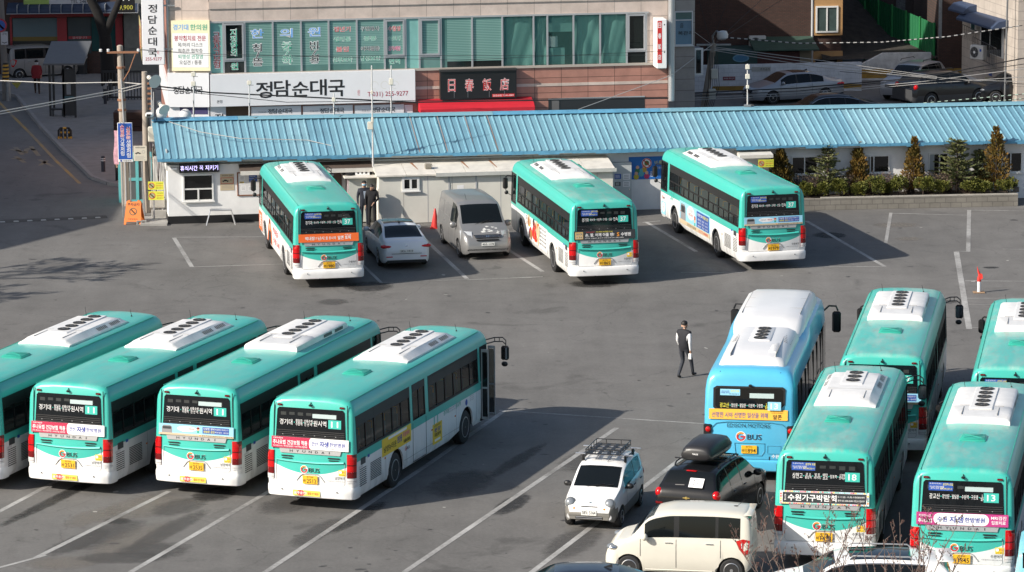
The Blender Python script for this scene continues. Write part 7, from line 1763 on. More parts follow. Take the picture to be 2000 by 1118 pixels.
x1 = BH.px(1643, 60, 0)[0]; xm = BH.px(1588, 60, 0)[0]; b = MB(); b.box(-.5, x1, 0, 9, 0, 10, BRK); b.build('wall', bh)
b = MB(); OC = mat('ochre surround', (.42, .24, .10), .7, noise=.1); q = RP(BH, 0, 1590, -2, 1645, 69); b.box(q[0], q[1], -.12, -.0, q[2], q[3], OC); b.build('window_surround', bh)
q = RP(BH, -.12, 1593, 12, 1637, 64); window(bh, -.12, q, glass=mat('net curtain glass', (.06, .09, .085), .1, noise=.3, nscale=2), w=.08, sill=False)
b = MB(); q = RP(BH, 0, 1588, 100, 1645, 125); b.box(q[0], q[1], -.10, 0, q[2] - .5, q[3], OC); b.box(q[0] + .1, q[1] - .3, -.115, -.10, q[2] - .5, q[2] + .25, GLS); b.build('lower_surround', bh)
b = MB(); q = RP(BH, 0, 1584, -10, 1589, 122); b.cyl((q[0] + .05, -.08, 0), (q[0] + .05, -.08, q[3]), .06, None, 8, mat('pale pipe', (.45, .46, .47), .6)); b.build('drain_pipe', bh)
t = thing('air_conditioner', 'white outdoor air conditioner on the dark brick wall above the lane', 'air conditioner', BH.o, BH.ang); s_, z_ = BH.px(1480, 97, -.5); ac_unit(t, s_, -.5, z_); b = MB(); b.box(s_ - .5, s_ + .5, -.55, 0, z_ - .05, z_ - .005, STEEL); b.build('bracket', t)
t = thing('lean_to', 'low green and maroon lean-to shed behind the white lane wall', 'shed', BH.o, BH.ang); b = MB(); q = RP(BH, -2.0, 1390, 98, 1455, 135); b.box(q[0], q[1] + .6, -2.2, -.05, 0, q[3], mat('deep teal sheet', (.02, .055, .05), .6)); q2 = RP(BH, -2.0, 1462, 98, 1562, 135); b.box(q[1] + .61, q2[1], -2.0, -.05, 0, q2[3] - .1, mat('maroon sheet', (.08, .025, .022), .7)); q3 = RP(BH, -2.0, 1562, 98, 1585, 135); b.box(q2[1] + .01, q3[1], -1.9, -.05, 0, q3[3], mat('tan panel', (.20, .17, .12), .7)); b.build('wall', t)
b = MB(); b.loft([[(s, -2.6, q[3] - .02), (s, -2.6, q[3] + .04), (s, -.02, q[3] + .42), (s, -.02, q[3] + .34)] for s in (q[1] + .4, q3[1] + .3)], mat('green roofing felt', (.035, .075, .055), .8, noise=.3)); b.build('roof', t)
b = MB(); F = LF(-2.21); s_, z_ = BH.px(1447, 114, -2.2); b.disc(F, s_, z_, .42, mat('pale blue oval', (.12, .28, .38), .5), .01, 0, 20, .20); b.disc(F, s_, z_, .34, mat('blue oval', (.06, .18, .30), .5), .004, .0101, 20, .15); b.build('oval_sign', t)
GF0 = AT(1664, 60, 196.0); GF1 = AT(1826, 90, 187.5); ang = math.degrees(math.atan2(GF1.y - GF0.y, GF1.x - GF0.x)); GFm = Frame(GF0.x, GF0.y, ang)
gf = thing('green_fence', 'tall green corrugated sheet fence stepping down to the right', 'fence', GFm.o, GFm.ang); Lf = (GF1 - GF0).xy.length
zA = GFm.px(1664, -22, 0)[1]; zB = GFm.px(1825, 47, 0)[1]; b = MB(); GM = mat('green fence sheet', (.015, .13, .05), .5, noise=.15, nscale=1); n_ = int(Lf / .07); vs = []
for i in range(n_ + 1):
 s = Lf * i / n_; h = .025 * (1 if (i // 2) % 2 else 0); vs += [(s, h, .5), (s, h, lerp(zA, zB, i / n_))]
b.add(vs, [(2 * i, 2 * i + 2, 2 * i + 3, 2 * i + 1) for i in range(n_)], GM); b.build('sheet', gf)
for k in range(7): s = Lf * k / 6; b = MB(); b.box(s - .04, s + .04, -.09, -.01, 0, lerp(zA, zB, k / 6) + .08, mat('green post', (.03, .22, .07), .5)); b.build('post', gf)
MH = Frame(*(AT(1700, 40, 199).xy), 3)
t = thing('brown_house', 'dark brown house rising behind the green sheet fence', 'building', MH.o, MH.ang); b = MB(); x1 = MH.px(1835, 40, 0)[0]; b.box(-1.5, x1, 0, 8, 0, 11, mat('dark brown cladding', (.045, .03, .026), .8, noise=.2)); q = RP(MH, 0, 1750, -10, 1768, 24); b.box(q[0], q[1], -.05, 0, q[2], q[3], mat('pebbled panel', (.12, .12, .12), .9, noise=.6, nscale=14)); q = RP(MH, 0, 1785, -10, 1830, 20); b.box(q[0], q[1], -.05, 0, 0, q[3], mat('slate cladding', (.03, .035, .045), .6)); b.build('wall', t)
SL = Frame(*(AT(1833, 100, 187.0).xy), 3)
t = thing('narrow_brick_house', 'narrow dark brick house between the green fence and the beige house', 'building', SL.o, SL.ang); b = MB(); x1 = SL.px(1884, 60, 0)[0]; b.box(0, x1, 0, 8, 0, 10, BRK); b.build('wall', t); b = MB(); zq = SL.px(1870, 75, 0)[1]; b.box(x1 - .10, x1 + .02, -.03, -.0, zq, 10, mat('orange brick edge', (.36, .15, .07), .8, noise=.4, nscale=9)); b.box(-.02, .15, -.03, 0, zq, 10, STEEL); b.build('trim', t)
g = MB(); c0 = AT(1640, 120, 188.5); c1 = AT(1830, 120, 188.0); g.add([(c0.x - 1, 187.2, 0.9), (c1.x, 187.2, 1.0), (c1.x, 195, 2.0), (c0.x - 1, 196.5, 4.2)], [(0, 1, 2, 3)], mat('dark earth bank', (.045, .038, .032), .95, noise=.5, nscale=3)); structure('earth_bank', g)
cz = G(1986, 206); BZ = Frame(cz.x, cz.y, 96)      # left flank runs away from the corner
bz = thing('beige_house', 'beige tiled house at the right edge with navy awnings and balcony rail', 'building', (cz.x, cz.y, 0), 0)
BT = brick_mat('beige facing tile', (.44, .39, .34), (.46, .41, .36), (.25, .22, .2), .9, .45, .6, bump=.1, off=0, plane='xz'); BT2 = brick_mat('beige flank tile', (.44, .39, .34), (.46, .41, .36), (.25, .22, .2), .9, .45, .6, bump=.1, off=0, plane='yz')
lx = AT(1884, 60, cz.y + 8).x - cz.x
b = MB(); b.add([(0, 0, 0), (0, 0, 12), (lx, 9, 12), (lx, 9, 0)], [(0, 1, 2, 3)], BT2); b.add([(0, 0, 0), (9, .8, 0), (9, .8, 12), (0, 0, 12)], [(0, 1, 2, 3)], BT); b.add([(9, .8, 0), (9, 9, 0), (9, 9, 12), (9, .8, 12)], [(0, 1, 2, 3)], BT2); b.add([(0, 0, 12), (9, .8, 12), (9, 9, 12), (lx, 9, 12)], [(0, 1, 2, 3)], BT); b.build('wall', bz)
fl_ = Vector((lx, 9, 0)); fll = fl_.length; fd = fl_.normalized()
FF = Frame(cz.x + lx, cz.y + 9, math.degrees(math.atan2(-9, -lx)))
def ffbox(b, u0, v0, u1, v1, t, m, n=0.0):
 s0, z1 = FF.px(u0, v0, 0); s1, z0 = FF.px(u1, v1, 0)
 vs = [FF.P(s, -n - k, z) - Vector((cz.x, cz.y, 0)) for k in (0, t) for z in (z0, z1) for s in (s0, s1)]
 b.add(vs, [(0, 2, 3, 1), (4, 5, 7, 6), (0, 1, 5, 4), (2, 6, 7, 3), (0, 4, 6, 2), (1, 3, 7, 5)], m)
b = MB(); ffbox(b, 1916, 38, 1960, 115, .04, WFR); o = b.build('window', bz); b = MB(); ffbox(b, 1919, 41, 1934, 112, .02, GRD, .041); ffbox(b, 1937, 41, 1957, 112, .02, GRD, .041); b.build('pane', o)
b = MB(); ffbox(b, 1897, 22, 1907, 62, .04, WFR); o = b.build('window', bz); b = MB(); ffbox(b, 1899, 24, 1905, 60, .02, GRN, .041); b.build('pane', o)
NAV = mat('navy awning tin', (.03, .05, .10), .6)
def slope_awn(u0, v0, u1, v1, out):
 s0, z1 = FF.px(u0, v0, 0); s1, z1b = FF.px(u1, v1, 0); b = MB(); o3 = Vector((cz.x, cz.y, 0)); rings = []
 for s, z in ((s0, z1), (s1, z1b)): rings.append([FF.P(s, 0, z) - o3, FF.P(s, -out * .6, z - .08) - o3, FF.P(s, -out, z - .35) - o3, FF.P(s, -out, z - .45) - o3, FF.P(s, 0, z - .3) - o3])
 b.loft(rings, NAV); b.build('awning', bz, 40)
slope_awn(1878, 2, 1908, 10, .7); slope_awn(1898, 20, 1970, 40, .8)
b = MB(); RAIL = mat('dark rail', (.06, .06, .065), .5, .5)
def ffp(u, v, n=.5): s, z = FF.px(u, v, n * -1); return FF.P(s, -n, z) - Vector((cz.x, cz.y, 0))
s0, za = FF.px(1900, 72, -.6); s1, zb = FF.px(1946, 95, -.6)
for k in range(16): s = lerp(s0, s1, k / 15); z = lerp(za, zb, k / 15); b.cyl(FF.P(s, -.6, z - .9) - Vector((cz.x, cz.y, 0)), FF.P(s, -.6, z) - Vector((cz.x, cz.y, 0)), .012, None, 4, RAIL)
for dz in (0, -.9): b.tube([FF.P(s0, -.6, za + dz) - Vector((cz.x, cz.y, 0)), FF.P(s1, -.6, zb + dz) - Vector((cz.x, cz.y, 0))], .02, 5, RAIL)
b.build('balcony_rail', bz)
b = MB(); s0, za = FF.px(1880, 48, -.5); s1, zb = FF.px(1906, 60, -.5)
for k in range(8): s = lerp(s0, s1, k / 7); z = lerp(za, zb, k / 7); b.cyl(FF.P(s, -.5, z - .6) - Vector((cz.x, cz.y, 0)), FF.P(s, -.5, z) - Vector((cz.x, cz.y, 0)), .012, None, 4, RAIL)
b.tube([FF.P(s0, -.5, za) - Vector((cz.x, cz.y, 0)), FF.P(s1, -.5, zb) - Vector((cz.x, cz.y, 0))], .02, 5, RAIL); b.build('balcony_rail', bz)
b = MB(); ffbox(b, 1885, 145, 1920, 188, .5, PLG); ffbox(b, 1925, 150, 1945, 195, .02, mat('cream gate', (.35, .33, .2), .7)); b.build('porch', bz)
b = MB(); ffbox(b, 1932, 142, 1937, 149, .03, LBLUE); b.build('number_plate', bz)
b = MB()
for z0 in (4.6,): b.box(.42, .75, .02 - .0, .06, 4.0, 4.9, WFR)
q = G(1979, 60); FZ = Frame(cz.x, cz.y, 5.1); q = RP(FZ, 0, 1979 + 9, 60, 1998, 80); b.build('vent', bz)
t = thing('air_conditioner', 'white outdoor air conditioner hung on the balcony of the beige house', 'air conditioner', (0, 0, 0)); s, z = FF.px(1920, 116, -.6); p = FF.P(s, -.95, z); t.location = (p.x, p.y, p.z); t.rotation_euler = (0, 0, R(-50)); ac_unit(t, 0, 0, 0)
t = thing('drain_pipe', 'grey drain pipe standing at the sunny corner of the beige house', 'pipe', (0, 0, 0)); p = G(1962, 205); b = MB(); b.cyl((p.x, p.y, 0), (p.x + .1, p.y, 9), .045, None, 8, mat('grey pipe', (.14, .145, .15), .6)); b.build('pipe', t)
t = thing('street_block', 'tall plain block across the street left of the picture', 'building'); b = MB(); P5 = [(-38.9, 130.4), (-42.3, 124.0), (-75, 108), (-75, 210), (-38.9, 210)]; b.prism(P5, 0, 16.0, PLG); b.build('wall', t)  # unseen block, outline set to throw shade over the left street
# ================================================================== street surface on the left
PAVE = mat('concrete pavers', (.20, .195, .19), .9, noise=.2, nscale=2.0, bump=.2, bscale=20); KERB = mat('kerb stone', (.24, .235, .23), .85, noise=.15)
kp = [G(u, v) for u, v in ((-10, 178), (36, 190), (84, 250), (130, 298), (165, 330), (183, 349), (215, 361), (250, 366))]
kp = [(p.x, p.y) for p in kp]; poly = kp + [(-13.9, 156.0), (-13.0, 190.0), (-30, 190)]
g = MB(); g.prism(poly, .002, .12, PAVE); structure('pavement', g)
g = MB()
for (x0, y0), (x1, y1) in zip(kp, kp[1:]):
 d = Vector((x1 - x0, y1 - y0, 0)).normalized(); nrm = Vector((d.y, -d.x, 0)); nrm = nrm if nrm.x < 0 or True else nrm
 a = Vector((x0, y0, 0)); c = Vector((x1, y1, 0)); g.loft([[p + nrm * k + Vector((0, 0, z)) for k, z in ((-.004, .002), (-.004, .135), (.16, .135), (.18, .002))] for p in (a, c)], KERB)
structure('kerb', g)
YFADE = paint_mat('faded yellow road paint', (.27, .20, .10), .42, .66)
g = MB()
for (u0, v0, u1, v1) in ((-5, 197, 60, 262), (60, 262, 110, 315), (110, 315, 156, 359)): strip(g, G(u0, v0), G(u1, v1), .15, YLINE, .004)
for (u0, v0, u1, v1) in ((20, 292, 50, 298), (30, 288, 44, 303), (50, 300, 52, 292), (22, 310, 50, 312), (30, 306, 48, 318), (52, 290, 70, 294), (60, 286, 76, 305), (76, 312, 104, 326), (78, 324, 92, 314)): strip(g, G(u0, v0), G(u1, v1), .20, YFADE, .0045)
structure('yellow_road_lines', g)
a = G(-10, 434); c = G(208, 424); g = MB(); dd = (c - a).normalized(); nn = Vector((-dd.y, dd.x, 0))
g.loft([[p - nn * .35 + Vector((0, 0, .001)), p - nn * .15 + Vector((0, 0, .05)), p + nn * .15 + Vector((0, 0, .05)), p + nn * .35 + Vector((0, 0, .001))] for p in (a, c)], mat('speed bump rubber', (.09, .085, .08), .9, noise=.2))
for k in range(8): p = a.lerp(c, (k + .5) / 8.2); g.add([p + dd * x + nn * y + Vector((0, 0, z)) for x, y, z in ((-.11, -.3, .018), (.11, -.3, .018), (.09, -.2, .05), (-.09, -.2, .05))], [(0, 1, 2, 3)], mat('dull reflector', (.38, .38, .36), .7))
structure('speed_bump', g)
# ================================================================== poles, masts and wires
CONC = mat('weathered concrete pole', (.36, .31, .26), .85, noise=.2, nscale=3, stretch=(1, 1, .3)); BOXM = mat('cream equipment box', (.60, .58, .50), .5, noise=.05)
RUST_ = mat('rusty bracket', (.28, .13, .07), .8); POR = mat('white porcelain', (.7, .7, .68), .3)
def pole_pts(u0, v0, u1, v1): p = G(u1, v1); q = AT(u0, v0, p.y); return p, q
p, q = pole_pts(234, 90, 246, 402); t = thing('utility_pole', 'bare concrete utility pole with rusty crossarm behind the blue driver sign', 'utility pole', p); d_ = q - p
b = MB(); b.cyl((0, 0, 0), d_, .17, .12, 12, CONC); b.cyl(d_, d_ + Vector((0, 0, .04)), .12, .05, 12, CONC); b.build('pole', t, 40)
b = MB(); z = d_.z; b.box(d_.x - .5, d_.x + .75, -.2, -.12, z - .28, z - .20, RUST_); b.tube([(d_.x + .65, -.16, z - .24), (d_.x + .35, -.16, z - 1.0), (d_.x + .1, -.1, z - 1.4)], .025, 5, RUST_); b.build('crossarm', t)
for x in (-.75, -.45, .75): b = MB(); b.lathe([(0, .03), (.03, .07), (.06, .04), (.09, .07), (.12, .04)], (d_.x + x, -.16, z - .22), (0, 0, 1), 10, POR); b.build('insulator', t, 40)
b = MB();
for zz in (.9, 2.2, 2.6): b.cyl((d_.x * .7, 0, z - zz), (d_.x * .7, 0, z - zz + .08), .175, None, 12, RUST_)
b.build('band', t)
b = MB(); b.tube([(.03, -.18, .1), (d_.x * .5 + .06, -.19, z * .5), (d_.x * .8 + .02, -.2, z * .8)], .035, 6, mat('grey conduit', (.4, .4, .4), .5)); b.build('conduit', t)
p, q = pole_pts(282, 140, 288, 415); t = thing('utility_pole', 'brown utility pole with loudspeaker horns at the corner of the blue roof', 'utility pole', p); P2 = p.copy(); d_ = q - p; z = d_.z
b = MB(); b.cyl((0, 0, 0), d_, .16, .11, 12, CONC); b.build('pole', t, 40)
def horn(root, o, d, r=.28):
 b = MB(); b.lathe([(0, .05), (.08, .08), (.18, .13), (.30, r * .85), (.36, r)], o, d, 16, mat('cream horn', (.60, .59, .54), .5)); b.lathe([(-.15, .04), (-.14, .09), (0, .09), (.01, .05)], o, d, 10, mat('cream horn')); b.build('loudspeaker', root, 40)
horn(t, (d_.x + .25, -.2, z - .25), (.6, -.8, -.25)); horn(t, (d_.x + .6, -.1, z - 1.3), (.5, -.7, -.5), .24)
b = MB(); b.rbox(d_.x + .12, d_.x + .65, -.45, -.15, z - 2.75, z - 2.15, BOXM, .03); b.build('equipment_box', t, 40)
b = MB(); b.rbox(d_.x + .05, d_.x + .35, -.55, -.2, z - 1.75, z - 1.58, WHITE, .04); b.box(d_.x + .1, d_.x + .25, -.6, -.55, z - 1.72, z - 1.62, BLACK); b.build('camera', t)
b = MB(); rr = random.Random(3)
for k in range(9): x = d_.x * .8 + rr.uniform(.1, .45); b.tube([(x, -.2, z - .2 - rr.random()), (x + rr.uniform(-.1, .1), -.22, z - 2), (x + rr.uniform(-.1, .2), -.2, z - 3.6), (x * .6 + .1, -.18, .4)], .012 + .01 * rr.random(), 5, rr.choice((BLACK, mat('grey conduit'), POR)))
for k in range(4):
 pts = [(d_.x + .55 + .28 * math.cos(tt * .7), -.25 - .02 * k, 2.4 + .05 * k + .30 * math.sin(tt * .7)) for tt in range(10)]; b.tube(pts, .014, 5, BLACK)
for k in range(6): b.rbox(d_.x + .12, d_.x + .28, -.22, -.1, z - .5 - .2 * k, z - .42 - .2 * k, RUST_, .01)
b.build('cable_bundle', t)
b = MB(); b.tube([(.35, -.2, 0), (.30, -.2, 2.6)], .04, 6, BOXM); b.tube([(-.12, -.25, 0), (-.15, -.22, 2.3)], .03, 6, STEEL); b.tube([(.6, -.1, 0), (.6, -.1, 2.4)], .06, 8, mat('grey conduit')); b.build('conduit', t)
pb = G(1378, 205); pb = Vector((pb.x - .35, 172.0, 0)); q0 = AT(1377, 207, 172.0); q1 = AT(1394, 85, 172.0); t = thing('lamp_pole', 'concrete lamp pole with a round street light and cable bundle in the lane', 'lamp pole', (q0.x, 172, 0)); d_ = q1 - Vector((q0.x, 172, 0)); z = d_.z
b = MB(); b.cyl((-.12, 0, 0), d_, .19, .13, 12, CONC); b.build('pole', t, 40)
b = MB(); b.tube([(d_.x, 0, z - .2), (d_.x - .05, 0, z + .35), (d_.x + .12, -.1, z + .58), (d_.x + .3, -.2, z + .50)], .05, 8, STEEL); b.build('lamp_arm', t, 40)
b = MB(); b.lathe([(0, .06), (.05, .22), (.22, .27), (.38, .24), (.44, .1)], (d_.x + .36, -.22, z + .62), (.15, -.1, -1), 14, mat('lamp bowl', (.62, .62, .60), .3)); b.build('lamp_head', t, 40)
for zz, dx in ((-1.35, .02), (-2.3, -.08), (-4.1, -.25)):
 b = MB(); b.rbox(d_.x + dx - .16, d_.x + dx + .16, -.4, -.15, z + zz - .28, z + zz + .2, BOXM, .03); b.build('equipment_box', t, 40)
b = MB(); b.box(d_.x - .8, d_.x + .8, -.05, .05, z - .1, z - .03, STEEL); b.box(d_.x - .5, d_.x + 1.0, -.1, -.04, z - .32, z - .26, STEEL); b.build('crossarm', t)
b = MB();
for k in range(6): x = d_.x - .2 + .07 * k; b.tube([(x, -.2, z - .4), (x - .05 + .03 * k, -.22, z - 2), (x - .3, -.22, .3)], .014, 5, BLACK)
b.build('cable_bundle', t)
def mast(label, u, v0, v1, boxes, d=3.0, thick=.03, lower=None):
 s, z0 = FB.px(u, v1, d); s1, z1 = FB.px(u, v0, d); p = FB.P(s, d, z0); t = thing('antenna_mast', label, 'mast', p, 0, 'thin masts on the blue roof'); L_ = z1 - z0
 b = MB(); b.cyl((0, 0, -.1), ((s1 - s), 0, L_), thick, thick * .8, 8, mat('white mast tube', (.62, .62, .62), .4, .3)); b.box(-.14, .14, -.08, .08, -.05, .03, STEEL); b.build('tube', t, 40)
 for zf, w, h in boxes:
  b = MB(); x = (s1 - s) * zf; b.rbox(x - w / 2, x + w / 2, -.12, -.02, L_ * zf - h / 2, L_ * zf + h / 2, BOXM, .015); b.box(x + .0, x + w, -.06, -.05, L_ * zf - h / 2 - .02, L_ * zf - h / 2 - .005, BLACK); b.build('antenna_box', t, 40)
 b = MB(); b.tube([(.0, -.03, L_ * .4), (.05, -.06, L_ * .2), (.02, -.05, .05), (.25, -.2, .02), (.35, -.1, .04)], .012, 5, BLACK); b.build('cable', t)
mast('thin roof mast with two cream boxes below the angled corner face', 378, 140, 234, ((.95, .17, .17), (.75, .18, .18)))
mast('thin roof mast with one cream box in front of the wide white sign, left part', 487, 158, 230, ((.95, .17, .17),))
mast('short roof mast in front of the black brush lettering', 652, 182, 227, ((.72, .15, .17),))
mast('thin roof mast in front of the red phone number', 764, 128, 226, ((.68, .17, .26),))
mast('thin roof mast with three cream boxes standing before the silver saloon', 1460, 125, 206, ((.93, .17, .19), (.70, .18, .20), (.45, .13, .14)))
s, z0 = FB.px(730, 430, -.75); p = FB.P(s, -.75, 0); t = thing('antenna_mast', 'tall thin mast rising from the ground past the eave, left of the cream hut', 'mast', p, 0); z1 = FB.px(730, 128, -.75)[1]
b = MB(); b.cyl((0, 0, 0), (0, 0, z1), .045, .025, 8, mat('white mast tube')); b.build('tube', t, 40)
for v, w, h in ((180, .10, .14), (235, .10, .22), (245, .22, .30)): b = MB(); zz = FB.px(730, v, -.75)[1]; b.rbox(-w / 2 - (.08 if v == 245 else 0), w / 2 - (.08 if v == 245 else 0), -.14, -.02, zz - h / 2, zz + h / 2, BOXM, .015); b.build('antenna_box', t, 40)
for u, v, lb in ((316, 221, 'white globe lamp behind the left end of the blue ridge'), (362, 225, 'white globe lamp behind the blue ridge under the small white sign')):
 c0 = AT(u, v, 147.6); t = thing('globe_lamp', lb, 'lamp', (c0.x, c0.y, 0)); b = MB(); b.ball((0, 0, c0.z), .25, .25, .25, mat('opal globe', (.62, .62, .62), .25), 16, 10); b.build('globe', t, 60); b = MB(); b.cyl((0, 0, 0), (0, 0, c0.z - .2), .05, None, 8, STEEL); b.build('stem', t)
WB = mat('black cable', (.015, .015, .016), .6); WG = mat('pale cable', (.42, .41, .39), .6)
def wire(label, pts, r=.015, m=WB, sag=.0, group='overhead cables', n=14):
 P_ = [AT(u, v, y) for u, v, y in pts]; out = []
 for a, c in zip(P_, P_[1:]):
  for k in range(n): tt = k / n; p = a.lerp(c, tt); p.z -= sag * 4 * tt * (1 - tt); out.append(p)
 out.append(P_[-1]); b = MB(); b.tube(out, r, 5, m); o = b.build('cable'); tag(o, label, 'cable', group)
wire('thick black cable crossing the wide white restaurant sign', [(285, 166, 146), (410, 181, 148), (810, 200, 149), (1305, 192, 152)], .03)
wire('black cable running under the thick one to the granite building corner', [(285, 172, 146), (560, 200, 148.5), (1303, 190, 152)], .014)
wire('pale cable running from the lower left edge up to the corner pole', [(-20, 222, 138), (235, 175, 146), (284, 162, 146)], .022, WG)
wire('second pale cable running from the left edge below the first up to the corner pole', [(-20, 227, 138), (235, 180, 146), (284, 168, 146)], .016, WG)
wire('level pale cable from the left edge past the woman in red', [(-20, 157, 150), (120, 163, 148), (235, 161, 147.3), (284, 165, 146)], .022, WG)
wire('thin dark cable across the yellow clinic sign and green windows', [(235, 96, 147.3), (420, 106, 149), (900, 118, 149), (1300, 100, 152)], .009)
wire('thin dark cable low across the green windows', [(235, 93, 147.3), (420, 110, 149), (1262, 108, 150)], .008)
wire('thin pale cable crossing the red granite wall diagonally', [(1130, 214, 148), (1310, 148, 152), (1393, 86, 172)], .014, WG)
wire('white roof cable lying across the left slope of the blue roof', [(330, 238, 144.2), (390, 258, 143.9), (470, 271, 143.6), (600, 274, 144), (700, 297, 143.6), (735, 300, 143.8)], .018, WG)
wire('upper loose cable from the lamp pole to the top edge', [(1398, 82, 171.8), (1500, -12, 176)], .012); wire('steep cable from the lamp pole to the top edge', [(1391, 84, 171.8), (1425, -12, 172)], .012); wire('steep left cable from the lamp pole to the top edge', [(1388, 84, 171.8), (1362, -12, 172)], .012); wire('long rising cable from the lamp pole to the brick house top', [(1398, 84, 171.8), (1545, -12, 184)], .012)
wire('cable dropping from the lamp pole to the tiled wing', [(1388, 86, 171.8), (1320, 36, 164)], .012, WG)
for k, (vv, ve, lb) in enumerate(((92, 140, 'topmost'), (95, 146, 'second'), (99, 152, 'third'))): wire(lb + ' of three pale cables sloping from the lamp pole past the silver saloon', [(1395, vv, 171.8), (1600, 118 + 7 * k, 172), (1830, 150 + 2 * k, 172)], .016, WG)
for k, (v0, v1, v2, m) in enumerate(((176, 150, 112, WB), (182, 152, 124, WB), (186, 158, 133, WG), (190, 162, 150, WG))): wire(('upper black', 'lower black', 'upper pale', 'lower pale')[k] + ' cable of the bundle across the black lane cars', [(1310, v0 + 8, 171), (1560, v0 - 4, 172), (1800, v1 + 2, 172), (2010, v2, 173)], .018 if k else .03, m)
wire('thin cable from the lane bundle to the right edge', [(1640, 140, 172), (1830, 156, 172), (2010, 165, 172)], .014, WB); wire('thin pale cable falling to the right edge below the bundle', [(1780, 148, 172), (1900, 157, 172), (2010, 160, 172)], .012, WG)
b = MB(); P_ = [AT(1400, 72, 171.8), AT(1560, 85, 172), AT(1720, 83, 172), AT(1850, 72, 172), AT(2010, 48, 173)]; pts = []
for a, c in zip(P_, P_[1:]): pts += [a.lerp(c, k / 12) for k in range(12)]
b.tube(pts, .02, 5, WB)
for k in range(0, len(pts) - 1):
 if k % 1 == 0: a, c = pts[k], pts[k].lerp(pts[k + 1], .5); b.tube([a, c], .032, 5, WG)
tag(b.build('cable'), 'black cable with white spiral sleeve spanning from the lamp pole to the right edge', 'cable', 'overhead cables')
for k, (v0, v1) in enumerate(((203, 183), (206, 192))):
 b = MB(); a = AT(1790 + 60 * k, v0, 172); c = AT(2010, v1, 172); pts = [a.lerp(c, i / 16) for i in range(17)]; b.tube(pts, .016, 5, WB)
 for i in range(16): b.tube([pts[i], pts[i].lerp(pts[i + 1], .45)], .026, 5, mat('pale green sleeve', (.38, .5, .42), .6))
 tag(b.build('cable'), ('upper', 'lower')[k] + ' cable with pale green sleeves low over the black lane SUV', 'cable', 'overhead cables')
# ================================================================== signs and street furniture near the corner
def sign_at(u, v, y): p = AT(u, v, y); return p
yb = G(262, 440).y + 1.4
SG = Frame(AT(244, 300, 144.2).x, 144.2, 2); t = thing('driver_sign', 'blue vertical sign with red and white lettering on thin posts beside the corner pole', 'sign', SG.o, SG.ang)
q = RP(SG, 0, 230, 240, 259, 317); b = MB(); SBL = mat('sign blue', (.02, .09, .40), .45); b.rbox(q[0], q[1], 0, .04, q[2], q[3], WHITE, .012); F = LF(0); b.plate(F, q[0] + .02, q[1] - .02, lerp(q[2], q[3], .07), q[3] - .02, SBL, .003); X = lambda t_: lerp(q[0], q[1], t_); Z = lambda t_: lerp(q[2], q[3], t_); w = q[1] - q[0]; h = q[3] - q[2]
for s_, x, z0, m in (('손님은', .32, .79, REDI), ('가족처럼', .32, .39, WINK), ('신호는', .72, .74, REDI), ('생명처럼', .72, .34, WINK)):
 n = len(s_)
 if m is REDI: b.text(F, '\n'.join(s_), X(x), Z(z0), w * .30, h * .32, WINK, .005, .12)
 b.text(F, '\n'.join(s_), X(x), Z(z0), w * .28, h * (.31 if n == 3 else .45), m, .007, .02)
b.text(F, '수원여객', X(.60), Z(.035), w * .55, h * .04, INK, .004, .01); b.disc(F, X(.2), Z(.035), w * .07, mat('navy film'), .003, 0, 12); b.build('board', t)
for x in (.25, .78): b = MB(); b.cyl((X(x), .06, -.0), (X(x), .06, Z(.9)), .03, None, 8, STEEL); b.build('post', t)
q = RP(SG, 0, 261, 285, 287, 315); t = thing('parking_notice', 'cream notice board with a black car drawing beside the blue driver sign', 'sign', SG.o, SG.ang); b = MB(); b.rbox(q[0], q[1], 0, .02, q[2], q[3], mat('cream board', (.62, .58, .48), .6), .008); F = LF(0); w = q[1] - q[0]; h = q[3] - q[2]
b.text(F, '무단주차 경고안내', X(.5), Z(.88), w * .7, h * .09, INK, .004, .02); car_icon(b, F, X(.33), Z(.52), w * .46, INK, .003); b.ring(F, X(.74), Z(.60), w * .12, .01, GREYI, .004, 16)
for k in range(4): b.plate(F, X(.12), X(.88 - .1 * (k % 2)), Z(.10 + .07 * k), Z(.115 + .07 * k), GREYI, .002)
b.build('board', t); b = MB(); b.cyl((X(.75), .05, 0), (X(.55), .05, Z(.3)), .025, None, 8, STEEL); b.build('post', t)
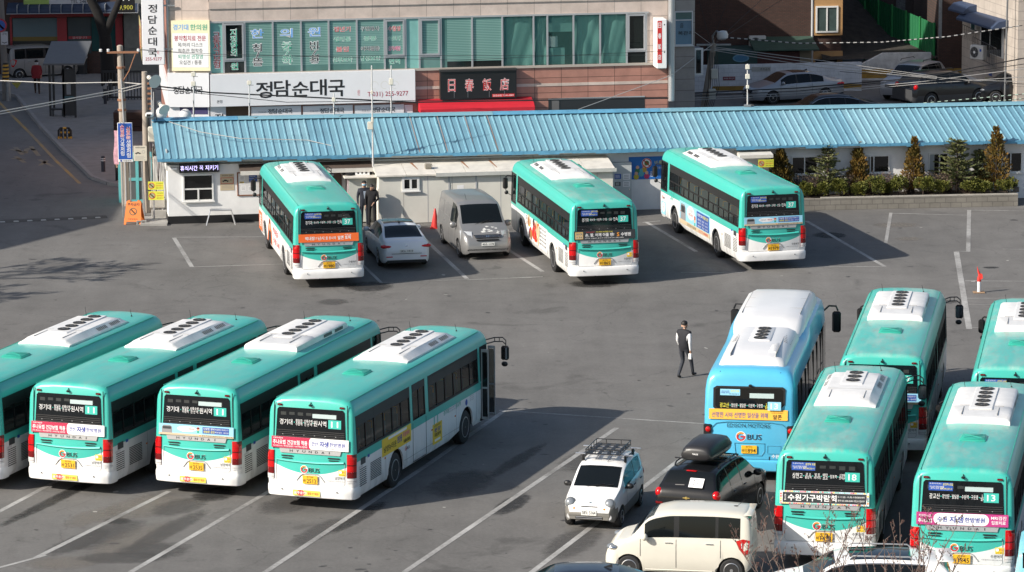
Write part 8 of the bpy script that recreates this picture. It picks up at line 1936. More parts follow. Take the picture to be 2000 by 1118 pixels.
def nosmoke(F, lb, d, quad, stand):
 t = thing('no_smoking_sign', lb, 'sign', F.o, F.ang, 'yellow no smoking signs'); q = RP(F, d, *quad); b = MB(); YG = mat('lime yellow board', (.62, .62, .06), .5); b.box(q[0], q[1], d, d + .02, q[2], q[3], YG); P = LF(d); w = q[1] - q[0]; h = q[3] - q[2]; r = h * .32; ca, cz = q[0] + h * .42, (q[2] + q[3]) / 2
 b.disc(P, ca, cz, r, mat('dull olive ink', (.35, .38, .2), .6), .002, 0, 14); b.ring(P, ca, cz, r * 1.15, r * .25, REDI, .004, 18); b.add([Vector((ca + x * r, d - .005, cz + z * r)) for x, z in ((-.85, .6), (-.65, .85), (.85, -.6), (.65, -.85))], [(0, 1, 2, 3), (3, 2, 1, 0)], REDI)
 xa = ca + r * 1.5; b.text(P, '시민의 건강을 위해', (xa + q[1]) / 2, cz + h * .28, (q[1] - xa) * .8, h * .13, INK, .004, .01); b.text(P, '금연구역입니다', (xa + q[1]) / 2, cz, (q[1] - xa) * .85, h * .17, REDI, .004, .02); b.text(P, '흡연시 과태료 부과', (xa + q[1]) / 2, cz - h * .28, (q[1] - xa) * .85, h * .13, INK, .004, .01); b.build('board', t)
 if stand: b = MB(); xx = (q[0] + q[1]) / 2 - .1; b.cyl((xx, d + .05, 0), (xx, d + .05, q[2] + .2), .035, None, 8, STEEL); b.box(xx - .25, xx + .25, d - .15, d + .3, 0, .06, mat('concrete')); b.build('stand', t)
 return t
NF = Frame(AT(305, 370, 143.1).x, 143.1, 0)
nosmoke(NF, 'upper of two lime yellow no smoking signs left of the white building', 0, (289, 355, 319.5, 371), False); nosmoke(NF, 'lower of two lime yellow no smoking signs left of the white building', 0, (290, 374, 320, 391), True)
q = RP(FB, -1.2, 1481, 312, 1511, 327); nosmoke(FB, 'yellow no smoking sign on a post beside the planted bed', -1.2, (1481, 312, 1511, 327), True)
t = thing('utility_cabinet', 'pile of grey pipes and meter boxes at the left end of the white building', 'utility cabinet', (AT(308, 420, 143.6).x, 143.6, 0)); b = MB(); rr = random.Random(6)
for k in range(7): x = -.25 + .09 * k; b.tube([(x, rr.uniform(0, .2), 0), (x + rr.uniform(-.05, .05), .1, 1.2), (x + rr.uniform(-.1, .1), .1, 2.5)], .02 + .02 * rr.random(), 6, rr.choice((STEEL, mat('grey conduit'), PLG)))
b.build('pipework', t); b = MB(); b.rbox(-.30, .30, .0, .4, .45, .85, mat('grey beige box', (.42, .40, .36), .7, noise=.2), .03); b.rbox(-.25, .35, .02, .4, .06, .38, mat('concrete'), .02); b.build('meter_box', t)
g = MB(); p = AT(296, 448, 142.9); g.box(-14.4, -13.36, 142.1, 143.9, .001, .09, mat('concrete')); structure('concrete_apron', g)
t = thing('teal_kiosk', 'narrow turquoise framed kiosk with grey panes behind the utility poles', 'kiosk', (G(238, 410).x, 147.9, 0), R(3)); TK = mat('turquoise enamel', (.12, .42, .44), .5, noise=.08); GP = mat('grey kiosk pane', (.10, .11, .115), .3)
KW, KH = 1.0, 1.75; b = MB()
for x in (0, .46, KW): b.box(x - .06, x + .06, 0, .1, 0, KH, TK)
for z in (.06, .95, KH): b.box(.061, KW - .061, .01, .09, z - .06, z + .06, TK)
b.box(-.3, -.07, .05, 1.2, 0, KH, TK); b.build('frame', t); b = MB(); b.box(.06, KW - .06, .045, .06, .12, KH - .06, GP); b.build('pane', t); b = MB(); b.box(-.32, KW + .08, -.05, 1.2, KH + .062, KH + .14, TK); b.build('roof', t)
pa = G(246, 437); pc = G(279, 437); t = thing('a_frame_sign', 'orange folding no parking sign standing before the kiosk', 'sign', ((pa.x + pc.x) / 2, pa.y, 0), R(-6)); OR_ = mat('orange plastic', (.72, .19, .03), .5)
for sg, nm in ((-1, 'front_panel'), (1, 'back_panel')):
 b = MB(); F = fr((0, sg * .34, 0), (1 if sg < 0 else -1, 0, 0), Vector((0, -sg * .36, 1)).normalized()); b.polyplate(F, [(-.34, .14), (-.34, .0), (-.26, .0), (-.24, .12), (.24, .12), (.26, 0), (.34, 0), (.34, .14), (.28, .92), (.16, .98), (.14, .90), (-.14, .90), (-.16, .98), (-.28, .92)], OR_, .03)
 if sg < 0:
  b.text(F, '주차금지', 0, .80, .46, .12, INK, .035, .03); b.ring(F, 0, .52, .15, .035, mat('olive ink', (.08, .09, .05), .6), .034, 22); b.add([F[0] + F[1] * x + F[2] * (.52 + y) + F[1].cross(F[2]).normalized() * .035 for x, y in ((-.11, .08), (-.08, .11), (.11, -.08), (.08, -.11))], [(0, 1, 2, 3), (3, 2, 1, 0)], mat('olive ink')); b.text(F, '수원여객(주)', 0, .22, .38, .06, INK, .035)
 b.build(nm, t)
t = thing('base_block', 'grey hollow concrete block weighing down the orange folding sign', 'block', ((pa.x + pc.x) / 2 + .3, pa.y - .28, 0), R(10)); b = MB();
b.box(-.19, .19, -.1, .1, 0, .04, mat('concrete')); b.box(-.19, .19, -.1, .1, .13, .17, mat('concrete'))
for x in (-.19, -.03, .13): b.box(x, x + .06, -.1, .1, .04, .13, mat('concrete'))
b.build('block', t)
t = thing('bollard', 'dark street bollard with two white rings on the pavement corner', 'bollard', G(202, 341)); b = MB(); b.cyl((0, 0, 0), (0, 0, .75), .09, .085, 12, mat('dark bollard', (.03, .035, .05), .6)); b.ball((0, 0, .75), .085, .085, .05, mat('dark bollard'), 12, 6)
b.build('post', t, 40); b = MB()
for z in (.58, .66): b.cyl((0, 0, z), (0, 0, z + .035), .092, None, 12, WFILM)
b.build('ring', t)
for k, (u, v, lb) in enumerate(((206, 190, 'leftmost'), (216, 178, 'middle'), (209, 184, 'nearer'))):
 t = thing('bollard', lb + ' of three dark bollards with grey caps under the street tree', 'bollard', G(u, v + 18), 0, 'grey capped bollards under the tree'); b = MB(); b.cyl((0, 0, 0), (0, 0, .85), .08, None, 10, mat('dark bollard')); b.cyl((0, 0, .851), (0, 0, 1.0), .082, None, 10, mat('grey cap', (.3, .3, .31), .6)); b.build('post', t, 40)
t = thing('hoop_barrier', 'black and yellow hooped barrier standing on the shaded pavement', 'barrier', G(128, 275)); HB = mat('black yellow hoop', (.02, .02, .02), .5); HY = mat('hoop yellow band', (.55, .30, .04), .5)
for x in (-.18, .0, .18):
 b = MB(); pts = [(x, -.15, 0), (x, -.15, .45)] + [(x, -.15 * math.cos(R(a)), .45 + .12 * math.sin(R(a))) for a in range(20, 161, 20)] + [(x, .15, .45), (x, .15, 0)]
 b.tube(pts, .045, 8, HB); b.build('hoop', t, 40); b = MB(); b.cyl((x, -.15, .1), (x, -.15, .2), .048, None, 8, HY); b.cyl((x, -.15, .36), (x, -.15, .44), .048, None, 8, HY); b.build('band', t)
b = MB(); b.tube([(-.28, -.2, 0), (-.28, -.2, .5), (-.2, -.2, .6), (.2, -.2, .6), (.28, -.2, .5), (.28, -.2, 0)], .045, 8, HB); b.build('hoop', t, 40); b = MB(); b.cyl((-.08, -.2, .6), (.08, -.2, .6), .049, None, 8, HY); b.cyl((-.28, -.2, .12), (-.28, -.2, .22), .049, None, 8, HY); b.cyl((.28, -.2, .12), (.28, -.2, .22), .049, None, 8, HY); b.build('band', t)
p = G(118, 236); t = thing('bus_shelter', 'dark steel shelter with a flat grey roof in the shaded street', 'shelter', p); DSt = mat('dark shelter steel', (.025, .027, .03), .5); GPn = mat('dark shelter panel', (.03, .032, .036), .4)
zr = AT(100, 128, p.y).z; b = MB(); r0 = AT(84, 129, p.y) - p; r1 = AT(164, 127, p.y) - p; b.loft([[(r0.x, 0, zr), (r0.x, 0, zr + .08), (r0.x - .0, 3.4, zr + .75), (r0.x, 3.4, zr + .67)], [(r1.x, 0, zr), (r1.x, 0, zr + .08), (r1.x, 3.4, zr + .75), (r1.x, 3.4, zr + .67)]], mat('grey shelter roof', (.105, .11, .115), .6, noise=.12)); b.build('roof', t)
for x, y in ((-.62, 2.8), (.15, .3), (.7, .2), (-.55, .8)): b = MB(); b.box(x - .05, x + .05, y - .05, y + .05, 0, zr + .05 + y * .18, DSt); b.build('post', t)
b = MB(); b.box(.12, .68, .25, .30, .2, zr - .2, GPn); b.box(.3, .5, .22, .248, 1.2, 1.75, mat('grey display', (.22, .24, .26), .4)); b.box(.2, .62, .21, .249, 1.0, 1.12, mat('teal display strip', (.04, .12, .15), .5)); b.build('panel', t); b = MB(); b.rbox(-.5, .1, .6, .95, .42, .48, DSt, .01); b.box(-.45, -.4, .62, .9, 0, .42, DSt); b.box(.0, .05, .62, .9, 0, .42, DSt); b.build('bench', t)
t = thing('planter_box', 'dark brown timber planter box beside the shaded pavement', 'planter', G(250, 262)); b = MB(); WD = mat('dark stained timber', (.045, .022, .016), .8, noise=.3, nscale=4)
for k in range(3): b.box(-.65, .75, 0, .9, .02 + .33 * k, .33 * (k + 1), WD)
b.build('box', t);
t = thing('railing', 'dark steel railing fence behind the timber planter', 'fence', G(240, 200)); b = MB()
for k in range(14): b.box(-.95 + .15 * k, -.91 + .15 * k, 0, .04, 0, 1.5, DSt)
b.box(-1, 1.1, -.01, .05, 1.45, 1.55, DSt); b.box(-1, 1.1, -.01, .05, .2, .28, DSt); b.build('bars', t)
p = G(12, 196); t = thing('sign_pole', 'street pole with a round no parking sign and yellow black wrap at the left edge', 'sign', p); b = MB(); b.cyl((0, 0, 0), (-.12, 0, 5.5), .17, .14, 12, mat('grey street pole', (.16, .15, .14), .8)); b.cyl((.15, -.2, 0), (.15, -.2, .9), .12, None, 10, STEEL); b.build('pole', t, 40)
b = MB();
for k in range(5): b.cyl((0, 0, .95 + .18 * k), (0, 0, 1.04 + .18 * k), .18, None, 12, HY); b.cyl((0, 0, 1.041 + .18 * k), (0, 0, 1.129 + .18 * k), .178, None, 12, HB)
b.build('wrap', t)
c0 = AT(0, 50, p.y - .3) - p; b = MB(); F = fr((c0.x, -.3, c0.z), (1, 0, 0), (0, 0, 1)); b.disc(F, 0, 0, .34, mat('dull red sign', (.38, .03, .05), .5), .02, 0, 24); b.disc(F, 0, 0, .26, mat('dull blue sign', (.03, .10, .35), .5), .004, .02, 24); b.add([F[0] + Vector((x, -.027, z)) for x, z in ((-.21, .15), (-.15, .21), (.21, -.15), (.15, -.21))], [(0, 1, 2, 3), (3, 2, 1, 0)], mat('dull red sign')); b.build('round_sign', t)
c1 = AT(8.5, 75, p.y - .3) - p; b = MB(); F = fr((c1.x, -.28, c1.z), (1, 0, 0), (0, 0, 1)); b.plate(F, -.17, .17, -.32, .32, mat('dull white sign', (.5, .5, .52), .5), .02); b.text(F, '구역', 0, .2, .22, .14, INK, .024); b.polyplate(F, [(-.13, -.2), (0, -.26), (.13, -.2), (.13, -.17), (0, -.22), (-.13, -.17)], INK, .002, .02); b.build('plate', t)
b = MB(); c2 = AT(33, 166, p.y) - p; b.add([(c2.x - .25, -.1, c2.z + .12), (c2.x + .25, -.1, c2.z + .14), (c2.x + .02, -.12, c2.z - .18)], [(0, 2, 1), (0, 1, 2)], mat('pale yellow flag', (.5, .46, .12), .7)); o = b.build('pennant', t)
t = thing('marker_post', 'white marker post with a torn red plastic top on a wooden base', 'post', G(1912, 572)); b = MB(); b.cyl((0, 0, .03), (0, 0, .42), .06, None, 12, WHITE); b.build('post', t, 40)
b = MB(); b.rbox(-.20, .20, -.16, .16, 0, .035, mat('worn plywood', (.30, .19, .11), .8, noise=.2), .01); b.build('base', t)
b = MB(); RT_ = mat('torn red plastic', (.62, .035, .025), .5)
b.loft([[(.07 * math.cos(a), .07 * math.sin(a), z + .0) for a in [2 * math.pi * i / 10 for i in range(10)]] for z in (.40, .5)] + [[(.065 * math.cos(a) * k + dx, .065 * math.sin(a) * k, z) for a in [2 * math.pi * i / 10 for i in range(10)]] for z, k, dx in ((.62, .8, .02), (.72, .6, -.02), (.82, .3, -.05), (.92, .08, -.07))], RT_)
b.add([(.02, -.06, .45), (.12, -.08, .52), (.10, -.07, .66), (.03, -.06, .70)], [(0, 1, 2, 3), (3, 2, 1, 0)], RT_); b.build('top', t, 40)
t = thing('traffic_cone', 'red traffic cone against the cream hut, left of the silver van', 'cone', G(850, 446)); b = MB(); RC_ = mat('red cone plastic', (.55, .03, .025), .5); b.lathe([(0, .16), (.03, .16), (.35, .10), (.72, .035), (.74, .02)], (0, 0, .03), (0, 0, 1), 16, RC_); b.rbox(-.2, .2, -.2, .2, 0, .035, RC_, .01); b.build('cone', t, 40)
t = thing('pink_banner', 'pink and yellow paper banner hanging left of the blue driver sign', 'banner', AT(227, 288, 146.0)); b = MB(); pts = []
b.loft([[(-.09 + .03 * math.sin(z * 4), -.0, z), (.10 + .02 * math.sin(z * 5), -.06, z), (.10 + .02 * math.sin(z * 5), -.05, z), (-.09 + .03 * math.sin(z * 4), .012, z)] for z in [-.68 + .15 * k for k in range(10)]], mat('pink paper', (.55, .30, .36), .7, noise=.4, nscale=7)); b.build('paper', t)
# ================================================================== people
def person(label, loc, face, J, cols, scale=1.0, hair=(.012, .010, .009), hairlong=False, mask=False, extra=None):
 """J: joint name -> (x, y, z), facing +y. One skinned surface; colours follow the bones."""
 t = thing('person', label, 'person', loc, -R(face))
 nodes = []; edges = []; rad = []; colr = []
 def nd(p, r, c, par=None):
  nodes.append(p); rad.append(r if isinstance(r, tuple) else (r, r)); colr.append(c)
  if par is not None: edges.append((par, len(nodes) - 1))
  return len(nodes) - 1
 pel = nd(J['pel'], (.165, .12), 'legs'); sp_ = nd(J['spine'], (.175, .13), 'torso', pel); ch = nd(J['chest'], (.20, .14), 'torso', sp_); nk = nd(J['neck'], .062, 'skin', ch)
 h0 = nd(J['chin'], .078, 'skin', nk); h1 = nd(J['head'], .098, 'skin', h0); h2 = nd(J['crown'], .070, 'skin', h1)
 hf = Vector(J.get('look', (0, 1, 0)))
 nd(Vector(J['head']) + hf * .105 + Vector((0, 0, -.02)), .014, 'skin', h1)      # nose
 sd_ = Vector((hf.y, -hf.x, 0))
 for s in (-1, 1): nd(Vector(J['head']) + sd_ * s * .10 + Vector((0, 0, -.01)), .017, 'skin', h1)
 for s, k in ((-1, 'l'), (1, 'r')):
  sh = nd(J['sh' + k], .080, 'torso', ch); el = nd(J['el' + k], .050, 'arms', sh); wr = nd(J['wr' + k], .034, 'cuff', el)
  w = Vector(J['wr' + k]); d = (w - Vector(J['el' + k])).normalized(); pm = nd(w + d * .075, (.038, .020), 'skin', wr)
  a = d.orthogonal().normalized() if abs(d.y) > .9 else Vector((0, 1, 0)) - d * d.y; a.normalize(); nrm = d.cross(a)
  for i, (o, L_) in enumerate(((-.030, .070), (-.010, .085), (.010, .080), (.028, .062))):
   f1 = nd(w + d * .115 + a * o, .010, 'skin', pm); f2 = nd(w + d * (.115 + L_ * .55) + a * o * 1.1 + nrm * .008 * s, .009, 'skin', f1); nd(w + d * (.115 + L_ * .9) + a * o * 1.1 + nrm * .028 * s, .008, 'skin', f2)
  th = nd(w + d * .06 + a * .045, .012, 'skin', pm); nd(w + d * .10 + a * .06, .010, 'skin', th)
  hp = nd(J['hip' + k], .098, 'legs', pel); kn = nd(J['kn' + k], .066, 'legs', hp); an = nd(J['an' + k], .047, 'legs', kn); he = nd(J['an' + k][:2] + (J['an' + k][2] - .05,), .045, 'shoe', an); nd(J['toe' + k], .038, 'shoe', he)
 me = bpy.data.meshes.new('body'); me.from_pydata([tuple(Vector(p) * scale) for p in nodes], edges, [])
 ob = bpy.data.objects.new('body', me); COL.objects.link(ob)
 sk = ob.modifiers.new('skin', 'SKIN'); sk.use_smooth_shade = True
 for v, r in zip(me.skin_vertices[0].data, rad): v.radius = (r[0] * scale, r[1] * scale)
 me.skin_vertices[0].data[0].use_root = True
 ss = ob.modifiers.new('sub', 'SUBSURF'); ss.levels = 1; ss.render_levels = 1
 dg = bpy.context.evaluated_depsgraph_get(); m2 = bpy.data.meshes.new_from_object(ob.evaluated_get(dg)); m2.name = 'body'
 keys = list(dict.fromkeys(colr)); m2.materials.clear()
 for k in keys: m2.materials.append(cols[k])
 seg = [((Vector(nodes[a]) * scale).lerp(Vector(nodes[b_]) * scale, .72 if b_ == nk else 0), (Vector(nodes[b_]) * scale), colr[b_], min(rad[a][0], rad[b_][0]) if b_ != nk else .05) for a, b_ in edges]; mi = []
 for p in m2.polygons:
  c = p.center; best = None
  for a, b_, k, rs in seg:
   ab = b_ - a; tt = max(0, min(1, (c - a).dot(ab) / max(ab.length_squared, 1e-9))); d = (a + ab * tt - c).length - rs * .8
   if best is None or d < best[0]: best = (d, k)
  mi.append(keys.index(best[1]))
 m2.polygons.foreach_set('material_index', mi); m2.polygons.foreach_set('use_smooth', [True] * len(mi))
 bpy.data.objects.remove(ob); link('body', m2, t)
 hd = Vector(J['head']) * scale; HM = mat('dark hair %.3f' % hair[0], hair, .6, noise=.3, nscale=30)
 b = MB(); rings = []
 for j in range(6):
  tt = math.pi * .56 * (1 - j / 5.2); rr = .097 * math.sin(tt) + .002; zz = .016 + .108 * math.cos(tt)
  if hairlong and j == 0: zz -= .08
  rings.append([hd + Vector((sd_.x * rr * math.cos(a) + -hf.x * rr * 1.06 * math.sin(a) - hf.x * .018, sd_.y * rr * math.cos(a) - hf.y * rr * 1.06 * math.sin(a) - hf.y * .018, zz + (.055 * max(0, -math.sin(a)) if j < 2 else 0))) for a in [2 * math.pi * i / 14 for i in range(14)]])
 b.loft(rings, HM, True); b.build('hair', t, 60)
 for s in (-1, 1): b = MB(); e = hd + hf * .088 + sd_ * s * .034 + Vector((0, 0, .012)); b.ball(e, .012, .012, .008, INK, 8, 5); b.build('eye', t, 60)
 b = MB(); mo = hd + hf * .088 + Vector((0, 0, -.062)); b.ball(mo, .022, .010, .006, mat('lip', (.30, .10, .08), .6), 8, 5); b.build('mouth', t, 60)
 if mask:
  b = MB(); rings = []
  for z, r in ((-.095, .055), (-.06, .098), (-.02, .108), (.0, .104)): rings.append([hd + Vector((hf.x * r * math.cos(a) + sd_.x * r * .92 * math.sin(a), hf.y * r * math.cos(a) + sd_.y * r * .92 * math.sin(a), z)) for a in [R(-75 + 15 * i) for i in range(11)]])
  b.loft(rings, mask, False, False); b.add([p for r in rings for p in r], [], mask); b.build('face_mask', t, 60)
 if extra: extra(t)
 return t
SKIN = mat('skin', (.42, .25, .17), .55); WSH = mat('white shirt', (.72, .72, .73), .8); BVE = mat('black vest', (.014, .015, .02), .8); GTR_ = mat('dark slate trousers', (.032, .036, .046), .85); BSH = mat('black shoe leather', (.012, .012, .012), .5); NSU = mat('navy suit', (.016, .02, .032), .8); RCO = mat('dark red coat', (.20, .012, .018), .85); BLK_ = mat('black cloth', (.010, .010, .012), .9); SOLE = mat('white sole', (.6, .6, .6), .7)
base = dict(pel=(0, 0, .95), spine=(0, .0, 1.14), chest=(0, .0, 1.36), neck=(0, .01, 1.49), chin=(0, .03, 1.57), head=(0, .03, 1.645), crown=(0, .02, 1.725),
 shl=(-.19, 0, 1.41), shr=(.19, 0, 1.41), ell=(-.25, -.03, 1.13), elr=(.25, -.03, 1.13), wrl=(-.25, .04, .88), wrr=(.25, .04, .88), hipl=(-.095, 0, .90), hipr=(.095, 0, .90), knl=(-.105, .02, .50), knr=(.105, .02, .50), anl=(-.11, 0, .09), anr=(.11, 0, .09), toel=(-.12, .16, .035), toer=(.12, .16, .035))
J = dict(base); J.update(knl=(-.10, .10, .51), anl=(-.10, -.16, .10), toel=(-.10, -.02, .035), knr=(.10, .24, .52), anr=(.10, .36, .10), toer=(.11, .53, .06), hipr=(.095, .02, .90), wrl=(-.24, .16, .92), ell=(-.25, .02, 1.14), elr=(.26, -.10, 1.14), wrr=(.26, -.06, .88))
def vestbits(t):
 b = MB(); b.rbox(.21, .31, -.10, -.03, .62, .80, mat('white paper bundle', (.7, .7, .68), .7), .01); b.build('paper', t)
mp_ = G(1336, 738); person('man in a black vest and white shirt walking across the open asphalt', (mp_.x, mp_.y, 0), 34, J, dict(skin=SKIN, torso=BVE, arms=WSH, cuff=WSH, legs=GTR_, shoe=BSH), 1.02, extra=vestbits)
J = dict(base); J.update(knl=(-.09, .12, .50), anl=(-.10, .22, .10), toel=(-.10, .38, .06), anr=(.09, -.22, .12), toer=(.09, -.08, .035), knr=(.10, .0, .50), wrl=(-.22, .14, .95), wrr=(.22, -.05, .92), pel=(0, 0, .93))
def coat(t):
 b = MB(); rings = []
 for z, rx, ry_ in ((1.40, .19, .13), (1.2, .20, .15), (1.0, .22, .17), (.78, .25, .19)): rings.append([(rx * math.cos(a), ry_ * math.sin(a), z) for a in [2 * math.pi * i / 16 for i in range(16)]])
 b.loft(rings, RCO, True); b.build('coat', t, 60); b = MB(); b.lathe([(0, .075), (.05, .10), (.09, .08)], (0, .02, 1.44), (0, 0, 1), 12, mat('white scarf', (.55, .55, .56), .9)); b.build('scarf', t, 60)
mp_ = G(73, 188); person('masked woman in a dark red coat walking down the shaded pavement', (mp_.x, mp_.y, .12), 172, J, dict(skin=SKIN, torso=RCO, arms=RCO, cuff=RCO, legs=mat('dark brown trousers', (.03, .02, .018), .85), shoe=mat('brown shoes', (.05, .02, .012), .7)), .95, hairlong=True, mask=mat('white mask', (.6, .6, .62), .8), extra=coat)
p0 = FB.P(*FB.px(716, 430, -1.6)[:1], -1.6, 0)
def shirt(t): b = MB(); F = fr((0, .127, 1.30), (-1, 0, 0), (0, .02, 1)); b.polyplate(F, [(-.05, .10), (.05, .10), (.012, -.2), (-.012, -.2)], mat('pale blue shirt', (.42, .50, .60), .8), .012); b.build('shirt_front', t)
person('man in a dark suit with a light blue mask standing behind the white saloon', (AT(712, 430, 141.6).x, 141.6, 0), 170, base, dict(skin=SKIN, torso=NSU, arms=NSU, cuff=NSU, legs=NSU, shoe=BSH), 1.02, mask=mat('light blue mask', (.30, .55, .72), .8), extra=shirt)
J = dict(base); J.update(chin=(-.01, .05, 1.53), head=(-.02, .06, 1.60), crown=(-.02, .05, 1.68), look=(-.9, .43, 0)); J['look'] = tuple(Vector(J['look']).normalized()); J.update(wrl=(-.12, .26, 1.02), ell=(-.26, .06, 1.15))
person('man in black clothes looking sideways beside the masked man', (AT(727, 430, 141.4).x, 141.4, 0), 185, J, dict(skin=SKIN, torso=BLK_, arms=BLK_, cuff=BLK_, legs=BLK_, shoe=BSH), .98)
mp_ = G(229, 358); person('person in dark trousers and white shoes half hidden behind the blue driver sign', (mp_.x, mp_.y, 0), 100, base, dict(skin=SKIN, torso=mat('dark jacket', (.015, .016, .02), .85), arms=mat('dark jacket'), cuff=mat('dark jacket'), legs=BLK_, shoe=mat('white shoes', (.6, .6, .6), .7)), .98)
# ================================================================== planted bed
p0 = G(1500, 411); bed = []
PLT = brick_mat('weathered concrete block', (.20, .185, .16), (.225, .21, .18), (.14, .13, .115), .42, .2, .95, bump=.5, msz=.014)
a = G(1560, 412); c = G(1988, 403); pbF = Frame(a.x, a.y, math.degrees(math.atan2(c.y - a.y, c.x - a.x))); Lp = (c - a).length
pl_ = thing('planter_bed', 'long low concrete block planter along the white wall', 'planter', pbF.o, pbF.ang)
b = MB(); b.box(-1.2, Lp, 0, .2, 0, .46, PLT); b.box(Lp - .2, Lp - .001, .201, 2.0, 0, .46, PLT); b.box(-1.2, -1.0, .201, 1.6, 0, .46, PLT); b.box(.9, Lp + .005, -.01, .21, .461, .50, mat('pale coping', (.36, .34, .30), .9, noise=.25)); b.build('wall', pl_)
g = MB(); g.add([pbF.P(s, d, .40) for s, d in ((-1.0, .2), (Lp - .2, .2), (Lp - .2, 2.6), (-1.0, 1.5))], [(0, 1, 2, 3)], mat('dry soil', (.13, .10, .075), .95, noise=.4, nscale=4)); structure('planter_soil', g)
def leaf_mat(name, c1, c2, sc=2.5):
 m = bpy.data.materials.new(name); m.use_nodes = True; n = m.node_tree.nodes; l = m.node_tree.links; b = n['Principled BSDF']; b.inputs['Roughness'].default_value = .65; b.inputs['Specular IOR Level'].default_value = .3
 tc = n.new('ShaderNodeTexCoord'); t = n.new('ShaderNodeTexNoise'); t.inputs['Scale'].default_value = sc; t.inputs['Detail'].default_value = 3; l.new(tc.outputs['Object'], t.inputs['Vector'])
 r = n.new('ShaderNodeMapRange'); r.inputs['From Min'].default_value = .35; r.inputs['From Max'].default_value = .65; l.new(t.outputs['Fac'], r.inputs['Value'])
 x = n.new('ShaderNodeMix'); x.data_type = 'RGBA'; x.inputs['A'].default_value = (*c1, 1); x.inputs['B'].default_value = (*c2, 1); l.new(r.outputs[0], x.inputs['Factor']); l.new(x.outputs['Result'], b.inputs['Base Color']); return m
BARK = mat('brown bark', (.06, .042, .032), .9, noise=.3, nscale=10)
THU = leaf_mat('bronzed thuja leaf', (.20, .105, .022), (.10, .085, .022), 3); FIR = leaf_mat('dark fir needle', (.075, .095, .036), (.13, .135, .05), 3); BUX = leaf_mat('box leaf', (.06, .075, .014), (.15, .15, .028), 4); THD = leaf_mat('dark thuja leaf', (.05, .045, .016), (.15, .10, .02), 3); DRY = leaf_mat('dry purple twig leaf', (.15, .10, .085), (.19, .14, .095), 4)
def card(b, p, d, L_, w, m, r):
 d = d.normalized(); a = d.cross(Vector((r.uniform(-1, 1), r.uniform(-1, 1), r.uniform(-1, 1)))).normalized() * w
 b.add([p - a * .6, p + d * L_ * .5 - a, p + d * L_, p + d * L_ * .5 + a, p + a * .6], [(0, 1, 2, 3, 4)], m)
def thuja(t, H, Wd, m, r, dens=1.0):
 b = MB(); b.tube([(0, 0, 0), (.02, 0, H * .5), (0, 0, H * .95)], [.05, .035, .008], 6, BARK); b.build('trunk', t); b = MB()
 n = int(2100 * dens)
 for i in range(n):
  z = .22 + (H - .22) * (r.random() ** 1.25); f = 1 - (z - .2) / (H - .15); a = r.random() * 6.283; rad = Wd * 1.42 * (f ** .75) * (.85 + .22 * math.sin(z * 7 + 3 * a) + .12 * math.sin(z * 17 - 2 * a)); q = rad * math.sqrt(r.random()) * (1.15 if r.random() < .12 else 1)
  p = Vector((q * math.cos(a), q * math.sin(a), z)); card(b, p, Vector((math.cos(a) * .7, math.sin(a) * .7, .9 + r.uniform(-.3, .3))), r.uniform(.07, .15), r.uniform(.02, .04), m, r)
 b.build('foliage', t)
def fir(t, H, Wd, m, r):
 tb = MB(); tb.tube([(0, 0, 0), (.03, .02, H * .5), (0, 0, H)], [.06, .04, .008], 6, BARK); b = MB(); z = .35
 while z < H - .05:
  f = 1 - (z - .3) / (H - .2); k = r.randint(3, 5); a0 = r.random() * 6.3
  for j in range(k):
   a = a0 + 6.283 * j / k + r.uniform(-.35, .35); Lb = Wd * (f ** .75) * r.uniform(.5, 1.3); d = Vector((math.cos(a), math.sin(a), r.uniform(.1, .5))).normalized(); p0 = Vector((0, 0, z)); p1 = p0 + d * Lb
   tb.tube([p0, p1], [.014, .004], 4, BARK)
   for q in range(int(12 + 38 * Lb)):
    u = r.uniform(.15, 1.0); p = p0 + d * Lb * u + Vector((0, 0, -.06 * u)); sd = Vector((-d.y, d.x, 0)) * r.choice((-1, 1)) * r.random() * .22 * (1.1 - u) * (.5 + Lb)
    card(b, p + sd, d + Vector((r.uniform(-.7, .7), r.uniform(-.7, .7), r.uniform(-.2, .5))), r.uniform(.08, .17), r.uniform(.018, .032), m, r)
  z += r.uniform(.07, .14)
 tb.build('trunk', t); b.build('foliage', t)
def boxbush(t, rx, H, m, r):
 b = MB()
 lob = [(r.uniform(-.5, .5) * rx, r.uniform(-.5, .5) * rx, H * r.uniform(.45, .72), r.uniform(.45, .65)) for _ in range(6)]
 for i in range(1500):
  lx_, ly, lz, lr = r.choice(lob); a = r.random() * 6.283; e = r.uniform(-.9, 1.5); q = lr * rx * (r.random() ** .33) * 1.05
  p = Vector((lx_ + q * math.cos(a) * math.cos(e), ly + q * math.sin(a) * math.cos(e), max(.02, lz + q * math.sin(e) * H / rx * .62)))
  card(b, p, Vector((math.cos(a), math.sin(a), r.uniform(0, 1.3))), r.uniform(.04, .085), r.uniform(.016, .03), m, r)
 b.build('foliage', t); b = MB()
 for k in range(5): b.tube([(0, 0, 0), (r.uniform(-.15, .15), r.uniform(-.15, .15), H * .6)], .012, 4, BARK)
 b.build('stem', t)
def dry(t, rx, H, m, r):
 b = MB()
 for k in range(110):
  a = r.random() * 6.283; o = Vector((r.uniform(-.3, .3) * rx, r.uniform(-.3, .3) * rx, 0)); e = o + Vector((math.cos(a) * rx * r.random(), math.sin(a) * rx * r.random() * .6, H * r.uniform(.5, 1.0))); mid = o.lerp(e, .5) + Vector((r.uniform(-.06, .06), r.uniform(-.06, .06), .05)); b.tube([o, mid, e], [.006, .005, .002], 3, BARK)
  for q in range(7): p = o.lerp(e, r.uniform(.3, 1)); card(b, p, Vector((r.uniform(-1, 1), r.uniform(-1, 1), r.uniform(-.2, 1))), r.uniform(.03, .06), .014, m, r)
 b.build('twigs', t)
r_ = random.Random(21)
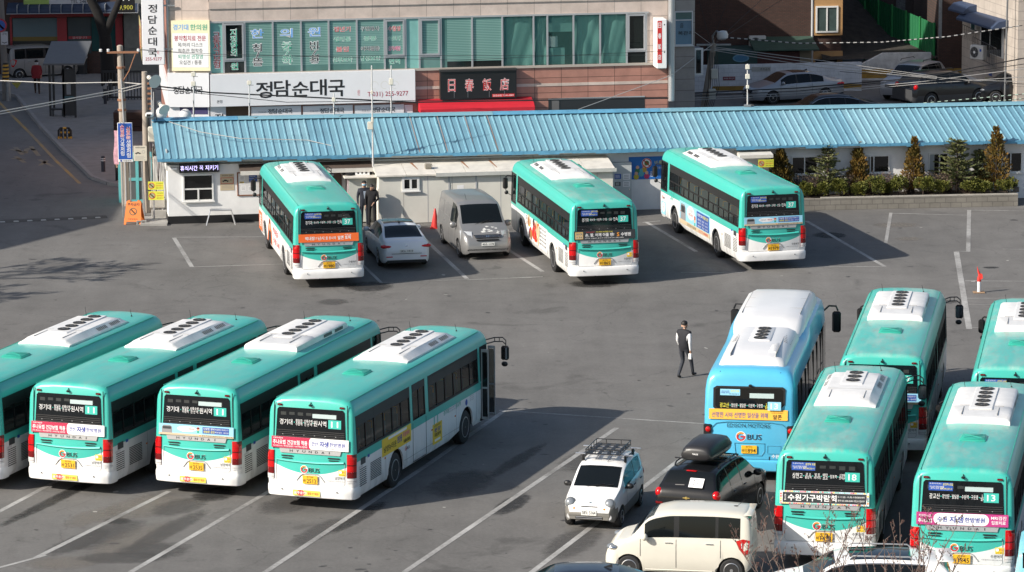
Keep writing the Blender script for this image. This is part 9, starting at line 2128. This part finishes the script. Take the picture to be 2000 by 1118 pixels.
def bedpt(u, d):      # a point in the bed under photo column u
 o = pbF.P(0, d, .40); ry_ = ray(u, 380); tt = (o - Vector((0, 0, CH))).dot(pbF.w) / ry_.dot(pbF.w); p = ry_ * tt; return Vector((p.x, p.y, .40))
for u, d, H, Wd, kind, lb in ((1524, 1.0, 1.95, .55, 'td', 'dark bronze thuja shrub beside the yellow no smoking sign'), (1616, 1.1, 2.15, .75, 'f', 'green fir with spreading branches between the first two windows'), (1676, 1.3, 2.05, .42, 't', 'slim bronze thuja left of the second window'), (1784, 1.2, 2.25, .42, 't', 'pointed bronze thuja tree between the second and third windows'), (1868, 1.1, 2.25, .90, 'f', 'wide green fir in front of the third window'), (1912, 1.5, 1.7, .5, 'f', 'small dark fir tucked behind the tallest thuja'), (1944, 1.2, 2.6, .55, 't', 'tallest bronze thuja near the right end of the planted bed')):
 t = thing({'t': 'thuja_tree', 'td': 'thuja_tree', 'f': 'fir_tree'}[kind], lb, 'tree', bedpt(u, d))
 if kind == 'f': fir(t, H, Wd * 1.2, FIR, r_)
 else: thuja(t, H, Wd, THU if kind == 't' else THD, r_, 1.0 if kind == 't' else 1.3)
names = ['leftmost, half behind the bus', 'below the fir left edge', 'right of the first fir', 'under the slim thuja', 'between slim thuja and second window', 'below the second window', 'left of the pointed thuja', 'right of the pointed thuja', 'below the third window', 'under the wide fir', 'left of the tallest thuja', 'last at the right end of the bed']
for k, (u, rx, H) in enumerate(((1578, .30, .62), (1602, .36, .70), (1642, .38, .72), (1674, .34, .70), (1706, .36, .78), (1738, .30, .60), (1757, .32, .72), (1802, .38, .74), (1836, .33, .66), (1896, .38, .66), (1921, .32, .6), (1966, .36, .72))):
 t = thing('box_bush', 'round yellow green bush in the planted bed, ' + names[k], 'bush', bedpt(u, .48), 0, 'round bushes along the planter edge'); boxbush(t, rx * r_.uniform(.95, 1.25), H * r_.uniform(.85, 1.15), BUX, r_)
for k, u in enumerate((1560, 1590, 1655, 1700, 1730, 1775, 1815, 1850, 1885)):
 t = thing('dry_shrub', 'dry purplish twig shrub in the planted bed, ' + ('behind the leftmost bush', 'left of the first fir', 'between fir and slim thuja', 'right of the slim thuja', 'under the second window', 'behind the pointed thuja', 'right of the pointed thuja', 'left of the wide fir', 'right of the wide fir')[k], 'shrub', bedpt(u, 1.15), 0, 'dry shrubs in the planted bed'); dry(t, .55, .95, DRY, r_)
t = thing('flood_light', 'small black flood light at the right end of the planter', 'lamp', bedpt(1984, .3)); b = MB(); b.rbox(-.12, .12, -.06, .06, .12, .34, BLACK, .02); b.box(-.02, .02, -.02, .02, .05, .12, BLACK); b.build('housing', t, 40)
# ================================================================== trees
def branchy(tb, p, d, L_, r0, depth, rnd, tips, spread=.6, up=.15):
 n = 3; pts = [p]; q = p.copy(); dd = d.copy()
 for i in range(n):
  dd = (dd + Vector((rnd.uniform(-.14, .14), rnd.uniform(-.14, .14), rnd.uniform(-.05, .12) + up * .3))).normalized(); q = q + dd * L_ / n; pts.append(q.copy())
 r1 = r0 * .62; tb.tube(pts, [lerp(r0, r1, i / n) for i in range(n + 1)], 6 if depth > 2 else 4, BARK)
 if depth == 0: tips.append((q, dd)); return
 for k in range(rnd.choice((2, 3))):
  a = rnd.random() * 6.28; nd_ = (dd + Vector((math.cos(a), math.sin(a), rnd.uniform(-.1, .5))) * spread).normalized(); branchy(tb, q if k else pts[-1], nd_, L_ * rnd.uniform(.62, .85), r1, depth - 1, rnd, tips, spread, up)
rb = random.Random(4)
p = G(214, 172); t = thing('street_tree', 'thick dark forked trunk of a street tree in the shade', 'tree', p); tb = MB(); DBK = mat('dark street bark', (.010, .009, .009), .95, noise=.3, nscale=6); w_ = BARK
f1 = AT(205, 70, p.y) - p; f2 = AT(168, -20, p.y) - p; f3 = AT(242, -20, p.y) - p
tb.tube([(0, 0, 0), (f1.x * .5, 0, f1.z * .5), f1], [.42, .34, .30], 10, DBK); tb.tube([f1, f1.lerp(f2, .5) + Vector((.1, 0, 0)), f2, f2 * 1.6], [.30, .24, .22, .15], 10, DBK); tb.tube([f1, f1.lerp(f3, .5), f3, f3 * 1.6], [.24, .17, .14, .1], 10, DBK); tb.build('trunk', t, 60)
for k, (x, y, H) in enumerate(((-28.2, 127.0, 2.7), (-30.5, 121.8, 2.9))):
 t = thing('bare_tree', ('leafless tree standing left of the picture beside the lot', 'second leafless tree standing left of the picture, nearer')[k], 'tree', (x, y, 0)); tb = MB(); tips = []; branchy(tb, Vector((0, 0, 0)), Vector((0, 0, 1)), H, .22, 5, rb, tips, .75); tb.build('trunk', t); lb_ = MB()
 for q, dd in tips:
  for _ in range(3): card(lb_, q + Vector((rb.uniform(-.2, .2), rb.uniform(-.2, .2), rb.uniform(-.2, .2))), dd + Vector((rb.uniform(-1, 1), rb.uniform(-1, 1), 0)), .34, .09, DRY, rb)
 lb_.build('withered_leaves', t)  # leaf cards added at the branch tips to make the cast shadow blotchy
BUD = mat('reddish bud', (.24, .13, .10), .8); TW = mat('grey brown twig', (.17, .13, .11), .85)
for k, (u, H, lb) in enumerate(((1575, 4.2, 'leafless budding bush in front of the white SUV bonnet'), (1770, 4.1, 'leafless budding bush in front of the white SUV roof'))):
 x = (u - 1000) / 7250 * 80.5; t = thing('budding_bush', lb, 'bush', (x, 79.2, 0), 0, 'budding bushes at the lower right'); tb = MB(); bd = MB(); rr = random.Random(30 + k); w0 = BARK; BARK_old = BARK
 for s in range(14):
  a = rr.random() * 6.28; e = Vector((rr.uniform(-1.7, 1.7) if s else .2, rr.uniform(-.9, .9), H * rr.uniform(.78, 1.02))); p0 = Vector((rr.uniform(-.15, .15), rr.uniform(-.15, .15), 0)); pts = []
  for i in range(9):
   f = i / 8; q = p0.lerp(e, f) + Vector((rr.uniform(-.05, .05), rr.uniform(-.05, .05), .25 * math.sin(math.pi * f))); pts.append(q)
  tb.tube(pts, [lerp(.019, .005, i / 8) for i in range(9)], 4, TW)
  for j in range(16):
   f = rr.uniform(.35, .98); i = int(f * 8); q = pts[i].lerp(pts[min(8, i + 1)], f * 8 - i); dd = Vector((rr.uniform(-.9, .9), rr.uniform(-.9, .9), rr.uniform(.5, 1.1))).normalized(); Ls = rr.uniform(.25, .75) * (1.3 - f); e2 = q + dd * Ls; mdl = q.lerp(e2, .5) + Vector((rr.uniform(-.03, .03), rr.uniform(-.03, .03), .02)); tb.tube([q, mdl, e2], [.0065, .0055, .003], 3, TW)
   for z in range(int(5 + 8 * Ls)):
    bq = q.lerp(e2, rr.uniform(.2, 1)) + Vector((rr.uniform(-.015, .015), rr.uniform(-.015, .015), rr.uniform(-.01, .015))); sz = rr.uniform(.011, .022); bd.add([bq + Vector((sz * .6, 0, 0)), bq + Vector((-sz * .4, sz * .5, 0)), bq + Vector((-sz * .4, -sz * .5, 0)), bq + Vector((0, 0, sz * 1.6)), bq + Vector((0, 0, -sz))], [(0, 1, 3), (1, 2, 3), (2, 0, 3), (1, 0, 4), (2, 1, 4), (0, 2, 4)], BUD)
 tb.build('branches', t); bd.build('buds', t)
